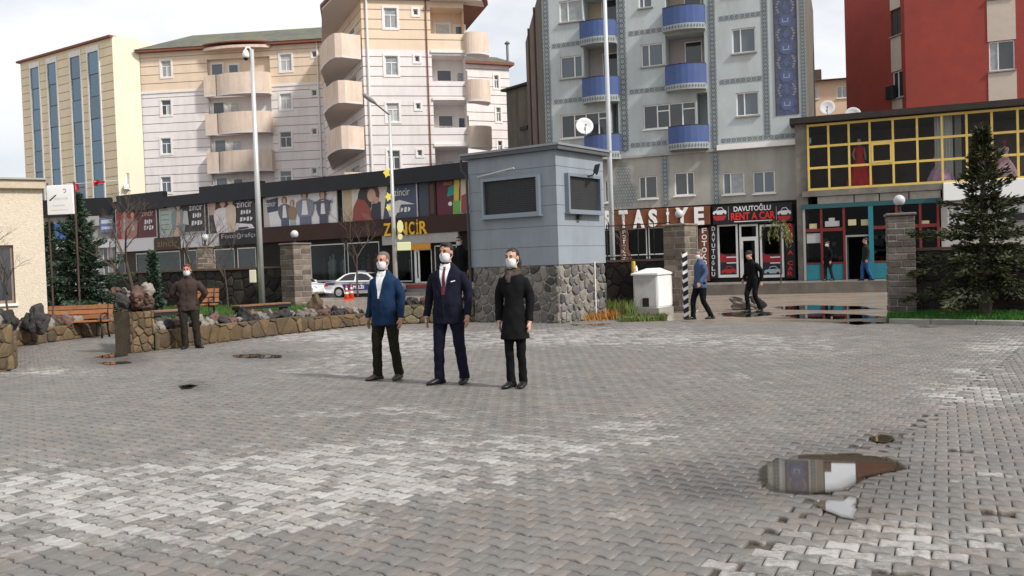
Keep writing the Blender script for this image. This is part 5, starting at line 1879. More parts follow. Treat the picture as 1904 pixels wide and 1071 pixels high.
# gowns in the upper window
def gown(px, py_top, py_bot, wpx, depth, m_, label, hair):
    u, zt2 = RS.at(px, py_top, -depth)
    zb2 = gz0 - 0.04
    h = zt2 - zb2
    wd_ = wpx * 40 / FOC / 2
    p = RS.p(u, zb2, -depth)
    t = thing('dress_form', label, 'mannequin', p.to_tuple(), 'gowns in the yellow gridded window')
    prof = [(wd_, 0.0), (wd_ * 0.93, h * 0.15), (wd_ * 0.66, h * 0.36), (wd_ * 0.34, h * 0.56), (0.15, h * 0.64), (0.19, h * 0.76), (0.19, h * 0.82), (0.07, h * 0.86)]
    rings = []
    for r_, z in prof:
        ring = []
        for j in range(40):
            a_ = 2 * math.pi * j / 40
            q_ = r_ * (1 + (0.07 * math.sin(9 * a_) if r_ > 0.24 else 0))
            ring.append((q_ * math.cos(a_), q_ * math.sin(a_), z))
        rings.append(ring)
    build('gown', MB().rings(rings), m_, t, smooth=True, local=True)
    mb = MB()
    mb.lathe((0, 0, h * 0.855), [(0.06, 0), (0.05, 0.08), (0.085, 0.16), (0.09, 0.24), (0.06, 0.32), (0.01, 0.34)], 12)
    for s_ in (-1, 1):
        mb.tube([(s_ * 0.19, 0, h * 0.82), (s_ * 0.27, 0.03, h * 0.70), (s_ * 0.24, -0.08, h * 0.58)], [0.05, 0.042, 0.03], 8)
    build('form', mb, hair, t, smooth=True, local=True)
m_form = mat('mannequin_form', (0.42, 0.33, 0.27), 0.6)
gown(1597, 258, 345, 48, 1.0, mat('gown_red', (0.5, 0.008, 0.014), 0.6, var=0.15), 'red ball gown in the yellow gridded window', m_form)
gown(1748, 275, 335, 46, 0.8, mat('gown_mauve', (0.5, 0.3, 0.45), 0.6, var=0.15), 'mauve gown in front of white curtain in the upper shop window', m_form)
gown(1866, 262, 333, 44, 0.6, mat('gown_pink', (0.6, 0.36, 0.42), 0.6, var=0.45, vscale=9), 'pink frilled gown at the right of the yellow gridded window', mat('form_dark_red', (0.16, 0.03, 0.04), 0.6))
gown(1918, 262, 333, 30, 0.7, mat('gown_navy', (0.02, 0.03, 0.08), 0.6, var=0.15), 'dark blue gown at the picture edge in the upper shop window', m_form)
# curtains
for a, b in ((1738, 1772), (1776, 1788)):
    ua, ub = U2(a, 280, -0.5), U2(b, 280, -0.5)
    n = 24
    pts = [(ua + (ub - ua) * k / n, -0.55 + 0.05 * math.sin(k * 1.7)) for k in range(n + 1)]
    mb = MB()
    for k in range(n):
        mb.quad(RS.p(pts[k][0], gz0, pts[k][1]), RS.p(pts[k + 1][0], gz0, pts[k + 1][1]), RS.p(pts[k + 1][0], gz1, pts[k + 1][1]), RS.p(pts[k][0], gz1, pts[k][1]))
    build('curtain', mb, mat('curtain_white', (0.55, 0.55, 0.55), 0.8), bs, smooth=True)
# ------------------------------------------------------------------ red building
m_redw = mat('red_render', (0.30, 0.055, 0.042), 0.85, var=0.10, vscale=1.0, dirt=(0.2, 0.04, 0.035), dscale=0.6, damount=0.5)
m_beige = mat('beige_panel', (0.52, 0.44, 0.37), 0.85, var=0.06)
red = thing('red_building', 'tall red building with beige panels between windows', 'building', AT(1690, 100, 47).to_tuple()[:2] + (0,))
cr_ = AT(1683, 100, 47)
RF = Wall(cr_.x, cr_.y, 0.934, -0.357)
lx = AT(1572, 100, 52)
RL = Wall(lx.x, lx.y, cr_.x - lx.x, cr_.y - lx.y)
rl = (cr_ - lx).xy.length
zR = RF.at(1700, -70)[1]
uRe = RF.at(2050, 100)[0]
fw = [RF.rect(1839, 76, 1887, 131), RF.rect(1836, -60, 1884, -4)]
lw = [RL.rect(1656, 17, 1675, 66), RL.rect(1660, 132, 1679, 182)]
mb = MB()
wall_panel(mb, RF, 0, uRe, 0, zR, fw, reveal=0.15)
build('wall', mb, m_redw, red)
mb = MB()
wall_panel(mb, RL, 0, rl, 0, zR, lw, reveal=0.15)
build('side_wall', mb, m_redw, red)
for q in fw:
    window(red, RF, q, 'l', sill=0.1, rec=0.05, sm=m_sill, glass=m_g3)
window(red, RL, lw[0], 'two', sill=0.1, rec=0.05, sm=m_sill, glass=m_g1, frame=mat('frame_brown', (0.07, 0.055, 0.045), 0.5))
window(red, RL, lw[1], 'two', sill=0.1, rec=0.05, sm=m_sill, glass=m_g1, frame=m_white)
ua, ub = fw[0][0] - 0.06, fw[0][1] + 0.06
for c, d in ((RF.at(1860, 230)[1], fw[0][2] - 0.09), (fw[0][3] + 0.02, fw[1][2] - 0.09), (fw[1][3] + 0.02, zR)):
    mb = MB(RF)
    mb.box(ua, ub, c, d, 0.003, 0.03)
    build('beige_panel', mb, m_beige, red)
ua, ub = lw[0][0], lw[0][1] - 0.02
for c, d in ((RL.at(1670, 215)[1], lw[1][2] - 0.09), (lw[1][3] + 0.02, lw[0][2] - 0.09), (lw[0][3] + 0.02, zR)):
    mb = MB(RL)
    mb.box(ua, ub, c, d, 0.003, 0.03)
    build('beige_panel', mb, m_beige, red)
mb = MB()
block(mb, [RF.p(0.1, 0, -0.3).xy, RF.p(uRe, 0, -0.3).xy, RF.p(uRe, 0, -12).xy, RL.p(0.1, 0, -0.3).xy], 0, zR - 0.05)
build('core', mb, m_redw, red)
mb = MB(RL)
k = RL.at(1654, 172, 0.3)
mb.bevbox(k[0] - 0.3, k[0] + 0.25, k[1] - 0.35, k[1] + 0.35, 0.05, 0.35, 0.02)
build('vent_box', mb, m_black, red)
# ------------------------------------------------------------------ small peach house far behind
fh = thing('peach_house', 'small peach house with brown roof far behind the shop roof', 'house', AT(1540, 200, 75).to_tuple()[:2] + (0,))
FH = Wall(*AT(1540, 180, 75).xy, 0.97, -0.24)
zh = FH.at(1540, 150)[1]
u0, u1 = FH.at(1478, 180)[0], FH.at(1600, 180)[0]
hw_ = [FH.rect(1504, 164, 1522, 184), FH.rect(1556, 160, 1576, 182)]
mb = MB()
wall_panel(mb, FH, u0, u1, 0, zh, hw_, reveal=0.15)
build('wall', mb, mat('peach_far', (0.58, 0.42, 0.29), 0.85, var=0.06), fh)
for q in hw_:
    window(fh, FH, q, 'two', rec=0.05, sill=0.1)
mb = MB(FH)
mb.box(u0, u1, 0, zh - 0.05, -7, -0.3)
build('core', mb, MATS['peach_far'], fh)
mb = MB()
m_rf2 = mat('far_roof', (0.08, 0.05, 0.04), 0.8, var=0.2)
mb.add([FH.p(u0 - .5, zh + .003, .6), FH.p(u1 + .5, zh + .003, .6), FH.p(u1 + .5, zh + .8, -3.5), FH.p(u0 - .5, zh + .8, -3.5), FH.p(u1 + .5, zh + .003, -7.5), FH.p(u0 - .5, zh + .003, -7.5)], [(0, 1, 2, 3), (3, 2, 4, 5), (1, 4, 2), (0, 3, 5), (0, 5, 4, 1)])
ro = build('roof', mb, m_rf2, fh)
mb = MB(FH)
q = FH.rect(1514, 130, 1527, 145, -3)
mb.box(q[0], q[1], q[2] - 1, q[3], -3.5, -2.8)
build('chimney', mb, m_rf2, ro)
k = FH.at(1538, 200, 1.0)
dish('satellite_dish', 'small white dish on the peach house front', FH.p(k[0], k[1] - 0.75, 1.0).to_tuple(), 0.60, (-0.35, -1, 0), tilt=0.2)
k = RS.at(1585, 199, -3.6)
dish('satellite_dish', 'white dish on the flat shop roof against the red wall', RS.p(k[0], gz1 + 0.36, -3.6).to_tuple(), 0.38, (-0.35, -1, 0), tilt=0.2)
# dark annex between the apartment block and the blue building
ax = thing('annex_building', 'dark low annex squeezed beside the grimy side of the blue building', 'building', AT(960, 300, 60).to_tuple()[:2] + (0,))
AX = Wall(*AT(975, 250, 58).xy, 0.6, -0.8)
mb = MB(AX)
za = AX.at(958, 165)[1]
mb.box(AX.at(944, 250)[0], AX.at(985, 250)[0] + 1, 0, za, -6, 0)
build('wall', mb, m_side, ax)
mb = MB(AX)
mb.box(AX.at(944, 250)[0] - 0.3, AX.at(985, 250)[0] + 1, za + 0.003, za + 0.15, -6.2, 0.25)
build('roof', mb, m_roofblk, ax)
for y in (238,):
    mb = MB(AX)
    q = AX.rect(968, y, 982, y + 3)
    mb.box(q[0], q[1], q[2], q[3] + 0.1, 0.002, 0.08)
    build('pipe', mb, m_black, ax)
# ================================================================== SITE: kiosk, walls, pillars, lawns, furniture
def voronoi(w, h, cell, seed, jit=0.42):
    rr = random.Random(seed)
    nx, ny = max(1, round(w / cell)), max(1, round(h / (cell * 0.86)))
    pts = []
    for j in range(-1, ny + 1):
        for i in range(-1, nx + 2):
            pts.append(((i + 0.5 * (j % 2) + rr.uniform(-jit, jit)) * w / nx, (j + 0.5 + rr.uniform(-jit, jit)) * h / ny))
    out = []
    for a in pts:
        poly = [(0, 0), (w, 0), (w, h), (0, h)]
        for b in pts:
            if a is b or abs(a[0] - b[0]) > 3 * cell or abs(a[1] - b[1]) > 3 * cell:
                continue
            mx_, my_ = (a[0] + b[0]) / 2, (a[1] + b[1]) / 2
            dx, dy = b[0] - a[0], b[1] - a[1]
            new = []
            for k in range(len(poly)):
                p, q = poly[k], poly[(k + 1) % len(poly)]
                fp, fq = (p[0] - mx_) * dx + (p[1] - my_) * dy, (q[0] - mx_) * dx + (q[1] - my_) * dy
                if fp <= 0:
                    new.append(p)
                if (fp < 0) != (fq < 0) and fp != fq:
                    t = fp / (fp - fq)
                    new.append((p[0] + (q[0] - p[0]) * t, p[1] + (q[1] - p[1]) * t))
            poly = new
            if len(poly) < 3:
                break
        if len(poly) < 3:
            continue
        ar = abs(sum(poly[k][0] * poly[(k + 1) % len(poly)][1] - poly[(k + 1) % len(poly)][0] * poly[k][1] for k in range(len(poly)))) / 2
        if ar > cell * cell * 0.05:
            out.append(poly)
    return out
def stone_mb(W, poly, u0, z0, proud, joint, rr, ww=0.0):
    n = len(poly)
    cx, cy = sum(p[0] for p in poly) / n, sum(p[1] for p in poly) / n
    sz = sum(math.hypot(p[0] - cx, p[1] - cy) for p in poly) / n
    k = max(0.5, 1 - joint / sz)
    pl = [(cx + (p[0] - cx) * k, cy + (p[1] - cy) * k) for p in poly]
    cut = []
    for i in range(n):
        p, q = pl[i], pl[(i + 1) % n]
        cut += [(p[0] * .82 + q[0] * .18, p[1] * .82 + q[1] * .18), (p[0] * .18 + q[0] * .82, p[1] * .18 + q[1] * .82)]
    pr = proud * rr.uniform(0.6, 1.3)
    rings = []
    for s_, d in ((1, 0.0), (0.97, 0.55), (0.86, 0.9), (0.5, 1.05)):
        rings.append([W.p(u0 + cx + (p[0] - cx) * s_, z0 + cy + (p[1] - cy) * s_, ww + pr * d + (rr.uniform(-.1, .1) * proud if s_ < 0.9 else 0)) for p in cut])
    return MB().rings(rings)
def stone_face(parent, W, u0, u1, z0, z1, cell, mats, seed, proud=0.05, joint=0.022, name='stone', ww=0.0):
    rr = random.Random(seed)
    for poly in voronoi(u1 - u0, z1 - z0, cell, seed):
        build(name, stone_mb(W, poly, u0, z0, proud, joint, rr, ww), rr.choice(mats), parent, smooth=False)
def rock_mesh(seed, sub=2, rough=0.6):
    bm = bmesh.new()
    bmesh.ops.create_icosphere(bm, subdivisions=sub + 1, radius=1.0)
    for v in bm.verts:
        d = 1 + rough * mnoise.noise(v.co * 1.3 + Vector((seed * 3.7, 0, 0))) + rough * 0.22 * mnoise.noise(v.co * 2.7 + Vector((0, seed * 2.1, 0)))
        v.co *= d
    me = bpy.data.meshes.new('rock')
    bm.to_mesh(me)
    bm.free()
    return me
ROCKS = [rock_mesh(k) for k in range(7)]
m_basalt = mat('basalt', (0.034, 0.031, 0.03), 0.85, var=0.4, vscale=7, bump=0.7, bscale=40, rand=0.35)
m_redrock = mat('red_rock', (0.105, 0.06, 0.048), 0.85, var=0.35, vscale=6, bump=0.6, rand=0.3)
m_palerock = mat('pale_rock', (0.19, 0.17, 0.15), 0.85, var=0.3, vscale=6, bump=0.6, rand=0.25)
def rock(parent, p, sx, sy, sz, m_, rr, name='rock', jag=None):
    me = (jag or rr.choice(ROCKS)).copy()
    me.materials.clear()
    me.materials.append(m_)
    o = bpy.data.objects.new(name, me)
    col.objects.link(o)
    o.parent = parent
    o.location = Vector(p) - root_of(parent).location
    o.scale = (sx, sy, sz)
    o.rotation_euler = (rr.uniform(-.3, .3), rr.uniform(-.3, .3), rr.uniform(0, 6.28))
    return o

# ------------------------------------------------------------------ guard kiosk on a rubble base
m_kl = mat('kiosk_cladding', (0.235, 0.265, 0.295), 0.5, var=0.07, vscale=2.0, dirt=(0.15, 0.16, 0.17), dscale=1.2, damount=0.45, dstretch=(2, 2, .35))
m_kgr = mat('kiosk_joint', (0.10, 0.125, 0.155), 0.6)
m_mort = mat('mortar', (0.29, 0.275, 0.25), 0.9, var=0.2, vscale=5, bump=0.4)
KS = [mat('rubble_a', (0.14, 0.128, 0.118), 0.8, var=0.35, vscale=7, bump=0.5, rand=0.4), mat('rubble_b', (0.17, 0.15, 0.128), 0.8, var=0.35, vscale=7, bump=0.5, rand=0.3),
      mat('rubble_c', (0.08, 0.075, 0.073), 0.8, var=0.35, vscale=7, bump=0.5, rand=0.4)]
dL, dR = Vector((-0.817, 0.577, 0)), Vector((0.596, 0.803, 0))
K0 = G(1042, 601)
LL, LR = 2.72, 2.25
kio = thing('guard_kiosk', 'blue grey guard kiosk with dark screened windows on a rubble stone base', 'kiosk', K0.to_tuple())
KLp = K0 + dL * LL
KL = Wall(KLp.x, KLp.y, -dL.x, -dL.y)
KR = Wall(K0.x, K0.y, dR.x, dR.y)
zbase = KL.at(1035, 492)[1]
zroof = KR.at(1080, 286)[1]
foot = [K0, K0 + dR * LR, K0 + dR * LR + dL * LL, K0 + dL * LL]
cen = sum(foot, Vector()) / 4
mb = MB()
mb.prism([(p.x, p.y, -0.1) for p in foot], (0, 0, zbase + 0.1 - 0.003))
base = build('stone_base', mb, m_mort, kio)
stone_face(base, KL, 0.0, LL, 0.0, zbase - 0.01, 0.27, KS, 21, 0.045, 0.02)
stone_face(base, KR, 0.0, LR, 0.0, zbase - 0.01, 0.27, KS, 22, 0.045, 0.02)
wl_ = KL.rect(905, 334, 1003, 397)
wr_ = KR.rect(1051, 331, 1107, 391)
gro = [(zbase + (zroof - zbase) * f, zbase + (zroof - zbase) * f + 0.012) for f in (0.16, 0.34, 0.52, 0.69, 0.86)]
for W_, L_, q in ((KL, LL, wl_), (KR, LR, wr_)):
    mb, gm = MB(), MB()
    wall_panel(mb, W_, -0.035 if W_ is KR else -0.05, L_ + (0.035 if W_ is KL else 0.05), zbase, zroof, [q], w=0.035, reveal=0.10, grooves=gro, gd=0.008, gmb=gm)
    o = build('cladding', mb, m_kl, kio)
    build('groove', gm, m_kgr, o)
for a_, b_ in ((foot[1], foot[2]), (foot[2], foot[3])):
    d_ = (b_ - a_).normalized()
    nn = Vector((d_.y, -d_.x, 0))
    if nn.dot(a_ - cen) < 0:
        nn = -nn
    mb = MB()
    mb.quad(*[(p.x, p.y, z) for p, z in ((a_ + nn * .035, zbase), (b_ + nn * .035, zbase), (b_ + nn * .035, zroof), (a_ + nn * .035, zroof))])
    build('cladding', mb, m_kl, kio)
m_kfr = mat('kiosk_window_frame', (0.22, 0.25, 0.285), 0.35, 0.4, var=0.05)
m_scr = mat('window_screen', (0.018, 0.019, 0.021), 0.55, var=0.3, vscale=3)
for W_, q in ((KL, wl_), (KR, wr_)):
    mb = MB(W_)
    e = 0.075
    for k in ((q[0] - e, q[0], q[2] - e, q[3] + e), (q[1], q[1] + e, q[2] - e, q[3] + e), (q[0], q[1], q[3], q[3] + e), (q[0], q[1], q[2] - e, q[2])):
        mb.box(*k, 0.03, 0.16)
    o = build('window', mb, m_kfr, kio)
    mb = MB(W_)
    mb.box(q[0], q[1], q[2], q[3], 0.05, 0.07)
    build('screen', mb, m_scr, o)
    mb = MB()
    nv, nh = int((q[1] - q[0]) / 0.05), int((q[3] - q[2]) / 0.05)
    for k in range(1, nv):
        u = q[0] + (q[1] - q[0]) * k / nv
        mb.quad(W_.p(u - .004, q[2], .075), W_.p(u + .004, q[2], .075), W_.p(u + .004, q[3], .075), W_.p(u - .004, q[3], .075))
    for k in range(1, nh):
        z = q[2] + (q[3] - q[2]) * k / nh
        mb.quad(W_.p(q[0], z - .004, .077), W_.p(q[1], z - .004, .077), W_.p(q[1], z + .004, .077), W_.p(q[0], z + .004, .077))
    o2 = build('wire_mesh', mb, mat('mesh_wire', (0.06, 0.062, 0.065), 0.5), o, fix=False)
    o2['kind'] = 'stuff'
    mb = MB(W_)
    mb.box(q[0] - e - .04, q[1] + e + .04, q[2] - e - .045, q[2] - e - .003, 0.03, 0.21)
    build('sill', mb, m_kfr, o)
def grow(ft, e):
    return [p + (p - cen).normalized() * e * 1.38 for p in ft]
f1 = grow(foot, 0.19)
mb = MB()
apex = zroof + 0.26
mb.prism([(p.x, p.y, zroof + 0.003) for p in f1], (0, 0, 0.10))
rf_ = build('roof', mb, mat('kiosk_roof', (0.085, 0.09, 0.10), 0.5, var=0.15), kio)
f2 = grow(foot, 0.22)
mb = MB()
b4 = [Vector((p.x, p.y, zroof + 0.104)) for p in f2]
t4 = [Vector((p.x, p.y, zroof + 0.16)) for p in f2]
mb.add(b4 + t4 + [Vector((cen.x, cen.y, zroof + 0.34))], [(3, 2, 1, 0), (0, 1, 5, 4), (1, 2, 6, 5), (2, 3, 7, 6), (3, 0, 4, 7), (4, 5, 8), (5, 6, 8), (6, 7, 8), (7, 4, 8)])
build('roof_sheet', mb, mat('roof_sheet_grey', (0.24, 0.25, 0.26), 0.4, 0.3, var=0.1), kio)
mb = MB()
k1, k2 = KL.at(887, 330, 0.12), KL.at(951, 312, 0.5)
mb.tube([KL.p(k1[0], k1[1], 0.12), KL.p(k2[0], k2[1], 0.40)], 0.022, 6)
build('bracket_rod', mb, mat('rod_pale', (0.42, 0.41, 0.40), 0.5), kio)
mb = MB()
kq = KL.at(868, 310, 0.1)
mb.tube([KL.p(-0.22, zroof, 0.12), KL.p(-0.2, zroof - .28, 0.12), KL.p(-0.06, zroof - .45, 0.1), KL.p(-0.05, 0.3, 0.1)], 0.035, 8)
build('downpipe', mb, mat('pipe_dark', (0.05, 0.05, 0.05), 0.6), kio)
fq = KR.at(1108, 314, 0.35)
mb = MB()
c_ = KR.p(fq[0], fq[1], 0.36)
ax_ = (KR.n * 0.75 + KR.u * 0.55 + Vector((0, 0, -0.25))).normalized()
qm = ax_.to_track_quat('Z', 'Y').to_matrix()
for i, (sx, sy, z0, z1) in enumerate(((0.17, 0.14, -0.06, 0.06),)):
    P8 = [c_ + qm @ Vector((sx * a, sy * b, z)) for z, s in ((z0, 0.6), (z1, 1.0)) for a, b in ((-s, -s), (s, -s), (s, s), (-s, s))]
    mb.add(P8, [(3, 2, 1, 0), (4, 5, 6, 7), (0, 1, 5, 4), (1, 2, 6, 5), (2, 3, 7, 6), (3, 0, 4, 7)])
fl_ = build('floodlight', mb, mat('floodlight_body', (0.03, 0.03, 0.03), 0.5), kio)
mb = MB()
mb.quad(*[c_ + qm @ Vector((0.14 * a, 0.11 * b, 0.064)) for a, b in ((-1, -1), (1, -1), (1, 1), (-1, 1))])
build('lens', mb, mat('floodlight_glass', (0.45, 0.45, 0.43), 0.2), fl_)
mb = MB()
mb.tube([KR.p(fq[0] - .12, fq[1] - .22, 0.04), KR.p(fq[0] - .06, fq[1] - .15, 0.3), c_], 0.018, 6)
build('floodlight_arm', mb, MATS['floodlight_body'], kio)
mb = MB(KR)
kx = KR.at(1078, 403, 0.1)
mb.bevbox(kx[0] - .07, kx[0] + .07, kx[1] - .07, kx[1] + .05, 0.036, 0.14, 0.01)
build('junction_box', mb, MATS['floodlight_body'], kio)
mb = MB()
ku = KR.at(1107, 530, 0.08)[0]
mb.tube([KR.p(ku, 0.15, 0.08), KR.p(ku, zbase + 0.05, 0.08)], 0.015, 6)
build('conduit', mb, m_white, kio)

# ------------------------------------------------------------------ low sandstone walls with lava rocks on top
m_sandb = mat('sandstone_mortar', (0.09, 0.068, 0.045), 0.9, var=0.3, vscale=4, bump=0.4)
SS = [mat('sandstone_a', (0.125, 0.082, 0.042), 0.85, var=0.3, vscale=5, bump=0.5, bscale=25, rand=0.25, dirt=(0.06, 0.05, 0.035), dscale=2.2, damount=0.75), mat('sandstone_b', (0.155, 0.107, 0.056), 0.85, var=0.3, vscale=5, bump=0.5, bscale=25, rand=0.25, dirt=(0.06, 0.05, 0.035), dscale=2.2, damount=0.75),
      mat('sandstone_c', (0.095, 0.066, 0.04), 0.85, var=0.35, vscale=5, bump=0.5, bscale=25, rand=0.25, dirt=(0.06, 0.05, 0.035), dscale=2.2, damount=0.75)]
MS = [mat('mossy_a', (0.13, 0.115, 0.07), 0.9, var=0.4, vscale=6, bump=0.6, rand=0.3), mat('mossy_b', (0.17, 0.14, 0.085), 0.9, var=0.4, vscale=6, bump=0.6, rand=0.3)]
LAWN_Z = 0.48
rr = random.Random(17)
def low_wall(label, A, B, ztop_a, ztop_b, cell, mats, seed, thick=0.4, rocks=0.0, rsize=0.15, grp='low walls round the lawn'):
    """battered rubble wall from ground point A to B (left to right as seen), loose rocks bedded along its crest"""
    W_ = Wall(A.x, A.y, B.x - A.x, B.y - A.y)
    L_ = (B - A).xy.length
    t = thing('low_wall', label, 'wall', A.to_tuple(), grp)
    mb = MB()
    mb.prism([W_.p(0, -0.1, 0), W_.p(L_, -0.1, 0), W_.p(L_, ztop_b - 0.03, 0), W_.p(0, ztop_a - 0.03, 0)], -W_.n * thick)
    build('core', mb, m_sandb, t)
    zt = min(ztop_a, ztop_b)
    stone_face(t, W_, 0, L_, 0.0, zt, cell, mats, seed, 0.04, 0.008)
    if rocks:
        u = 0.1
        while u < L_ - 0.05:
            s_ = rsize * rr.uniform(0.6, 1.35)
            m_ = rr.choice([m_basalt, m_basalt, m_redrock, m_palerock])
            z = ztop_a + (ztop_b - ztop_a) * u / L_
            p = W_.p(u, z + s_ * 0.25, -rr.uniform(0.08, thick * 0.6))
            rock(t, p, s_, s_ * rr.uniform(.7, 1), s_ * rr.uniform(.7, 1.1), m_, rr)
            if rr.random() < rocks:
                p2 = W_.p(u + rr.uniform(-.1, .1), z + s_ * rr.uniform(0.2, .9), -rr.uniform(thick * 0.6, thick * 1.2))
                rock(t, p2, s_ * .9, s_ * .8, s_ * .9, rr.choice([m_basalt, m_redrock, m_palerock]), rr)
            u += s_ * rr.uniform(1.3, 1.9)
    return t, W_, L_
A = G(-60, 700); B = G(24, 687)
t, W_, L_ = low_wall('sandstone wall end with a rounded rock on top beside the bench niche', A, B, 0.82, 0.80, 0.34, SS, 31, 0.5, 0.0)
rock(t, W_.p(L_ - .35, 0.86, -0.2), 0.3, 0.25, 0.13, m_palerock, rr)
rock(t, W_.p(L_ - .1, 0.95, -0.3), 0.16, 0.15, 0.2, m_basalt, rr)
SIDE_A, SIDE_B = G(24, 687), G(27, 645)
low_wall('short side of the bench niche next to the leftmost wall end', SIDE_A + Vector((-0.02, 0.1, 0)), SIDE_B, 0.8, 0.5, 0.34, SS, 36, 0.35, 0.3)
low_wall('low sandstone wall behind the nearest park bench', G(27, 645), G(228, 619), 0.40, 0.38, 0.31, SS, 32, 0.4, 0.7, 0.14)
# end block by the guard, two faces
EA, EB, EC = G(226, 640), G(247, 657), G(287, 652)
low_wall('dark left face of the sandstone wall end beside the man in brown', EA, EB, 0.84, 0.86, 0.17, [SS[2]], 33, 0.04)
t, W_, L_ = low_wall('tall sandstone wall end topped by a heap of lava rocks', EB, EC, 0.86, 0.84, 0.21, SS, 34, 0.5)
for k in range(22):
    s_ = rr.uniform(0.07, 0.14)
    rock(t, W_.p(rr.uniform(-.1, L_ + .05), 0.86 + rr.uniform(0.0, 0.42) * (1 if k > 5 else .3), -rr.uniform(.1, .45)), s_, s_, s_ * rr.uniform(.8, 1.2), rr.choice([m_basalt, m_redrock, m_palerock, m_redrock]), rr)
low_wall('long low sandstone wall with lava rocks running behind the man in brown', EC, G(560, 618), 0.43, 0.42, 0.33, SS, 35, 0.45, 1.0, 0.12)
low_wall('far stretch of sandstone wall behind the man in blue jacket', G(560, 618), G(690, 603), 0.42, 0.34, 0.33, SS, 37, 0.45, 0.9, 0.12)
wb = G(600, 612)
rock_p = thing('boulder', 'upright sandstone boulder on the low wall near the traffic cones', 'boulder', (wb.x - 0.2, wb.y + 0.3, 0.4))
rock(rock_p, Vector((wb.x - 0.2, wb.y + 0.3, 0.60)), 0.27, 0.22, 0.30, SS[2], rr)
t, W_, L_ = low_wall('dark mossy rubble wall between the men and the kiosk', G(690, 603), G(884, 598), 0.50, 0.62, 0.36, MS, 38, 0.45, 0.9, 0.12)
# black lava boulder beside the bench
bp_ = AT(66, 590, 21.0)
bo = thing('boulder', 'black jagged lava boulder left of the nearest bench', 'boulder', (bp_.x, bp_.y, 0.4))
rock(bo, (bp_.x + .08, bp_.y, 0.62), 0.22, 0.2, 0.30, m_basalt, rr)
rock(bo, (bp_.x - .16, bp_.y + .05, 0.55), 0.2, 0.18, 0.22, m_basalt, rr)

# ------------------------------------------------------------------ lawns and grass
LAWN = [G(-80, 640).xy, (G(27, 645) + Vector((0, .35, 0))).xy, (G(228, 619) + Vector((0, .35, 0))).xy, (EB + Vector((.3, .4, 0))).xy, (EC + Vector((0, .4, 0))).xy, (G(560, 618) + Vector((-.2, .4, 0))).xy,
        AT(585, 560, 30).xy, AT(205, 530, 34).xy, AT(-120, 530, 36).xy]
slab('lawn', LAWN, -0.1, LAWN_Z - 0.1, m_grass_soil)
RK0, RK1, RK2 = G(1652, 601), G(1904, 606), G(2150, 618)
LAWN_R = [RK0.xy + Vector((0.0, 0.12)), RK1.xy + Vector((0, 0.12)), RK2.xy + Vector((0, 0.12)), (18, 22), AT(1655, 560, 21.6).xy]
slab('lawn_east', LAWN_R, -0.1, 0.07, m_grass_soil)
def kerb_line(name, A, B, seg, h, w_, label):
    t = thing(name, label, 'kerb', A.to_tuple())
    W_ = Wall(A.x, A.y, B.x - A.x, B.y - A.y)
    L_ = (B - A).xy.length
    n = max(1, round(L_ / seg))
    for k in range(n):
        mb = MB(W_)
        mb.bevbox(L_ * k / n + .006, L_ * (k + 1) / n - .006, -0.08, h + rr.uniform(-.006, .006), -w_, 0.0, 0.015)
        build('kerb_stone', mb, m_curb, t)
    t['kind'] = 'structure'
    return t
kerb_line('kerb_line', RK0, RK1, 0.8, 0.10, 0.11, 'low concrete kerb in front of the right lawn')
kerb_line('kerb_line', RK1, RK2, 0.8, 0.10, 0.11, 'low concrete kerb continuing out of the picture on the right')
def grass(name, poly, z, n, h, seed, colr, ww=0.010, label=None):
    g = np.random.default_rng(seed)
    p = np.array([(q[0], q[1]) for q in poly])
    lo, hi = p.min(0), p.max(0)
    x = g.uniform(lo[0], hi[0], n * 3)
    y = g.uniform(lo[1], hi[1], n * 3)
    k = pip([tuple(q) for q in p], x, y)
    x, y = x[k][:n], y[k][:n]
    m_ = len(x)
    hh = h * g.uniform(0.5, 1.3, m_)
    a = g.uniform(0, 2 * np.pi, m_)
    le = g.uniform(0, 0.6, m_) * hh
    la = g.uniform(0, 2 * np.pi, m_)
    V = np.zeros((m_, 3, 3), np.float32)
    V[:, 0] = np.stack([x - ww * np.cos(a), y - ww * np.sin(a), np.full(m_, z)], 1)
    V[:, 1] = np.stack([x + ww * np.cos(a), y + ww * np.sin(a), np.full(m_, z)], 1)
    V[:, 2] = np.stack([x + le * np.cos(la), y + le * np.sin(la), z + hh], 1)
    me = bpy.data.meshes.new(name)
    me.vertices.add(m_ * 3)
    me.vertices.foreach_set('co', V.ravel())
    me.loops.add(m_ * 3)
    me.loops.foreach_set('vertex_index', np.arange(m_ * 3, dtype=np.int32))
    me.polygons.add(m_)
    me.polygons.foreach_set('loop_start', np.arange(0, m_ * 3, 3, dtype=np.int32))
    me.update(calc_edges=True)
    o = link(name, me, colr)
    return tag(o, label, 'grass', kind='stuff')
m_gr = mat('grass_green', (0.05, 0.105, 0.02), 0.7, var=0.4, vscale=1.2)
m_gr2 = mat('grass_dark', (0.04, 0.14, 0.02), 0.7, var=0.4, vscale=1.2)
grass('grass', LAWN, LAWN_Z - 0.1, 45000, 0.11, 3, m_gr, 0.014, 'bright green grass on the raised left lawn')
grass('grass', LAWN_R, 0.07, 30000, 0.10, 4, m_gr2, 0.012, 'dark green grass under the right conifer')

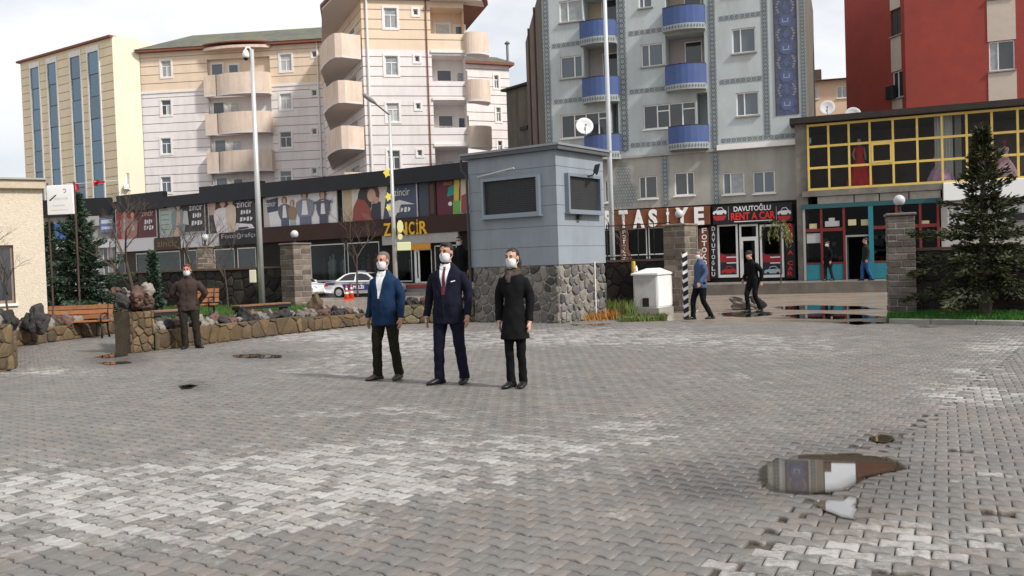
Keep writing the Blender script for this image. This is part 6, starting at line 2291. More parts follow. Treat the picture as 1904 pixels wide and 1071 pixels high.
# ------------------------------------------------------------------ dark stone boundary walls, pillars, railing, globes
DK3 = [mat('dark_rubble_a', (0.028, 0.024, 0.021), 0.9, var=0.5, vscale=5, bump=0.7, rand=0.35), mat('dark_rubble_b', (0.042, 0.036, 0.029), 0.9, var=0.5, vscale=5, bump=0.7, rand=0.35), mat('dark_rubble_c', (0.020, 0.018, 0.017), 0.9, var=0.5, vscale=5, bump=0.7, rand=0.3)]
m_dkm = mat('dark_mortar', (0.035, 0.031, 0.027), 0.9, var=0.4, vscale=4, bump=0.5)
m_cope = mat('wall_coping', (0.13, 0.085, 0.065), 0.8, var=0.3, vscale=3)
def boundary(label, A, B, zt, seed, cell=0.42, thick=0.35):
    W_ = Wall(A.x, A.y, B.x - A.x, B.y - A.y)
    L_ = (B - A).xy.length
    t = thing('boundary_wall', label, 'wall', (A.x, A.y, 0))
    mb = MB(W_)
    mb.box(0, L_, -0.1, zt, -thick, 0)
    build('core', mb, m_dkm, t)
    stone_face(t, W_, 0, L_, 0.0, zt - 0.01, cell, DK3, seed, 0.035, 0.012)
    mb = MB(W_)
    mb.box(-0.02, L_ + .02, zt + 0.003, zt + 0.07, -thick - .04, 0.06)
    build('coping', mb, m_cope, t)
    return t, W_, L_
fa, fb = AT(202, 520, 33.5), AT(536, 520, 30.2)
zt = AT(480, 500, 30.8).z
boundary('dark rubble wall along the lawn behind the man in brown', fa, fb, zt, 41)
ba, bb2 = AT(1128, 540, 27.6), AT(1246, 540, 26.6)
ztr = AT(1190, 486, 27.1).z
bw, RW, RL_ = boundary('dark rubble wall behind the white utility cabinet', ba, bb2, ztr, 42)
ra_, rb_ = AT(1698, 540, 20.9), AT(2100, 540, 18.5)
boundary('dark rubble wall behind the right conifer', ra_, rb_, AT(1720, 466, 20.7).z, 43)
m_iron = mat('black_iron', (0.015, 0.015, 0.016), 0.5)
rl = thing('iron_railing', 'black iron railing on the wall beside the kiosk', 'railing', RW.p(0, ztr + .07, -.15).to_tuple())
zt2 = AT(1190, 417, 27.1).z
mb = MB()
for z in (zt2, ztr + 0.16):
    mb = MB()
    mb.tube([RW.p(0, z, -.15), RW.p(RL_, z, -.15)], 0.018, 6)
    build('rail', mb, m_iron, rl)
for k in range(5):
    mb = MB()
    u = RL_ * k / 4
    mb.tube([RW.p(u, ztr + .05, -.15), RW.p(u, zt2 + .05, -.15)], 0.02 if k % 2 == 0 else 0.012, 6)
    build('baluster', mb, m_iron, rl)
PB = [mat('ashlar_a', (0.165, 0.132, 0.105), 0.85, var=0.3, vscale=6, bump=0.5, rand=0.3), mat('ashlar_b', (0.125, 0.10, 0.08), 0.85, var=0.3, vscale=6, bump=0.5, rand=0.3)]
def pillar(label, c, wdt, z0, z1, rz, course=0.16, seed=0, mats=PB, lamp=True):
    """gate pillar of squared stones laid in courses with recessed joints"""
    t = thing('stone_pillar', label, 'pillar', (c.x, c.y, 0), 'stone pillars of the boundary', rz)
    r2 = random.Random(seed)
    h = wdt / 2
    mb = MB()
    mb.box(-h + .02, h - .02, -h + .02, h - .02, -0.1, z1 - .01)
    build('core', mb, m_mort, t, local=True)
    z = z0
    k = 0
    while z < z1 - 0.05:
        hh = min(course * r2.uniform(.85, 1.15), z1 - z)
        sp = r2.uniform(-.12, .12) * wdt + (0.12 * wdt if k % 2 else -0.12 * wdt)
        for a, b in ((-h, sp), (sp, h)):
            for c0_, c1_ in ((-h, -h * .05 + sp * .3), (-h * .05 + sp * .3, h)):
                mb = MB()
                e = r2.uniform(-.012, .012)
                mb.bevbox(a + .006 - (e if a == -h else 0), b - .006, c0_ + .006 - (e if c0_ == -h else 0), c1_ - .006, z + .005, z + hh - .005, 0.014)
                build('stone_block', mb, r2.choice(mats), t, local=True)
        z += hh
        k += 1
    mb = MB()
    mb.bevbox(-h - .03, h + .03, -h - .03, h + .03, z1 + .002, z1 + .07, 0.02)
    build('cap_stone', mb, m_cope if not lamp else mats[0], t, local=True)
    if lamp:
        mb = MB()
        mb.lathe((0, 0, z1 + .071), [(0.07, 0), (0.07, .03), (0.03, .05), (0.03, .16), (0.07, .19), (0.06, .21)], 10)
        build('lamp_base', mb, m_iron, t, local=True)
        mb = MB()
        mb.ball((0, 0, z1 + .071 + .30), 0.13, 18)
        build('lamp_globe', mb, mat('opal_globe', (0.48, 0.48, 0.50), 0.15), t, smooth=True, local=True)
    return t
c_ = AT(551, 520, 29.6)
pillar('stone pillar with globe lamp left of the white cars', c_, 0.72, LAWN_Z - .1, AT(551, 456, 29.6).z, R(-38), 0.17, 1)
c_ = AT(383, 490, 32.2)
pillar('stone pillar with globe lamp rising behind the man in brown', c_, 0.52, 0.4, AT(383, 461, 32.2).z, R(10), 0.17, 2)
c_ = AT(1266, 500, 26.4)
pillar('stone gate pillar with globe lamp beside the utility cabinet', c_, 0.74, 0, AT(1266, 421, 26.4).z, R(-40), 0.17, 3)
c_ = AT(1675, 500, 20.8)
pillar('stone gate pillar with globe lamp left of the right conifer', c_, 0.60, 0, AT(1675, 402, 20.8).z, R(-18), 0.145, 4, [mat('ashlar_c', (0.125, 0.105, 0.09), 0.85, var=0.3, vscale=6, bump=0.5, rand=0.3), mat('ashlar_d', (0.10, 0.085, 0.075), 0.85, var=0.3, vscale=6, bump=0.5, rand=0.3)])
# striped posts and signal lamp at the gate
def striped_post(label, p, h, w_=0.12):
    t = thing('striped_post', label, 'post', p.to_tuple(), 'striped gate posts')
    mb = MB()
    mb.box(-w_ / 2, w_ / 2, -w_ / 2, w_ / 2, 0, h)
    build('post', mb, m_black, t, local=True)
    n = int(h / 0.2)
    for k in range(n):
        z = 0.06 + k * h / n
        s_ = 0.085
        mb = MB()
        e = w_ / 2 + 0.003
        mb.quad((-e, -e, z), (e, -e, z + .07), (e, -e, z + .07 + s_), (-e, -e, z + s_))
        mb.quad((e, -e, z + .07), (e, e, z), (e, e, z + s_), (e, -e, z + .07 + s_))
        mb.quad((-e, e, z + .07), (-e, -e, z), (-e, -e, z + s_), (-e, e, z + .07 + s_))
        build('stripe', mb, m_white, t, local=True, fix=False)
    return t
striped_post('tall black and white striped post on the gate pillar by the cabinet', G(1276, 594), AT(1276, 468, G(1276, 594).y).z)
striped_post('short black and white striped post at the foot of the right gate pillar', G(1673, 588) + Vector((0, 0, 0)), 0.42, 0.10)
t = thing('signal_lamp', 'dark signal box with a lit green lamp behind the man in blue', 'traffic light', (AT(1286, 540, 31).x, 31, 0))
zc = AT(1286, 488, 31).z
mb = MB(); mb.tube([(0, 0, -.05), (0, 0, zc - .2)], 0.03, 8); build('pole', mb, m_iron, t, local=True)
mb = MB(); mb.bevbox(-.13, .13, -.1, .1, zc - .25, zc + .3, .02); build('housing', mb, m_iron, t, local=True)
mb = MB(); mb.rings([[(0.085 * math.cos(a), -y, zc - .1 + 0.085 * math.sin(a)) for a in [2 * math.pi * k / 14 for k in range(14)]] for y in (.101, .125)])
build('green_lens', mb, mat('green_light', (0.05, 0.5, 0.35), 0.3, emit=((0.05, 0.75, 0.5), 1.2)), t, local=True)

# ------------------------------------------------------------------ utility cabinet
C0 = G(1224, 583)
cab = thing('utility_cabinet', 'white electrical cabinet with pitched lid beside the gate', 'cabinet', C0.to_tuple())
uu = Vector((-0.90, 0.43, 0)); vv = Vector((0.52, 0.854, 0))
CL = Wall(C0.x, C0.y, -uu.x, -uu.y)
CR = Wall(C0.x, C0.y, vv.x, vv.y)
cl = -CL.at(1178, 540)[0]
cr2 = CR.at(1254, 540)[0]
zt = CL.at(1222, 511)[1]
m_cabg = mat('cabinet_grey', (0.46, 0.46, 0.455), 0.5, var=0.06, dirt=(0.25, 0.2, 0.15), dscale=2.5, damount=0.5)
m_cabw = mat('cabinet_white', (0.70, 0.70, 0.68), 0.5, var=0.05, dirt=(0.4, 0.37, 0.33), dscale=2, damount=0.4)
ft = [C0, C0 + vv * cr2, C0 + vv * cr2 + uu * cl, C0 + uu * cl]
cc = sum(ft, Vector()) / 4
mb = MB(); mb.prism([(p.x, p.y, 0.16) for p in ft], (0, 0, zt - 0.16)); build('body', mb, m_cabw, cab)
mb = MB(CL); mb.bevbox(-cl + .03, -.03, 0.19, zt - .05, 0.003, 0.025, .01); build('door', mb, m_cabg, cab)
mb = MB(CL); mb.box(-cl * .62, -cl * .36, 0.2, 0.45, 0.026, 0.04); build('vent', mb, m_iron, cab)
mb = MB(CR); mb.bevbox(.04, cr2 - .04, 0.19, zt - .05, 0.003, 0.02, .01); build('door', mb, m_cabw, cab)
mb = MB(CR); mb.box(cr2 - .14, cr2 - .07, 0.7, 0.86, 0.021, 0.05); build('handle', mb, m_iron, cab)
mb = MB()
g4 = [p + (p - cc).normalized() * .09 for p in ft]
b4 = [Vector((p.x, p.y, zt + .003)) for p in g4]
t4 = [Vector((p.x, p.y, zt + .05)) for p in g4]
rd = [(t4[0] + t4[3]) / 2 + Vector((0, 0, .14)) + vv * .18, (t4[1] + t4[2]) / 2 + Vector((0, 0, .14)) - vv * .18]
mb.add(b4 + t4 + rd, [(3, 2, 1, 0), (0, 1, 5, 4), (1, 2, 6, 5), (2, 3, 7, 6), (3, 0, 4, 7), (4, 5, 9, 8), (6, 7, 8, 9), (7, 4, 8), (5, 6, 9)])
build('lid', mb, m_cabw, cab)
mb = MB(); mb.prism([(p.x, p.y, -0.1) for p in [q + (q - cc).normalized() * .12 for q in ft]], (0, 0, .258)); build('plinth', mb, m_curb, cab)
mb = MB(); p = ft[3]; mb.lathe((p.x + .1, p.y + .1, zt + .12), [(.05, 0), (.05, .1), (.03, .12), (.03, .16)], 10); build('vent_cap', mb, m_white, cab)
mb = MB(); mb.lathe((p.x + .05, p.y + .25, zt + .05), [(.06, 0), (.06, .32), (.05, .36)], 8); build('marker', mb, mat('marker_yellow', (0.5, 0.33, 0.03), 0.6), cab)
# low kerb and weeds before the cabinet
kerb_line('kerb_line', G(1145, 596), G(1238, 594), 0.9, 0.09, 0.14, 'short mossy kerb in front of the utility cabinet')
m_weed = mat('weed_green', (0.10, 0.13, 0.03), 0.8, var=0.4, vscale=3)
m_weed2 = mat('weed_rust', (0.33, 0.15, 0.035), 0.8, var=0.35, vscale=3)
def pixpoly(pts):
    return [G(*p).xy for p in pts]
grass('weeds', pixpoly([(1085, 597), (1150, 595), (1155, 578), (1120, 574), (1098, 585)]), 0.0, 1300, 0.22, 8, m_weed2, 0.02, 'rust coloured dry weeds at the kiosk foot')
grass('weeds', pixpoly([(1110, 588), (1180, 590), (1185, 572), (1125, 568)]), 0.0, 1300, 0.38, 9, m_weed, 0.02, 'green weeds between kiosk and utility cabinet')
grass('weeds', pixpoly([(1150, 599), (1240, 597), (1240, 590), (1150, 592)]), 0.0, 1200, 0.14, 10, m_weed, 0.02, 'moss and weeds along the short kerb')
# heap of broken kerb at the gate
p = G(1385, 573)
kr = thing('rubble_heap', 'pale broken concrete lump in the gateway', 'rubble', p.to_tuple())
rock(kr, p + Vector((0, 0, .08)), 0.5, 0.3, 0.2, m_palerock, rr)
rock(kr, p + Vector((.35, .4, .1)), 0.35, 0.2, 0.2, m_basalt, rr)
for i, (pix, lb) in enumerate((([(1335, 583), (1380, 578), (1432, 580), (1440, 586), (1390, 590), (1345, 588)], 'puddle in the gateway beside the walking man'), ([(1450, 586), (1520, 582), (1612, 585), (1650, 590), (1560, 594), (1480, 592)], 'wide brown puddle across the gateway'),
                               ([(1430, 571), (1500, 567), (1600, 569), (1640, 574), (1540, 577), (1460, 576)], 'long puddle on the street behind the gateway'), ([(1545, 600), (1600, 597), (1650, 600), (1600, 604)], 'thin dark puddle at the gateway edge'), ([(1060, 603), (1140, 601), (1120, 606), (1070, 607)], 'wet strip at the kiosk foot'))):
    puddle(pix, -0.041 if i in (0, 1, 2) else 0.003, lb, 20 + i, 0.12)

# ------------------------------------------------------------------ stucco hut at the left edge
H0 = AT(84, 480, 24.0)
HW = Wall(H0.x, H0.y, 0.86, 0.51)
hut = thing('stucco_hut', 'beige stucco hut cut by the left picture edge', 'hut', (H0.x, H0.y, 0.3))
m_stuc = mat('stucco', (0.60, 0.52, 0.41), 0.95, var=0.13, vscale=14, bump=1.0, bscale=35)
zt = HW.at(40, 352)[1]
hw2 = HW.rect(-30, 456, 27, 565)
mb = MB()
wall_panel(mb, HW, -4.5, 0, 0.3, zt, [hw2], reveal=0.18)
build('wall', mb, m_stuc, hut)
mb = MB(HW); mb.box(-4.5, -.003, 0.3, zt, -4, -.25); build('core', mb, m_stuc, hut)
mb = MB(); mb.quad(HW.p(0, .3, 0), HW.p(0, zt, 0), HW.p(0, zt, -.26), HW.p(0, .3, -.26)); build('side_wall', mb, m_stuc, hut)
mb = MB(HW); mb.bevbox(-4.6, 0.06, zt + .003, HW.at(40, 334, .15)[1], -4.1, 0.14, .02); build('roof_fascia', mb, mat('fascia_beige', (0.50, 0.42, 0.31), 0.9, var=0.12, vscale=8, bump=.6), hut)
mb = MB(HW); mb.box(-4.7, .1, HW.at(40, 334, .15)[1] + .003, HW.at(40, 334, .15)[1] + .05, -4.2, .2); build('roof_sheet', mb, m_grey, hut)
window(hut, HW, hw2, 'one', rec=0.08, sill=0.06, glass=m_g1, bar=0.08, frame=mat('frame_rust', (0.22, 0.16, 0.13), 0.6))

# ------------------------------------------------------------------ benches
m_slat = mat('bench_slat', (0.25, 0.10, 0.04), 0.55, var=0.22, vscale=6, rand=0.15)
m_cast = mat('cast_iron', (0.018, 0.018, 0.02), 0.5)
def make_bench(label, loc, rz, L_=1.55):
    t = thing('park_bench', label, 'bench', loc, 'slatted park benches', rz)
    for k in range(4):
        y = -0.30 + k * 0.115
        mb = MB(); mb.bevbox(-L_ / 2, L_ / 2, y, y + .095, .42, .46, .008); build('seat_slat', mb, m_slat, t, local=True)
    for k in range(3):
        z = 0.50 + k * 0.125
        y = 0.17 + k * 0.035
        mb = MB()
        mb.add([(x, y + dy + dz * .28, z + dz) for x in (-L_ / 2, L_ / 2) for dy in (0, .035) for dz in (0, .105)], [(0, 1, 3, 2), (4, 6, 7, 5), (0, 4, 5, 1), (2, 3, 7, 6), (0, 2, 6, 4), (1, 5, 7, 3)])
        build('back_slat', mb, m_slat, t, local=True)
    for s_ in (-1, 1):
        x = s_ * (L_ / 2 - .12)
        mb = MB()
        mb.tube([(x, -.30, 0), (x, -.27, .2), (x, -.30, .40), (x, .15, .405)], [.03, .024, .026, .026], 8)
        mb.tube([(x, .26, 0), (x, .16, .22), (x, .15, .42), (x, .24, .70), (x, .29, .88)], [.03, .024, .028, .024, .02], 8)
        mb.tube([(x, -.30, .40), (x, -.36, .52), (x, -.30, .63), (x, .02, .64), (x, .2, .60)], [.022, .02, .02, .02, .02], 8)
        build('end_frame', mb, m_cast, t, local=True, smooth=True)
    return t
bl = G(137, 631)
make_bench('orange slatted bench in the niche of the sandstone wall', (bl.x, bl.y + .25, 0), R(6), 1.62)
b2 = AT(368, 590, 23.2)
make_bench('slatted bench half hidden behind the man in brown', (b2.x, b2.y, 0.32), R(4), 1.0)
def plank_seat(label, pa_, pb_, z):
    t = thing('plank_seat', label, 'bench', (pa_.x, pa_.y, z - .35), 'backless plank seats on the lawn wall')
    W_ = Wall(pa_.x, pa_.y, pb_.x - pa_.x, pb_.y - pa_.y)
    L_ = (pb_ - pa_).xy.length
    for k in range(3):
        mb = MB(W_); mb.bevbox(0, L_, z - .05, z, -.13 * k - .12, -.13 * k, .008); build('slat', mb, mat('plank_brown', (0.17, 0.085, 0.045), 0.6, var=0.25, vscale=5, rand=.2), t)
    mb = MB(W_); mb.box(0, L_, z - .13, z - .053, -.36, -.02); build('rail', mb, m_cast, t)
    for u in (0.12, L_ - .12):
        mb = MB(W_); mb.box(u - .05, u + .05, z - .35, z - .132, -.33, -.06); build('support', mb, m_cast, t)
plank_seat('low plank seat behind the wall left of the man in brown', AT(287, 580, 20.6), AT(352, 577, 21.2), AT(320, 576, 20.9).z)
plank_seat('long brown plank seat at the foot of the camera mast', AT(446, 570, 24.0), AT(541, 564, 25.4), AT(490, 565, 24.7).z)

# ------------------------------------------------------------------ masts and poles
m_galv = mat('galvanised_mast', (0.52, 0.52, 0.51), 0.45, 0.4, var=0.08)
b0 = AT(487, 552, 29.4)
cm = thing('camera_mast', 'tall grey mast with dome camera behind the left wall', 'mast', (b0.x, b0.y, LAWN_Z - .1))
zt = AT(470, 92, 29.4).z - (LAWN_Z - .1)
mb = MB(); mb.tube([(0, 0, 0), (0, 0, zt)], [.105, .065], 14); build('mast', mb, m_galv, cm, local=True, smooth=True)
mb = MB(); mb.tube([(0, 0, zt - .06), (-.06, -.05, zt + .06), (-.16, -.1, zt + .04), (-.17, -.12, zt - .05)], .03, 8); build('arm', mb, m_white, cm, local=True)
mb = MB(); mb.lathe((-.17, -.12, zt - .30), [(.09, 0), (.11, .06), (.11, .14), (.07, .24), (.03, .27)], 14)
dc = build('camera_housing', mb, m_white, cm, local=True, smooth=True)
mb = MB(); mb.ball((-.17, -.12, zt - .30), .085, 12); build('dome', mb, m_black, dc, local=True, smooth=True)
zb = AT(474, 513, 29).z - (LAWN_Z - .1)
mb = MB(); mb.bevbox(-.33, -.13, -.2, -.08, zb - .22, zb + .2, .01); build('control_box', mb, mat('box_cream', (0.58, 0.55, 0.42), 0.6), cm, local=True)
b0 = AT(735, 500, 46.5)
sl_ = thing('street_lamp', 'street lamp with bent arm and yellow light ornaments in front of the shop row', 'street lamp', (b0.x, b0.y, 0))
zt = AT(725, 214, 46.5).z
en = AT(677, 177, 46.0)
mb = MB(); mb.tube([(0, 0, 0), (0, 0, zt * .5), (0, 0, zt)], [.13, .10, .07], 12); build('pole', mb, m_galv, sl_, local=True, smooth=True)
mb = MB(); mb.tube([(0, 0, zt), (en.x + .45 - b0.x, en.y - b0.y + .1, en.z - .35)], .045, 8); build('arm', mb, mat('arm_dark', (0.1, 0.1, 0.1), 0.5), sl_, local=True)
d_ = Vector((en.x - b0.x, en.y - b0.y, en.z)) - Vector((0, 0, zt)); d_.normalize()
e0 = Vector((en.x + .5 - b0.x, en.y - b0.y + .1, en.z - .38))
mb = MB(); mb.tube([e0 - d_ * .1, e0 + d_ * .15, e0 + d_ * .55, e0 + d_ * .75], [.05, .12, .13, .05], 10); build('lamp_head', mb, mat('lamp_head_grey', (0.2, 0.2, 0.2), 0.5), sl_, local=True, smooth=True)
m_orn = mat('ornament_yellow', (0.72, 0.58, 0.10), 0.5)
m_orn2 = mat('ornament_lemon', (0.62, 0.60, 0.30), 0.5)
def ornament(px, py, wpx, hpx, m_, star=True):
    c = AT(px, py, 46.1) - Vector((b0.x, b0.y, 0))
    w2, h2 = wpx * 46 / FOC / 2, hpx * 46 / FOC / 2
    mb = MB()
    n = 10
    mb.prism([c + Vector((w2 * math.cos(2 * math.pi * k / n) * (1 if k % 2 or not star else .62), 0, h2 * math.sin(2 * math.pi * k / n) * (1 if k % 2 or not star else .62))) for k in range(n)], (0, .05, 0))
    build('light_ornament', mb, m_, sl_, local=True)
ornament(719, 321, 14, 20, m_orn)
ornament(722, 366, 12, 18, m_orn)
ornament(722, 386, 10, 14, m_orn)
ornament(744, 421, 12, 24, m_orn2, False)
ornament(744, 440, 9, 12, m_orn2, False)
c = AT(751, 458, 46.1) - Vector((b0.x, b0.y, 0))
mb = MB(); mb.bevbox(c.x - .36, c.x + .36, c.y - .03, c.y + .03, c.z - .22, c.z + .22, .02); build('shop_board', mb, mat('board_lime', (0.58, 0.62, 0.36), 0.5), sl_, local=True)
b0 = AT(1140, 500, 28.6)
fp = thing('flagpole', 'tall white flagpole rising behind the kiosk', 'flagpole', (b0.x, b0.y, 0))
mb = MB(); mb.tube([(0, 0, 0), (0, 0, 7), (0, 0, 14)], [.085, .07, .05], 14); build('pole', mb, mat('flagpole_white', (0.52, 0.54, 0.56), 0.4), fp, local=True, smooth=True)
mb = MB(); mb.lathe((0, 0, 0), [(.2, 0), (.2, .3), (.09, .4)], 12); build('foot', mb, m_curb, fp, local=True)
# white notice board on posts near the hut, flags on a line
nb0 = AT(112, 400, 26.5)
nb = thing('notice_board', 'white square notice board with faint emblem above the small conifer', 'sign', (nb0.x, nb0.y, LAWN_Z - .1))
NW = Wall(nb0.x, nb0.y, 0.995, -0.1)
q = NW.rect(87, 344, 136, 399)
mb = MB(NW); mb.bevbox(q[0], q[1], q[2], q[3], -.06, 0.0, .012); build('board', mb, mat('board_white', (0.80, 0.80, 0.80), 0.4), nb)
fu = lambda x, y: NW.p(q[0] + (q[1] - q[0]) * x, q[2] + (q[3] - q[2]) * y, 0.004)
mb = MB(); mb.quad(fu(.08, .5), fu(.14, .47), fu(.38, .66), fu(.34, .68)); build('emblem_stroke', mb, pcol((0.09, 0.09, 0.09)), nb, fix=False)
mb = MB()
for k in range(9):
    a0, a1 = -1.9 + k * .5, -1.9 + (k + 1) * .5
    ro, ri = .075, .045 - .0 * k
    mb.quad(*[fu(.68 + r_ * math.cos(a_), .80 + r_ * math.sin(a_) * .95) for r_, a_ in ((ro, a0), (ro, a1), (ri, a1), (ri, a0))])
build('emblem_swirl', mb, pcol((0.33, 0.2, 0.22)), nb, fix=False)
mb = MB()
r3 = random.Random(5)
for y0, x0, x1, n, h_ in ((.50, .3, .82, 7, .09), (.29, .22, .7, 12, .045), (.14, .14, .82, 16, .04)):
    for k in range(n):
        x = x0 + (x1 - x0) * k / n
        dx = (x1 - x0) / n * .6
        e = r3.uniform(0, .4) * h_
        mb.quad(fu(x, y0), fu(x + dx, y0 + e), fu(x + dx, y0 + h_), fu(x, y0 + h_ - e))
build('faint_lettering', mb, pcol((0.60, 0.60, 0.62)), nb, fix=False)
for x in (-.02, 1.0):
    p0 = NW.p(q[0] + (q[1] - q[0]) * x, LAWN_Z - .1, -.09)
    mb = MB(); mb.tube([p0, Vector((p0.x, p0.y, q[3] + .08))], .03, 8); build('post', mb, mat('post_brown', (0.08, 0.05, 0.045), 0.6), nb)
m_flag = mat('flag_red', (0.42, 0.008, 0.015), 0.7)
def flag(label, px, py, wpx, hpx, emblem, slump):
    Y = 27.5
    c = AT(px, py, Y)
    w2, h2 = wpx * Y / FOC, hpx * Y / FOC
    t = thing('flag', label, 'flag', c.to_tuple(), 'red flags strung on a line')
    n = 10
    mb = MB()
    P_ = []
    for i in range(n + 1):
        f_ = i / n
        P_.append((w2 * f_, 0.05 * math.sin(f_ * 9) , -h2 * (1 - slump * f_), 0.02 * math.sin(f_ * 5)))
    for i in range(n):
        a, b = P_[i], P_[i + 1]
        mb.quad((a[0], a[1], a[3]), (b[0], b[1], b[3]), (b[0], b[1] + .02, b[2]), (a[0], a[1] + .02, a[2]))
    build('cloth', mb, m_flag, t, local=True, fix=False)
    if emblem:
        mb = MB()
        for k in range(12):
            a0, a1 = .5 + k * .44, .5 + (k + 1) * .44
            mb.quad(*[(w2 * .42 + r_ * math.cos(a_) + (.012 if r_ < .07 else 0), -.06, -h2 * .35 + r_ * math.sin(a_)) for r_, a_ in ((.085, a0), (.085, a1), (.065, a1), (.065, a0))])
        mb.quad(*[(w2 * .62 + (.04 if k % 2 == 0 else .016) * math.cos(math.pi / 5 * k), -.061, -h2 * .35 + (.04 if k % 2 == 0 else .016) * math.sin(math.pi / 5 * k)) for k in range(10)])
        build('crescent_and_star', mb, m_white, t, local=True, fix=False)
    return t
flag('red flag with white crescent hanging beside the notice board', 134, 340, 11, 26, True, .55)
flag('red flag blown flat on the line above the left conifer', 173, 336, 21, 9, False, .6)
ln = thing('flag_line', 'thin line carrying the red flags from the notice board', 'line', AT(136, 340, 27.5).to_tuple())
mb = MB(); mb.tube([AT(120, 342, 27.4), AT(150, 341, 27.5), AT(175, 338, 27.5), AT(250, 333, 28)], .006, 5); build('cord', mb, m_white, ln)

# ------------------------------------------------------------------ traffic cones
m_cone = mat('cone_orange', (0.70, 0.08, 0.03), 0.5)
def cone(label, px, py):
    p = G(px, py, -0.045)
    t = thing('traffic_cone', label, 'traffic cone', p.to_tuple(), 'traffic cones by the police car')
    mb = MB(); mb.bevbox(-.2, .2, -.2, .2, 0, .04, .01); build('base', mb, m_cone, t, local=True)
    mb = MB(); mb.lathe((0, 0, .04), [(.15, 0), (.03, .74), (.02, .75)], 14); build('cone', mb, m_cone, t, local=True, smooth=True)
    for z in (.28, .5):
        r0, r1 = .15 - .12 * (z / .74) + .004, .15 - .12 * ((z + .1) / .74) + .004
        mb = MB(); mb.lathe((0, 0, .04), [(r0, z), (r1, z + .1)], 14); build('band', mb, m_white, t, local=True, smooth=True)
cone('orange cone with white bands left of the other cone', 645, 558)
cone('taller looking orange cone next to the police car door', 654, 556)
# ================================================================== PLANTS
def leaf_mesh(name, C, D, S, Wd, m_, parent, vary=None, droop=0.0):
    """many small leaf or needle-spray faces: centres C, directions D, lengths S, widths Wd (numpy arrays)"""
    n = len(C)
    g = np.random.default_rng(n)
    D = D / np.maximum(np.linalg.norm(D, axis=1, keepdims=True), 1e-6)
    r_ = g.normal(size=(n, 3))
    X = np.cross(D, r_)
    X /= np.maximum(np.linalg.norm(X, axis=1, keepdims=True), 1e-6)
    V = np.zeros((n, 4, 3), np.float32)
    V[:, 0] = C
    V[:, 1] = C + D * (S * 0.45)[:, None] + X * (Wd * 0.5)[:, None]
    V[:, 2] = C + D * S[:, None]
    V[:, 2, 2] -= droop * S
    V[:, 3] = C + D * (S * 0.45)[:, None] - X * (Wd * 0.5)[:, None]
    me = bpy.data.meshes.new(name)
    me.vertices.add(n * 4)
    me.vertices.foreach_set('co', V.ravel())
    me.loops.add(n * 4)
    me.loops.foreach_set('vertex_index', np.arange(n * 4, dtype=np.int32))
    me.polygons.add(n)
    me.polygons.foreach_set('loop_start', np.arange(0, n * 4, 4, dtype=np.int32))
    me.update(calc_edges=True)
    A = me.attributes.new('leaf', 'FLOAT', 'POINT')
    A.data.foreach_set('value', np.repeat(g.random(n) if vary is None else vary, 4).astype(np.float32))
    return link(name, me, m_, parent)
def leaf_mat(name, c0, c1, rough=0.6):
    m = bpy.data.materials.new(name)
    m.use_nodes = True
    t = m.node_tree
    b = t.nodes['Principled BSDF']
    a = t.nodes.new('ShaderNodeAttribute')
    a.attribute_name = 'leaf'
    mx = t.nodes.new('ShaderNodeMix')
    mx.data_type = 'RGBA'
    mx.inputs['A'].default_value = (*c0, 1)
    mx.inputs['B'].default_value = (*c1, 1)
    t.links.new(a.outputs['Fac'], mx.inputs['Factor'])
    t.links.new(mx.outputs['Result'], b.inputs['Base Color'])
    b.inputs['Roughness'].default_value = rough
    b.inputs['Specular IOR Level'].default_value = 0.25
    return m
m_bark = mat('bark', (0.07, 0.052, 0.04), 0.9, var=0.35, vscale=9, bump=0.8)
m_twig = mat('bare_twig', (0.095, 0.07, 0.055), 0.85, var=0.3, vscale=6)
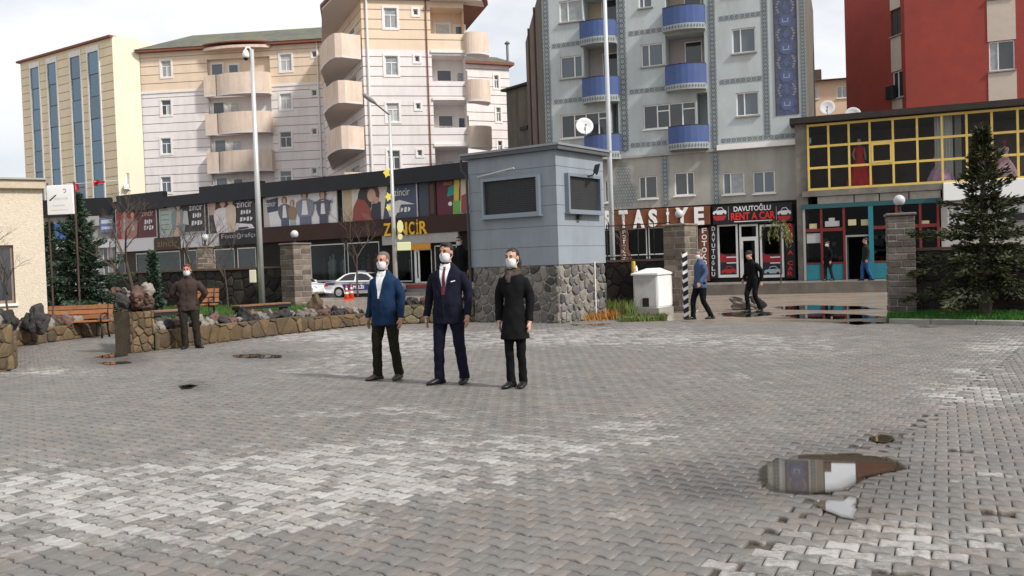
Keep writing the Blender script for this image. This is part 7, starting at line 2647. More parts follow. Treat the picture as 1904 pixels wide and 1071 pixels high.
def conifer(label, base, H, Rb, seed, m_, whorls=20, per=9, low=0.12, top_thin=1.0, dens=1.0, z0=0.0):
    t = thing('conifer_tree', label, 'tree', (base.x, base.y, z0), 'conifers')
    g = np.random.default_rng(seed)
    mb = MB()
    mb.tube([(0, 0, 0), (0.02, 0.01, H * .5), (0, 0, H * .97)], [0.045 * H ** .8, 0.028 * H ** .8, 0.006], 8)
    build('trunk', mb, m_bark, t, local=True)
    lim = MB()
    C, D, S, Wd, V = [], [], [], [], []
    for wv in range(whorls):
        f = wv / (whorls - 1)
        z = H * (low + (0.96 - low) * f)
        Lm = Rb * (1 - f) ** 1.1 * (0.70 + 0.30 * math.sin(wv * 2.4 + seed)) + 0.06 * H / 4
        nb = max(4, int(per * (1 - 0.5 * f)))
        a0 = g.uniform(0, 6.28)
        for b in range(nb):
            an = a0 + 2 * math.pi * b / nb + g.normal(0, .18)
            L_ = Lm * g.uniform(0.62, 1.15)
            rise = 0.10 + 0.55 * f
            dr = np.array([math.cos(an), math.sin(an)])
            npt = max(5, int(L_ / 0.085))
            pts = []
            for k in range(npt + 1):
                s_ = k / npt
                zz = z + L_ * (rise * s_ - (0.42 - 0.35 * f) * s_ * s_ + 0.16 * s_ ** 3)
                pts.append((dr[0] * L_ * s_, dr[1] * L_ * s_, zz))
            lim.tube([pts[0], pts[npt // 2], pts[-1]], [0.018, 0.011, 0.004], 4, cap=False)
            PT = np.array(pts)
            m = int(npt * 15 * dens)
            s_ = g.uniform(0.06, 1, m) ** 0.8
            x_ = s_ * npt
            i_ = np.minimum(x_.astype(int), npt - 1)
            p = PT[i_] + (PT[i_ + 1] - PT[i_]) * (x_ - i_)[:, None]
            tang = PT[i_ + 1] - PT[i_]
            tang /= np.linalg.norm(tang, axis=1, keepdims=True)
            side = np.array([-dr[1], dr[0], 0])
            spread = 0.30 * L_ * (1 - s_) * np.minimum(1, 0.3 + 2 * s_) + 0.07
            sd = g.uniform(-1, 1, m)
            off = side[None] * (sd * spread)[:, None]
            off[:, 2] += g.normal(0, .03, m) - 0.09 * np.abs(sd)
            C.append(p + off + g.normal(0, .02, (m, 3)))
            dd = tang * 0.8 + side[None] * (sd * 0.9)[:, None] + g.normal(0, .28, (m, 3))
            D.append(dd)
            S.append(g.uniform(.08, .17, m))
            Wd.append(g.uniform(.03, .058, m))
            V.append(np.clip(s_ * .6 + g.normal(.1, .22, m), 0, 1))
    C, D, S, Wd, V = [list(np.concatenate(q)) for q in (C, D, S, Wd, V)]
    for k in range(60):
        C.append((g.normal(0, .02), g.normal(0, .02), H * g.uniform(.86, 1.0)))
        D.append((g.normal(0, .5), g.normal(0, .5), 1)); S.append(.1); Wd.append(.02); V.append(.5)
    build('branches', lim, m_bark, t, local=True, fix=False)
    o = leaf_mesh('crown', np.array(C), np.array(D), np.array(S), np.array(Wd), m_, t, np.array(V))
    return t
m_spruce = leaf_mat('spruce_needles', (0.022, 0.042, 0.026), (0.075, 0.115, 0.075))
m_pine = leaf_mat('dark_needles', (0.009, 0.014, 0.007), (0.06, 0.066, 0.024))
b = AT(150, 555, 27.6)
zt = AT(163, 356, 27.6).z
conifer('blue green conifer beside the beige hut', b, zt - .38, 2.0, 3, m_spruce, 19, 11, 0.03, z0=.38, dens=1.5)
b = AT(98, 555, 30.5)
conifer('smaller conifer squeezed between hut and larger conifer', b, AT(98, 410, 30.5).z - .38, .75, 4, m_spruce, 16, 8, 0.04, z0=.38)
b = AT(1832, 575, 18.9)
conifer('big dark conifer on the right lawn', b, AT(1806, 238, 18.9).z, 1.85, 8, m_pine, 17, 8, 0.17, z0=.06, dens=1.1)
b = AT(286, 550, 27.0)
conifer('slim grey green conifer behind the heap of lava rocks', b, AT(286, 468, 27).z - .38, .34, 9, m_spruce, 12, 7, 0.05, z0=.38, dens=.8)

def bare_tree(label, base, z0, H, seed, spread=0.5, trunk=0.05, depth=4, kids=3, name='bare_tree', up=0.6, first=0.35):
    t = thing(name, label, 'tree', (base.x, base.y, z0), 'leafless young trees')
    g = random.Random(seed)
    tr, br = MB(), MB()
    def grow(p, d, L_, r_, lv):
        mid = p + d * L_ * .5 + Vector((g.gauss(0, .04), g.gauss(0, .04), 0)) * L_
        e = p + d * L_ + Vector((g.gauss(0, .06), g.gauss(0, .06), 0)) * L_
        (tr if lv == 0 else br).tube([p, mid, e], [r_, r_ * .8, r_ * .6], 6 if lv < 2 else 4, cap=False)
        if lv >= depth:
            return
        for k in range(kids + (1 if lv == 1 else 0)):
            f_ = g.uniform(.45, 1.0) if lv else g.uniform(first, 1.0)
            q = p.lerp(e, f_)
            a_ = g.uniform(0, 6.28)
            nd = (d * up + Vector((math.cos(a_), math.sin(a_), g.uniform(.1, .7))) * spread).normalized()
            grow(q, nd, L_ * g.uniform(.5, .75), r_ * .5, lv + 1)
    grow(Vector((0, 0, 0)), Vector((g.gauss(0, .05), g.gauss(0, .05), 1)).normalized(), H * .55, trunk, 0)
    build('trunk', tr, m_bark, t, local=True, smooth=True)
    build('branches', br, m_twig, t, local=True, fix=False)
    return t
bare_tree('leafless forked tree left of the man in brown', AT(252, 548, 26.5), .38, 3.4, 5, .55, .07, 5, 3)
bare_tree('leafless tree rising over the head of the man in brown', AT(352, 545, 29.0), .38, 2.9, 6, .6, .06, 5, 3, first=.6)
bare_tree('thin leafless sapling beside the camera mast', AT(424, 560, 27.5), .38, 2.6, 7, .35, .028, 4, 3, first=.7)
bare_tree('twiggy bare shrub in front of the beige hut', AT(14, 500, 22.0), .38, 2.35, 12, .75, .035, 5, 3, first=.5)
bare_tree('leafless sapling in front of the stationer sign', AT(1176, 540, 29.0), 0, 2.9, 14, .35, .03, 4, 3, first=.6)
bare_tree('small leafless tree in front of the wide shop window', AT(664, 520, 49.0), 0.1, 4.2, 15, .6, .06, 5, 3, first=.6)
# young drooping street tree by the rental sign
b = AT(1452, 520, 37.4)
yt = thing('young_tree', 'thin street tree with drooping yellow green leaves before the rental shop', 'tree', (b.x, b.y, .37))
zt = AT(1452, 412, 37.4).z - .37
tr = MB(); tr.tube([(0, 0, 0), (.03, 0, zt * .6), (.02, 0, zt)], [.03, .022, .012], 6); build('trunk', tr, m_bark, yt, local=True)
g = np.random.default_rng(2)
C, D = [], []
bm_ = MB()
for k in range(16):
    an = g.uniform(0, 6.28)
    L_ = g.uniform(.35, .75)
    pr = Vector((0, 0, zt * g.uniform(.9, 1.0)))
    pts = [pr, pr + Vector((math.cos(an) * L_ * .6, math.sin(an) * L_ * .6, .12)), pr + Vector((math.cos(an) * L_, math.sin(an) * L_, -.25)), pr + Vector((math.cos(an) * L_ * 1.05, math.sin(an) * L_ * 1.05, -.8 * g.uniform(.5, 1.2)))]
    bm_.tube(pts, .006, 4, cap=False)
    for q in range(26):
        f_ = g.uniform(.25, 1) * 3
        i = min(2, int(f_)); p_ = pts[i].lerp(pts[i + 1], f_ - i)
        C.append(tuple(p_)); D.append((g.normal(0, .4), g.normal(0, .4), -1))
build('branches', bm_, m_twig, yt, local=True, fix=False)
n = len(C)
leaf_mesh('crown', np.array(C), np.array(D), g.uniform(.09, .18, n), g.uniform(.025, .045, n), leaf_mat('willow_leaves', (0.10, 0.11, 0.03), (0.24, 0.26, 0.07)), yt)

# ================================================================== VEHICLES
m_carw = mat('car_white', (0.72, 0.72, 0.73), 0.25, var=0.03, coat=0.5)
m_tyre = mat('tyre', (0.012, 0.012, 0.012), 0.85)
m_rim = mat('rim_alloy', (0.42, 0.42, 0.43), 0.3, 0.7)
m_cgl = mat('car_glass', (0.012, 0.014, 0.015), 0.05, spec=0.8)
m_navyp = mat('police_navy', (0.035, 0.045, 0.14), 0.35)
m_tail = mat('tail_light', (0.40, 0.015, 0.02), 0.2)
m_plast = mat('black_plastic', (0.015, 0.015, 0.015), 0.6)
def make_car(label, loc, rz, police=False):
    """saloon, nose to +X, built from lofted stations across its width"""
    t = thing('police_car' if police else 'white_car', label, 'car', loc, 'cars parked along the shops', rz)
    # side outline of the lower body (x, z) around wheel arches
    WX, WR = 1.32, 0.36
    def arch(cx):
        return [(cx + WR * math.cos(a), 0.30 + WR * math.sin(a)) for a in [math.pi * k / 8 for k in range(9)]]
    low = [(-2.22, .34), (-2.26, .55), (-2.24, .78), (-2.16, .92), (-1.55, .97), (-.9, .93), (.2, .91), (.95, .90), (1.55, .84), (2.05, .72), (2.25, .56), (2.24, .36), (2.15, .25)]
    bot = [(WX + WR, .25)] + arch(WX)[0:] + [(WX - WR, .22)] + [(-WX + WR, .22)] + arch(-WX) + [(-WX - WR, .27)]
    out = low + bot
    def shell(pts, ys):
        mb = MB()
        rings = []
        for y, kx, dz in ys:
            rings.append([(x * kx, y, z + dz * (1 if z > .6 else 0)) for x, z in pts])
        mb.rings(rings)
        return mb
    body = shell(out, ((-.80, .975, -.05), (-.88, .995, -.01), (-.89, 1, 0), (-.7, 1.0, .015), (0, 1.01, .03), (.7, 1.0, .015), (.89, 1, 0), (.88, .995, -.01), (.80, .975, -.05)))
    build('body', body, m_carw, t, local=True)
    cab = [(-1.62, .94), (-1.05, 1.33), (-.72, 1.43), (.05, 1.45), (.42, 1.38), (1.08, .90)]
    rings = []
    for y, k, dz in ((-.80, 1.0, 0.0), (-.62, .0, 0.0), (.62, .0, 0.0), (.80, 1.0, 0.0)):
        pass
    mb = MB()
    V = []
    for s_ in (-1, 1):
        for x, z in cab:
            f_ = (z - .9) / .55
            V.append((x, s_ * (.82 - .24 * f_), z))
    n = len(cab)
    F = [tuple(range(n)), tuple(range(n, 2 * n))[::-1]] + [(i, i + 1, n + i + 1, n + i) for i in range(n - 1)]
    mb.add(V, F)
    build('cabin', mb, m_carw, t, local=True)
    def sidept(x, z, s_):
        return (x, s_ * (.82 - .24 * (z - .9) / .55 + .006), z)
    for s_ in (-1, 1):
        for pl in ([(-1.35, .99), (-.98, 1.28), (-.70, 1.37), (-.32, 1.385), (-.36, .98)], [(-.26, .98), (-.22, 1.385), (.04, 1.385), (.36, 1.32), (.88, .96)]):
            mb = MB(); mb.quad(*[sidept(x, z, s_) for x, z in pl]); build('side_window', mb, m_cgl, t, local=True, fix=False)
        mb = MB(); mb.bevbox(.70, .86, s_ * .93 - .08, s_ * .93 + .08, .95, 1.07, .03); build('mirror', mb, m_carw, t, local=True)
        for x in (-.55, .35):
            mb = MB(); mb.box(x - .1, x + .1, s_ * .893, s_ * .905, .80, .83); build('door_handle', mb, m_plast, t, local=True)
        mb = MB()
        for x in (-.31, .95):
            mb.box(x - .006, x + .006, s_ * .8915, s_ * .8945, .30, .89)
        build('door_gap', mb, m_plast, t, local=True)
        for cx in (-WX, WX):
            mb = MB()
            mb.rings([[(cx + r_ * math.cos(a), s_ * y, .31 + r_ * math.sin(a)) for a in [2 * math.pi * k / 20 for k in range(20)]] for y, r_ in ((.66, .31), (.86, .315), (.885, .29), (.885, .21), (.86, .20))])
            wh = build('wheel', mb, m_tyre, t, local=True, smooth=True)
            mb = MB()
            mb.rings([[(cx + r_ * math.cos(a), s_ * y, .31 + r_ * math.sin(a)) for a in [2 * math.pi * k / 20 for k in range(20)]] for y, r_ in ((.862, .205), (.875, .2), (.868, .17), (.882, .06), (.884, .02))])
            build('rim', mb, m_rim, wh, local=True)
            mb = MB()
            mb.rings([[(cx + r_ * math.cos(a), s_ * y, .31 + r_ * math.sin(a)) for a in [2 * math.pi * k / 20 for k in range(20)]] for y, r_ in ((.60, .35), (.65, .35))])
            build('wheel_well', mb, m_plast, t, local=True)
        mb = MB(); mb.prism([(-2.25, s_ * .5, .62), (-2.25, s_ * .86, .62), (-2.1, s_ * .9, .80), (-2.2, s_ * .55, .80)], (-.02, 0, .01)); build('tail_light', mb, m_tail, t, local=True)
        mb = MB(); mb.box(-2.2, -1.98, s_ * .885, s_ * .9, .68, .80); build('tail_light', mb, m_tail, t, local=True)
        mb = MB(); mb.prism([(2.22, s_ * .5, .58), (2.16, s_ * .85, .58), (2.0, s_ * .88, .72), (2.12, s_ * .52, .70)], (.03, 0, 0)); build('headlight', mb, m_rim, t, local=True)
    mb = MB(); mb.quad((-1.60, -.70, .975), (-1.60, .70, .975), (-1.08, .57, 1.325), (-1.08, -.57, 1.325))
    mb.v = [(x - .012, y, z + .012) for x, y, z in mb.v]; build('rear_window', mb, m_cgl, t, local=True, fix=False)
    mb = MB(); mb.quad((1.03, -.72, .945), (1.03, .72, .945), (.46, .58, 1.36), (.46, -.58, 1.36))
    mb.v = [(x + .012, y, z + .012) for x, y, z in mb.v]; build('windscreen', mb, m_cgl, t, local=True, fix=False)
    mb = MB(); mb.box(-2.275, -2.262, -.26, .26, .48, .60); build('number_plate', mb, m_white, t, local=True)
    if police:
        for s_ in (-1, 1):
            mb = MB(); mb.quad((-.92, s_ * .8965, .42), (.88, s_ * .8965, .42), (.84, s_ * .8965, .74), (-1.1, s_ * .8965, .78)); o = build('navy_band', mb, m_navyp, t, local=True, fix=False)
            mb = MB(); mb.quad((-2.18, s_ * .8965, .74), (-1.62, s_ * .8965, .74), (-1.5, s_ * .8965, .88), (-2.12, s_ * .8965, .88)); build('navy_band', mb, m_navyp, t, local=True, fix=False)
            me = text_mesh('POLİS', .26, 0, .01)
            me.transform(Matrix.Translation((-.05, s_ * .8995, .58)) @ Matrix.Rotation(R(90) if s_ < 0 else R(90), 4, 'X') @ (Matrix.Identity(4) if s_ < 0 else Matrix.Rotation(R(180), 4, 'Y')))
            link('lettering', me, m_white, o)
        mb = MB(); mb.bevbox(-.35, -.15, -.55, .55, 1.455, 1.54, .03); build('light_bar', mb, mat('light_bar', (0.25, 0.28, 0.34), 0.2), t, local=True)
    return t
p = G(688, 551, -.045)
make_car('white police car with navy side band behind the traffic cones', (p.x - .25, p.y, -.045), R(-14), True)
p = G(560, 553, -.045)
make_car('plain white car half hidden by the stone pillar', (p.x - .25, p.y - .3, -.045), R(-30))
# ================================================================== PEOPLE
def super_ring(c, ax, ay, n=20, e=2.4, rot=0.0, tilt=None):
    out = []
    for j in range(n):
        a = 2 * math.pi * j / n
        ca, sa = math.cos(a), math.sin(a)
        x = ax * math.copysign(abs(ca) ** (2 / e), ca)
        y = ay * math.copysign(abs(sa) ** (2 / e), sa)
        v = Vector((x * math.cos(rot) - y * math.sin(rot), x * math.sin(rot) + y * math.cos(rot), 0))
        if tilt is not None:
            v = tilt @ v
        out.append(Vector(c) + v)
    return out
def limb(mb, pts, radii, n=14, flat=1.0):
    """tapered limb through joints; rings stay perpendicular to the local direction"""
    P_ = [Vector(p) for p in pts]
    # subdivide for smooth bends
    Q, Rr = [], []
    for i in range(len(P_) - 1):
        for k in range(4):
            s_ = k / 4
            p0, p1, p2, p3 = P_[max(i - 1, 0)], P_[i], P_[i + 1], P_[min(i + 2, len(P_) - 1)]
            q = 0.5 * ((2 * p1) + (p2 - p0) * s_ + (2 * p0 - 5 * p1 + 4 * p2 - p3) * s_ ** 2 + (-p0 + 3 * p1 - 3 * p2 + p3) * s_ ** 3)
            Q.append(q)
            Rr.append(radii[i] + (radii[i + 1] - radii[i]) * s_)
    Q.append(P_[-1]); Rr.append(radii[-1])
    mb.tube(Q, Rr, n)
TMP = bpy.data.scenes.new('workbench')          # modifiers are evaluated here, away from the big scene
def remesh(mb, name, voxel, smooth=6, disp=0.0, dscale=0.12, seed=0):
    me = mb.mesh(name)
    bm = bmesh.new(); bm.from_mesh(me); bmesh.ops.recalc_face_normals(bm, faces=bm.faces); bm.to_mesh(me); bm.free()
    o = bpy.data.objects.new(name, me)
    TMP.collection.objects.link(o)
    r_ = o.modifiers.new('r', 'REMESH'); r_.mode = 'VOXEL'; r_.voxel_size = voxel
    s_ = o.modifiers.new('s', 'SMOOTH'); s_.iterations = smooth; s_.factor = 0.5
    with bpy.context.temp_override(scene=TMP, view_layer=TMP.view_layers[0]):
        dg = bpy.context.evaluated_depsgraph_get()
    out = bpy.data.meshes.new_from_object(o.evaluated_get(dg))
    bpy.data.objects.remove(o)
    bpy.data.meshes.remove(me)
    if disp:
        n = len(out.vertices)
        co, no = np.empty(n * 3, np.float32), np.empty(n * 3, np.float32)
        out.vertices.foreach_get('co', co)
        out.vertex_normals.foreach_get('vector', no)
        co, no = co.reshape(-1, 3), no.reshape(-1, 3)
        q = co / np.array([dscale, dscale, dscale * 1.5]) + np.array([seed * 5.1, 0, 0])
        co += no * (disp * np.array([mnoise.noise(k) for k in q.tolist()]))[:, None]
        out.vertices.foreach_set('co', co.astype(np.float32).ravel())
        out.update()
    out.polygons.foreach_set('use_smooth', [True] * len(out.polygons))
    return out
BVH = {}
def drape(meshes, poly, off, res=0.012, dirn=(0, 1, 0), bands=None, ysrc=-1.0):
    """a cut of cloth (outline in x,z seen from the front) laid on the garment under it"""
    trees = []
    for me in meshes:
        if me.name not in BVH:
            BVH[me.name] = BVHTree.FromPolygons([v.co.copy() for v in me.vertices], [tuple(p.vertices) for p in me.polygons])
        trees.append(BVH[me.name])
    xs = [p[0] for p in poly]; zs = [p[1] for p in poly]
    z0, z1 = min(zs), max(zs)
    nz = max(2, int((z1 - z0) / res))
    rows = []
    for k in range(nz + 1):
        z = z0 + (z1 - z0) * k / nz
        z = min(max(z, z0 + 1e-5), z1 - 1e-5)
        cr = []
        for i in range(len(poly)):
            a, b = poly[i], poly[(i + 1) % len(poly)]
            if (a[1] > z) != (b[1] > z):
                cr.append(a[0] + (b[0] - a[0]) * (z - a[1]) / (b[1] - a[1]))
        if len(cr) >= 2:
            rows.append((z, min(cr), max(cr)))
    mb = MB()
    nx = max(3, int((max(xs) - min(xs)) / res))
    grid = []
    for z, a, b in rows:
        r_ = []
        for k in range(nx + 1):
            x = a + (b - a) * k / nx
            best = None
            for t in trees:
                h = t.ray_cast(Vector((x, ysrc, z)), Vector(dirn))
                if h[0] is not None and (best is None or h[0].y < best.y):
                    best = h[0]
            r_.append(Vector((x, best.y - off, z)) if best is not None else None)
        grid.append(r_)
    idx = {}
    for i, r_ in enumerate(grid):
        for j, p in enumerate(r_):
            if p is not None:
                idx[(i, j)] = len(mb.v); mb.v.append(tuple(p))
    for i in range(len(grid) - 1):
        for j in range(nx):
            k = [(i, j), (i, j + 1), (i + 1, j + 1), (i + 1, j)]
            if all(q in idx for q in k):
                mb.f.append(tuple(idx[q] for q in k))
    return mb
m_skin = mat('skin', (0.42, 0.225, 0.155), 0.55, var=0.08, vscale=20)
m_mask = mat('face_mask', (0.60, 0.61, 0.63), 0.8, var=0.04, vscale=20)
m_hair_d = mat('hair_dark', (0.018, 0.014, 0.012), 0.6, var=0.3, vscale=60)
m_hair_g = mat('hair_grey', (0.11, 0.095, 0.085), 0.65, var=0.4, vscale=60)
m_hair_r = mat('hair_ginger', (0.10, 0.045, 0.028), 0.65, var=0.3, vscale=60)
m_eye = mat('eye_dark', (0.012, 0.01, 0.01), 0.2)
m_shirt = mat('shirt_white', (0.70, 0.70, 0.70), 0.75, var=0.05)
def fabric(name, c, rough=0.9, var=0.12):
    return mat(name, c, rough, var=var, vscale=9, bump=0.25, bscale=120, spec=0.1)
def person(label, loc, heading, H=1.76, head_turn=0.0, top='jacket', top_m=None, leg_m=None, shoe_m=None, hair_m=m_hair_d, hair='short', mask=True,
           arms=None, feet=((-0.11, -0.03), (0.12, 0.0)), knees=None, toe=(-0.2, 0.2), voxel=0.012, lean=0.0, head_dz=0.0, head_dy=0.0, belly=0.0, build_w=1.0,
           skin_m=None, tie=None, shirt=None, extras=(), group=None, cap=None, hip_dx=0.0, seed=1, coat_len=None, wide=1.0):
    """figure facing -Y before rotation; x to the viewer's right when heading is 0"""
    s = H / 1.76
    t = thing('person', label, 'person', loc, group, heading)
    sk = skin_m or m_skin
    S = lambda x, y, z: Vector((x * s, y * s, z * s))
    bw = build_w
    hz, sz, nz = 0.92, 1.43, 1.50                       # hip, shoulder, neck base
    L = lambda z: lean * (z - hz)                       # forward lean grows upwards
    # ---- legs: hip, knee, ankle
    hips = [S(-0.095 * bw + hip_dx, 0, hz), S(0.095 * bw + hip_dx, 0, hz)]
    ank = [S(feet[i][0], feet[i][1] + 0.03, feet[i][2] + 0.09 if len(feet[i]) > 2 else 0.09) for i in (0, 1)]
    kn = []
    for i in (0, 1):
        k = (hips[i] + ank[i]) / 2 + S(0, -0.035, 0.02)
        if knees:
            k = S(*knees[i])
        kn.append(k)
    if arms is None:
        arms = [((-0.245, 0.03, 1.14), (-0.25, -0.04, 0.88)), ((0.245, 0.03, 1.14), (0.25, -0.04, 0.88))]
    shd = [S(-0.18 * bw, 0.01 - L(sz), sz - .045), S(0.18 * bw, 0.01 - L(sz), sz - .045)]
    elb = [S(*a[0]) for a in arms]
    wri = [S(*a[1]) for a in arms]
    hc = S(0, -0.015 - L(1.66) + head_dy, 1.645 + head_dz)    # head centre
    # ---- body: one continuous surface
    mb = MB()
    tor = [(0.86, .15, .10, 0), (0.95, .14, .09, 0), (1.08, .125, .09 + belly * .5, -belly * .3), (1.22, .135, .095, 0), (1.33, .13, .09, .005), (1.39, .095, .07, .01), (1.46, .058, .055, .012)]
    mb.rings([super_ring(S(hip_dx * max(0, 1 - (z - .86) / .4), y - L(z), z), ax * s * bw, ay * s, 20) for z, ax, ay, y in tor])
    nk = S(0, .012 - L(1.5), 1.47)
    limb(mb, [nk, nk.lerp(hc, .45), hc + S(0, .015, -.03)], [.062 * s, .055 * s, .055 * s])
    for i in (0, 1):
        limb(mb, [hips[i] + S(0, 0, -.02), kn[i], ank[i], ank[i] + S(0, 0, -.03)], [.058 * s, .040 * s, .034 * s, .034 * s])
        limb(mb, [shd[i] + S((.03 if i == 0 else -.03), 0, -.02), elb[i], wri[i]], [.034 * s, .033 * s, .028 * s])
    rt = Matrix.Rotation(head_turn, 3, 'Z')
    Hp = lambda x, y, z: hc + rt @ (Vector((x, y, z)) * s)
    mb.ball(Hp(0, .012, .035), .1 * s, 18, .76, .97, .88, rt)             # skull
    mb.ball(Hp(0, -.028, -.045), .075 * s, 16, .80, .86, 1.0, rt)         # face and jaw
    mb.ball(Hp(0, -.055, -.095), .034 * s, 10, 1.0, .8, .7, rt)           # chin
    limb(mb, [Hp(0, -.085, .02), Hp(0, -.108, -.022), Hp(0, -.092, -.036)], [.011 * s, .016 * s, .014 * s], 8)
    for sg_ in (-1, 1):
        mb.ball(Hp(sg_ * .078, .012, -.01), .03 * s, 10, .35, .7, 1.05, rt)   # ears
        mb.ball(Hp(sg_ * .03, -.083, .028), .018 * s, 8, 1.3, .5, .5, rt)      # brows
    # hands: palm, four fingers, thumb
    fing = MB()
    for i in (0, 1):
        sg_ = -1 if i == 0 else 1
        d = (wri[i] - elb[i]).normalized()
        d = (d + Vector((0, 0, -.6 if len(arms[i]) < 3 else 0))).normalized()
        fw = Vector((0, -1, 0)) - d * Vector((0, -1, 0)).dot(d)
        fw.normalize()
        inn = d.cross(fw); inn = inn if inn.x * sg_ < 0 else -inn
        pc = wri[i] + d * .05 * s
        m3 = Matrix((fw, inn, d)).transposed()
        mb.ball(pc, .05 * s, 12, .80, .36, 1.0, m3)
        limb(mb, [wri[i] - d * .02 * s, wri[i] + d * .03 * s], [.030 * s, .03 * s], 10)
        for k in range(4):
            r0 = pc + fw * (.030 - .020 * k) * s + d * (.036 + (.004 if k in (1, 2) else -.003)) * s
            ln = (.062, .072, .068, .054)[k] * s
            a1 = r0 + d * ln * .45 + inn * .006 * s
            a2 = a1 + (d * .85 + inn * .5).normalized() * ln * .32
            a3 = a2 + (d * .55 + inn * .85).normalized() * ln * .25
            fing.tube([r0 - d * .02 * s, a1, a2, a3], [.0098 * s, .0092 * s, .0085 * s, .006 * s], 8)
        r0 = pc + fw * .030 * s - d * .012 * s
        fing.tube([r0, r0 + (fw * .6 + d * .8 + inn * .3) * .032 * s, r0 + (fw * .75 + d * 1.6 + inn * .6) * .034 * s], [.0125 * s, .011 * s, .008 * s], 8)
    me = remesh(mb, 'body', voxel * .75, 4)
    bm = bmesh.new(); bm.from_mesh(me)
    fm = fing.mesh('f'); bm.from_mesh(fm); bpy.data.meshes.remove(fm)
    bm.to_mesh(me); bm.free()
    me.polygons.foreach_set('use_smooth', [True] * len(me.polygons))
    body = link('body', me, sk, t)
    for sg_ in (-1, 1):
        eyes = MB()
        eyes.ball(Hp(sg_ * .031, -.087, .008), .0125 * s, 8, 1.2, .6, .6, rt)
        build('eye', eyes, m_eye, t, local=True, smooth=True)
        brows = MB()
        brows.ball(Hp(sg_ * .033, -.094, .030), .02 * s, 8, 1.1, .35, .28, rt)
        build('eyebrow', brows, hair_m, t, local=True, smooth=True)
    # ---- trousers
    mb = MB()
    for i in (0, 1):
        lo = ank[i] + S(0, .005, -.03)
        limb(mb, [hips[i] + S(0, 0, .02), (hips[i] + kn[i]) / 2, kn[i], (kn[i] + lo) / 2, lo], [.105 * s * wide * bw, .092 * s * wide, .072 * s * wide, .066 * s * wide, .066 * s * wide])
    mb.rings([super_ring(S(hip_dx, .005 - L(z), z), ax * s * bw, ay * s, 20) for z, ax, ay in ((.80, .16, .105), (.90, .172, .118), (1.0, .165, .115), (1.06, .155, .11))])
    tr_me = remesh(mb, 'trousers', voxel, 4, .011 * s, .06, seed)
    link('trousers', tr_me, leg_m, t)
    # ---- shoes
    for i in (0, 1):
        mb = MB()
        a_ = toe[i]
        fx, fy = math.sin(a_), -math.cos(a_)
        base = ank[i] - S(0, 0, .09)
        rings = []
        for dd, w_, h_ in ((-.085, .028, .05), (-.06, .042, .085), (.0, .045, .10), (.06, .046, .085), (.12, .05, .06), (.165, .042, .045), (.19, .018, .03)):
            c = base + S(fx * dd, fy * dd, 0)
            px_, py_ = -fy, fx
            rings.append([c + S(px_ * w_ * math.cos(q) * 1.0, py_ * w_ * math.cos(q), max(0.0, h_ * .5 + h_ * .5 * math.sin(q) * 1.0)) for q in [2 * math.pi * k / 14 for k in range(14)]])
        mb.rings(rings)
        if coat_len == 'boots':
            limb(mb, [base + S(0, 0, .06), base + S(0, .0, .2)], [.052 * s, .05 * s])
        build('shoe', mb, shoe_m, t, local=True, smooth=True)
    # ---- upper garment
    hem = {'jacket': .755, 'coat': .62, 'wind': .79, 'sweater': .90}[top]
    mb = MB()
    fl = {'jacket': .015, 'coat': .05, 'wind': .025, 'sweater': 0.0}[top]
    tor = [(hem, .175 + fl, .128 + fl * .7, .0), (hem + .09, .178 + fl * .6, .132 + fl * .5, .0), (1.02, .170 - (.022 if top == 'coat' else 0), .130 + belly, -belly * .4), (1.12, .166 - (.026 if top == 'coat' else 0), .130 + belly, -belly * .4), (1.24, .182, .133, 0), (1.34, .190, .130, .004), (1.40, .176, .112, .010), (1.445, .128, .090, .012), (1.50, .078, .072, .014), (1.525, .066, .062, .012)]
    mb.rings([super_ring(S(hip_dx * max(0, 1 - (z - .86) / .5), y - L(z), z), ax * s * bw, ay * s, 22, 2.6) for z, ax, ay, y in tor])
    thick = {'jacket': 1.0, 'coat': 1.0, 'wind': 1.12, 'sweater': .95}[top]
    for i in (0, 1):
        e2 = wri[i] + (wri[i] - elb[i]).normalized() * .005
        limb(mb, [shd[i] + S((.02 if i == 0 else -.02), 0, -.01), (shd[i] + elb[i]) / 2, elb[i], (elb[i] + e2) / 2, e2], [.066 * s * thick, .066 * s * thick, .058 * s * thick, .051 * s * thick, .046 * s * thick])
    up_me = remesh(mb, top, voxel, 3, (.009 if top == 'jacket' else .012) * s, .075, seed + 3)
    nm = {'jacket': 'suit_jacket', 'coat': 'coat', 'wind': 'windbreaker', 'sweater': 'sweater'}[top]
    up = link(nm, up_me, top_m, t)
    X = lambda pts: [(x * s, z * s) for x, z in pts]
    if shirt:
        vz = 1.13 if top == 'jacket' else 1.3
        build('shirt', drape([up_me], X([(-.005, vz), (.02, vz), (.075, 1.43), (.055, 1.50), (-.055, 1.50), (-.075, 1.43)]), .004), shirt, t, local=True, smooth=True, fix=False)
        for sg_ in (-1, 1):
            k = drape([up_me], X([(sg_ * .012, 1.435), (sg_ * .075, 1.455), (sg_ * .060, 1.515), (sg_ * .03, 1.49)]), .014)
            build('shirt_collar', k, shirt, t, local=True, fix=False)
            k = drape([up_me], X([(sg_ * .012, vz - .01), (sg_ * .062, 1.22), (sg_ * .115, 1.375), (sg_ * .085, 1.39), (sg_ * .112, 1.41), (sg_ * .085, 1.475), (sg_ * .066, 1.43)]), .011)
            build('lapel', k, top_m, t, local=True, fix=False)
        for z in (vz - .035, vz - .14):
            c = drape([up_me], X([(-.010, z - .01), (.010, z - .01), (.010, z + .01), (-.010, z + .01)]), .012)
            build('button', c, m_plast, t, local=True, fix=False)
        c = drape([up_me], X([(-.006, hem + .06), (.000, hem + .06), (.004, vz - .02), (-.002, vz - .02)]), .004, res=.006)
        build('front_edge', c, m_plast, t, local=True, fix=False)
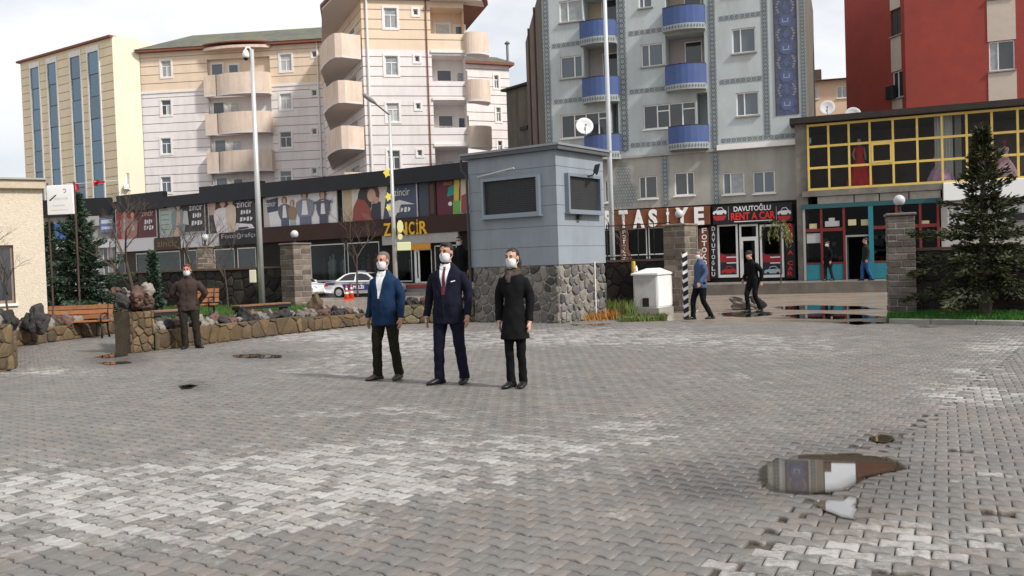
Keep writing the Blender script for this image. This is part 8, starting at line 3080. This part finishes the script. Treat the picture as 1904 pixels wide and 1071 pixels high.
        for sg_ in (-1, 1):
            c = drape([up_me], X([(sg_ * .075, .985), (sg_ * .15, .99), (sg_ * .15, 1.02), (sg_ * .075, 1.02)]), .006)
            build('pocket_flap', c, top_m, t, local=True, fix=False)
    if tie:
        build('tie', drape([up_me], X([(-.014, 1.12), (.022, 1.12), (.030, 1.17), (.016, 1.42), (.024, 1.465), (-.024, 1.465), (-.014, 1.42), (-.022, 1.17)]), .013), tie, t, local=True, smooth=True, fix=False)
    for k in extras:
        if k == 'pin':
            build('pocket_square', drape([up_me], X([(.095, 1.275), (.145, 1.285), (.145, 1.298), (.095, 1.290)]), .008), m_shirt, t, local=True, fix=False)
        if k == 'zip':
            build('zip', drape([up_me], X([(-.006, hem + .04), (.006, hem + .04), (.006, 1.5), (-.006, 1.5)]), .006, res=.005), m_plast, t, local=True, fix=False)
            for sg_ in (-1, 1):
                build('pocket_flap', drape([up_me], X([(sg_ * .05, 1.20), (sg_ * .13, 1.20), (sg_ * .13, 1.25), (sg_ * .05, 1.25)]), .008), top_m, t, local=True, fix=False)
            mb = MB()
            mb.rings([super_ring(S(0, .012 - L(1.5), z), r_ * s, r_ * s * .95, 18) for z, r_ in ((1.47, .088), (1.50, .080), (1.545, .076), (1.548, .066), (1.5, .066))])
            build('collar', mb, top_m, t, local=True, smooth=True)
        if k == 'cheststripe':
            build('chest_patch', drape([up_me], X([(.06, 1.27), (.15, 1.27), (.15, 1.30), (.06, 1.30)]), .008), m_shirt, t, local=True, fix=False)
        if k == 'scarf':
            mb = MB()
            for q in range(3):
                z = 1.43 + q * .026
                r_ = .088 - .006 * q
                limb(mb, [S(r_ * math.cos(a_), r_ * .92 * math.sin(a_) + .0, z + .014 * math.sin(a_ * 2 + q)) for a_ in [2 * math.pi * j / 10 for j in range(11)]], [.024 * s] * 11, 8)
            limb(mb, [S(-.02, -.085, 1.46), S(-.035, -.125, 1.40), S(-.02, -.14, 1.33)], [.035 * s, .04 * s, .02 * s], 10)
            sc = remesh(mb, 'scarf', .010, 2)
            link('scarf', sc, mat('scarf_patterned', (0.055, 0.042, 0.038), 0.9, var=0.8, vscale=22), t)
        if k == 'vneck':
            build('sweater_front', drape([up_me], X([(-.03, 1.22), (.03, 1.22), (.07, 1.36), (-.07, 1.36)]), .006), mat('maroon_knit', (0.02, 0.008, 0.007), 0.9), t, local=True, fix=False)
    # ---- mask over mouth and nose
    if mask:
        mb = MB()
        rings = []
        for z, w_, dep, yy in ((-.118, .038, .060, -.028), (-.105, .052, .080, -.028), (-.08, .061, .092, -.026), (-.05, .064, .100, -.024), (-.028, .063, .107, -.022), (-.012, .050, .104, -.02)):
            rings.append([Hp(w_ * math.sin(a_) * 1.02, yy * .2 - dep * max(0.0, math.cos(a_)) ** .8 - .004, z) for a_ in [math.pi * .94 * (k / 14 - .5) for k in range(15)]])
        k0 = len(rings[0])
        mb.v = [tuple(p) for r_ in rings for p in r_]
        mb.f = [(i * k0 + j, i * k0 + j + 1, (i + 1) * k0 + j + 1, (i + 1) * k0 + j) for i in range(len(rings) - 1) for j in range(k0 - 1)]
        mk = build('face_mask', mb, m_mask, t, local=True, smooth=True, fix=False)
        mb = MB()
        for sg_ in (-1, 1):
            for z0 in (-.01, -.085):
                mb.tube([Hp(sg_ * .068, -.02, z0), Hp(sg_ * .080, .02, .0 if z0 > -.05 else -.04)], .0028 * s, 5)
        build('ear_loop', mb, m_mask, mk, local=True)
    # ---- hair
    mb = MB()
    if hair in ('short', 'receding', 'tied'):
        mb.ball(Hp(0, .022, .046), .1 * s, 18, .83, 1.0, .87, rt)
        if hair == 'short':
            mb.ball(Hp(0, -.045, .098), .045 * s, 12, 1.3, .75, .5, rt)
        mb.ball(Hp(0, .07, -.02), .06 * s, 12, 1.05, .6, 1.0, rt)
        if hair == 'tied':
            mb.ball(Hp(0, .095, .005), .055 * s, 12, 1.0, .9, 1.1, rt)
            limb(mb, [Hp(0, .10, .02), Hp(0.03, .13, -.06), Hp(.035, .10, -.16)], [.04 * s, .038 * s, .02 * s], 10)
        hm = remesh(mb, 'hair', .007, 2, .005, .03, seed)
        # clear the face: drop faces in front of the hairline
        bm = bmesh.new(); bm.from_mesh(hm)
        inv = rt.inverted()
        kill = []
        hl = .062 if hair == 'short' else (.082 if hair == 'receding' else .070)
        for f_ in bm.faces:
            q = inv @ (f_.calc_center_median() - hc) / s
            if q.y < -.02 and q.z < hl:
                kill.append(f_)
            elif q.y < .03 and q.z < (-.04 if hair == 'tied' else -.01):
                kill.append(f_)
        bmesh.ops.delete(bm, geom=kill, context='FACES')
        bm.to_mesh(hm); bm.free()
        hm.polygons.foreach_set('use_smooth', [True] * len(hm.polygons))
        link('hair', hm, hair_m, t)
    if cap:
        mb = MB()
        mb.ball(Hp(0, .01, .055), .105 * s, 18, .83, 1.0, .75, rt)
        mb.rings([[Hp(.085 * math.sin(a_) * k, -.08 - .075 * math.cos(a_) * k, .055 + dz) for a_ in [math.pi * (j / 12 - .5) for j in range(13)]] for k, dz in ((1, 0), (1.0, .008), (.4, .014))], cap=True)
        build('cap', mb, cap, t, local=True, smooth=True)
    return t

m_bluej = fabric('jacket_blue', (0.011, 0.027, 0.066))
m_navys = fabric('suit_navy', (0.010, 0.010, 0.021))
m_olive = fabric('trousers_olive', (0.016, 0.014, 0.008))
m_blackc = fabric('cloth_black', (0.0075, 0.0075, 0.0085))
m_shoeb = mat('shoe_black', (0.012, 0.012, 0.013), 0.35)
m_shoeg = mat('shoe_brown', (0.045, 0.036, 0.03), 0.5)
def ground_at(px, py):
    p = G(px, py)
    return (p.x, p.y, 0.002)
GP = 'men and woman standing to attention'
person('grey haired man in bright blue jacket and olive trousers standing in front', ground_at(721, 706), R(-24), 1.75, 0.0, 'jacket', m_bluej, m_olive, m_shoeg, m_hair_g, 'receding',
       arms=(((-.245, .05, 1.14), (-.262, -.02, .86)), ((.24, .05, 1.14), (.252, -.02, .86))), feet=((-.145, -.06), (.14, .04)), toe=(-.45, .15), belly=.03, build_w=1.0, shirt=m_shirt, group=GP, seed=2)
person('man in dark navy suit with dark red tie standing in the middle', ground_at(839, 714), R(-18), 1.83, R(-8), 'jacket', m_navys, m_navys, m_shoeb, m_hair_d, 'short',
       arms=(((-.262, .05, 1.14), (-.285, -.03, .86)), ((.258, .04, 1.14), (.27, -.05, .86))), feet=((-.155, -.04), (.15, .05)), toe=(-.55, .12), belly=.025, build_w=1.04, shirt=m_shirt, tie=mat('tie_wine', (0.085, 0.012, 0.022), 0.6, var=.4, vscale=40), extras=('pin',), group=GP, seed=5)
person('woman in black coat with patterned scarf standing before the kiosk', ground_at(961, 721), R(-16), 1.72, R(-12), 'coat', m_blackc, m_blackc, m_shoeb, mat('hair_brown', (0.026, 0.015, 0.011), .55, var=.3, vscale=50), 'tied',
       arms=(((-.205, .04, 1.13), (-.20, -.01, .86)), ((.20, .04, 1.13), (.205, -.03, .85))), feet=((-.075, -.01), (.07, .03)), toe=(-.35, .0), build_w=.82, extras=('scarf',), group=GP, seed=7, coat_len='boots', wide=.86,
       skin_m=mat('skin_light', (0.50, 0.30, 0.22), .55, var=.06, vscale=20))
m_brownj = fabric('windbreaker_brown', (0.042, 0.028, 0.024), 0.6, .2)
person('man in brown windbreaker with hands behind his back beside the low wall', ground_at(354, 648), R(8), 1.76, R(0), 'wind', m_brownj, fabric('trousers_dark', (0.022, 0.019, 0.016)), m_shoeb, m_hair_r, 'short',
       arms=(((-.33, .07, 1.15), (-.16, .17, .95), 1), ((.33, .07, 1.15), (.16, .17, .93), 1)), feet=((-.09, -.06), (.15, .02)), toe=(-.1, .75), build_w=1.1, extras=('zip',), seed=9, wide=1.1, voxel=.014,
       skin_m=mat('skin_ruddy', (0.44, 0.17, 0.125), .55, var=.08, vscale=20))
# guard in black on a plinth beside the kiosk
gpos = AT(857, 520, 24.9)
pb = thing('stone_plinth', 'low dark stone plinth beside the kiosk under the man in black', 'plinth', (gpos.x, gpos.y, 0))
mb = MB(); mb.bevbox(-.45, .45, -.4, .4, -.05, .5, .03); build('block', mb, MS[0], pb, local=True)
zt = AT(845, 433, 24.9).z
person('man in black uniform standing half hidden behind the man in navy suit', (gpos.x, gpos.y, .502), R(-22), min(1.86, zt - .5), R(-5), 'wind', m_blackc, m_blackc, m_shoeb, m_hair_d, 'short', extras=('zip',), seed=11, build_w=1.08, voxel=.014)
# passers-by in the gateway and street
person('passer-by in blue and white jacket walking past the gate post', ground_at(1304, 594), R(-72), 1.74, R(10), 'wind', fabric('jacket_blue_grey', (0.055, 0.085, 0.16)), m_blackc, m_shoeb, m_hair_g, 'receding',
       arms=(((-.25, .1, 1.14), (-.26, .0, .92)), ((.25, .02, 1.15), (.27, -.16, .95))), feet=((-.08, -.22), (.08, .22)), knees=((-.09, -.16, .5), (.09, .02, .48)), toe=(0, 0), seed=12, group='passers-by', voxel=.015)
person('passer-by in black with white marked cap stepping through the gateway', (G(1402, 580, -.045).x, G(1402, 580, -.045).y, -.043), R(-58), 1.74, R(5), 'wind', m_blackc, m_blackc, m_shoeb, m_hair_d, 'short', mask=False, cap=mat('cap_black', (0.02, 0.02, 0.02), .8),
       arms=(((-.26, .03, 1.16), (-.25, -.14, .93)), ((.26, .08, 1.14), (.27, .05, .88))), feet=((-.09, -.16), (.10, .14)), knees=((-.1, -.17, .5), (.1, -.05, .48)), toe=(0, 0), lean=.16, head_dy=-.02, seed=13, group='passers-by', voxel=.015)
k = BB.at(1540, 500, 1.6)
q = BB.p(k[0], FLOORZ - .03, 1.7)
person('dark clothed passer-by in front of the turquoise shop window', (q.x, q.y, FLOORZ - .028), R(-75), 1.72, 0, 'coat', m_blackc, fabric('trousers_charcoal', (0.02, 0.021, 0.023)), m_shoeb, m_hair_d, 'short', feet=((-.08, -.12), (.08, .14)), toe=(0, 0), seed=14, group='passers-by', voxel=.016)
k = BB.at(1611, 520, 3.0)
q = BB.p(k[0], FLOORZ - .03, 3.0)
person('passer-by in blue jeans and dark jacket at the turquoise post', (q.x, q.y, FLOORZ - .028), R(-95), 1.78, 0, 'wind', fabric('jacket_dark_green', (0.022, 0.024, 0.022)), fabric('jeans_blue', (0.025, 0.075, 0.19)), m_shoeb, m_hair_d, 'short', mask=False,
       feet=((-.08, -.18), (.08, .18)), knees=((-.09, -.13, .5), (.09, .03, .48)), toe=(0, 0), seed=15, group='passers-by', voxel=.016, wide=1.08)
bpy.data.scenes.remove(TMP)
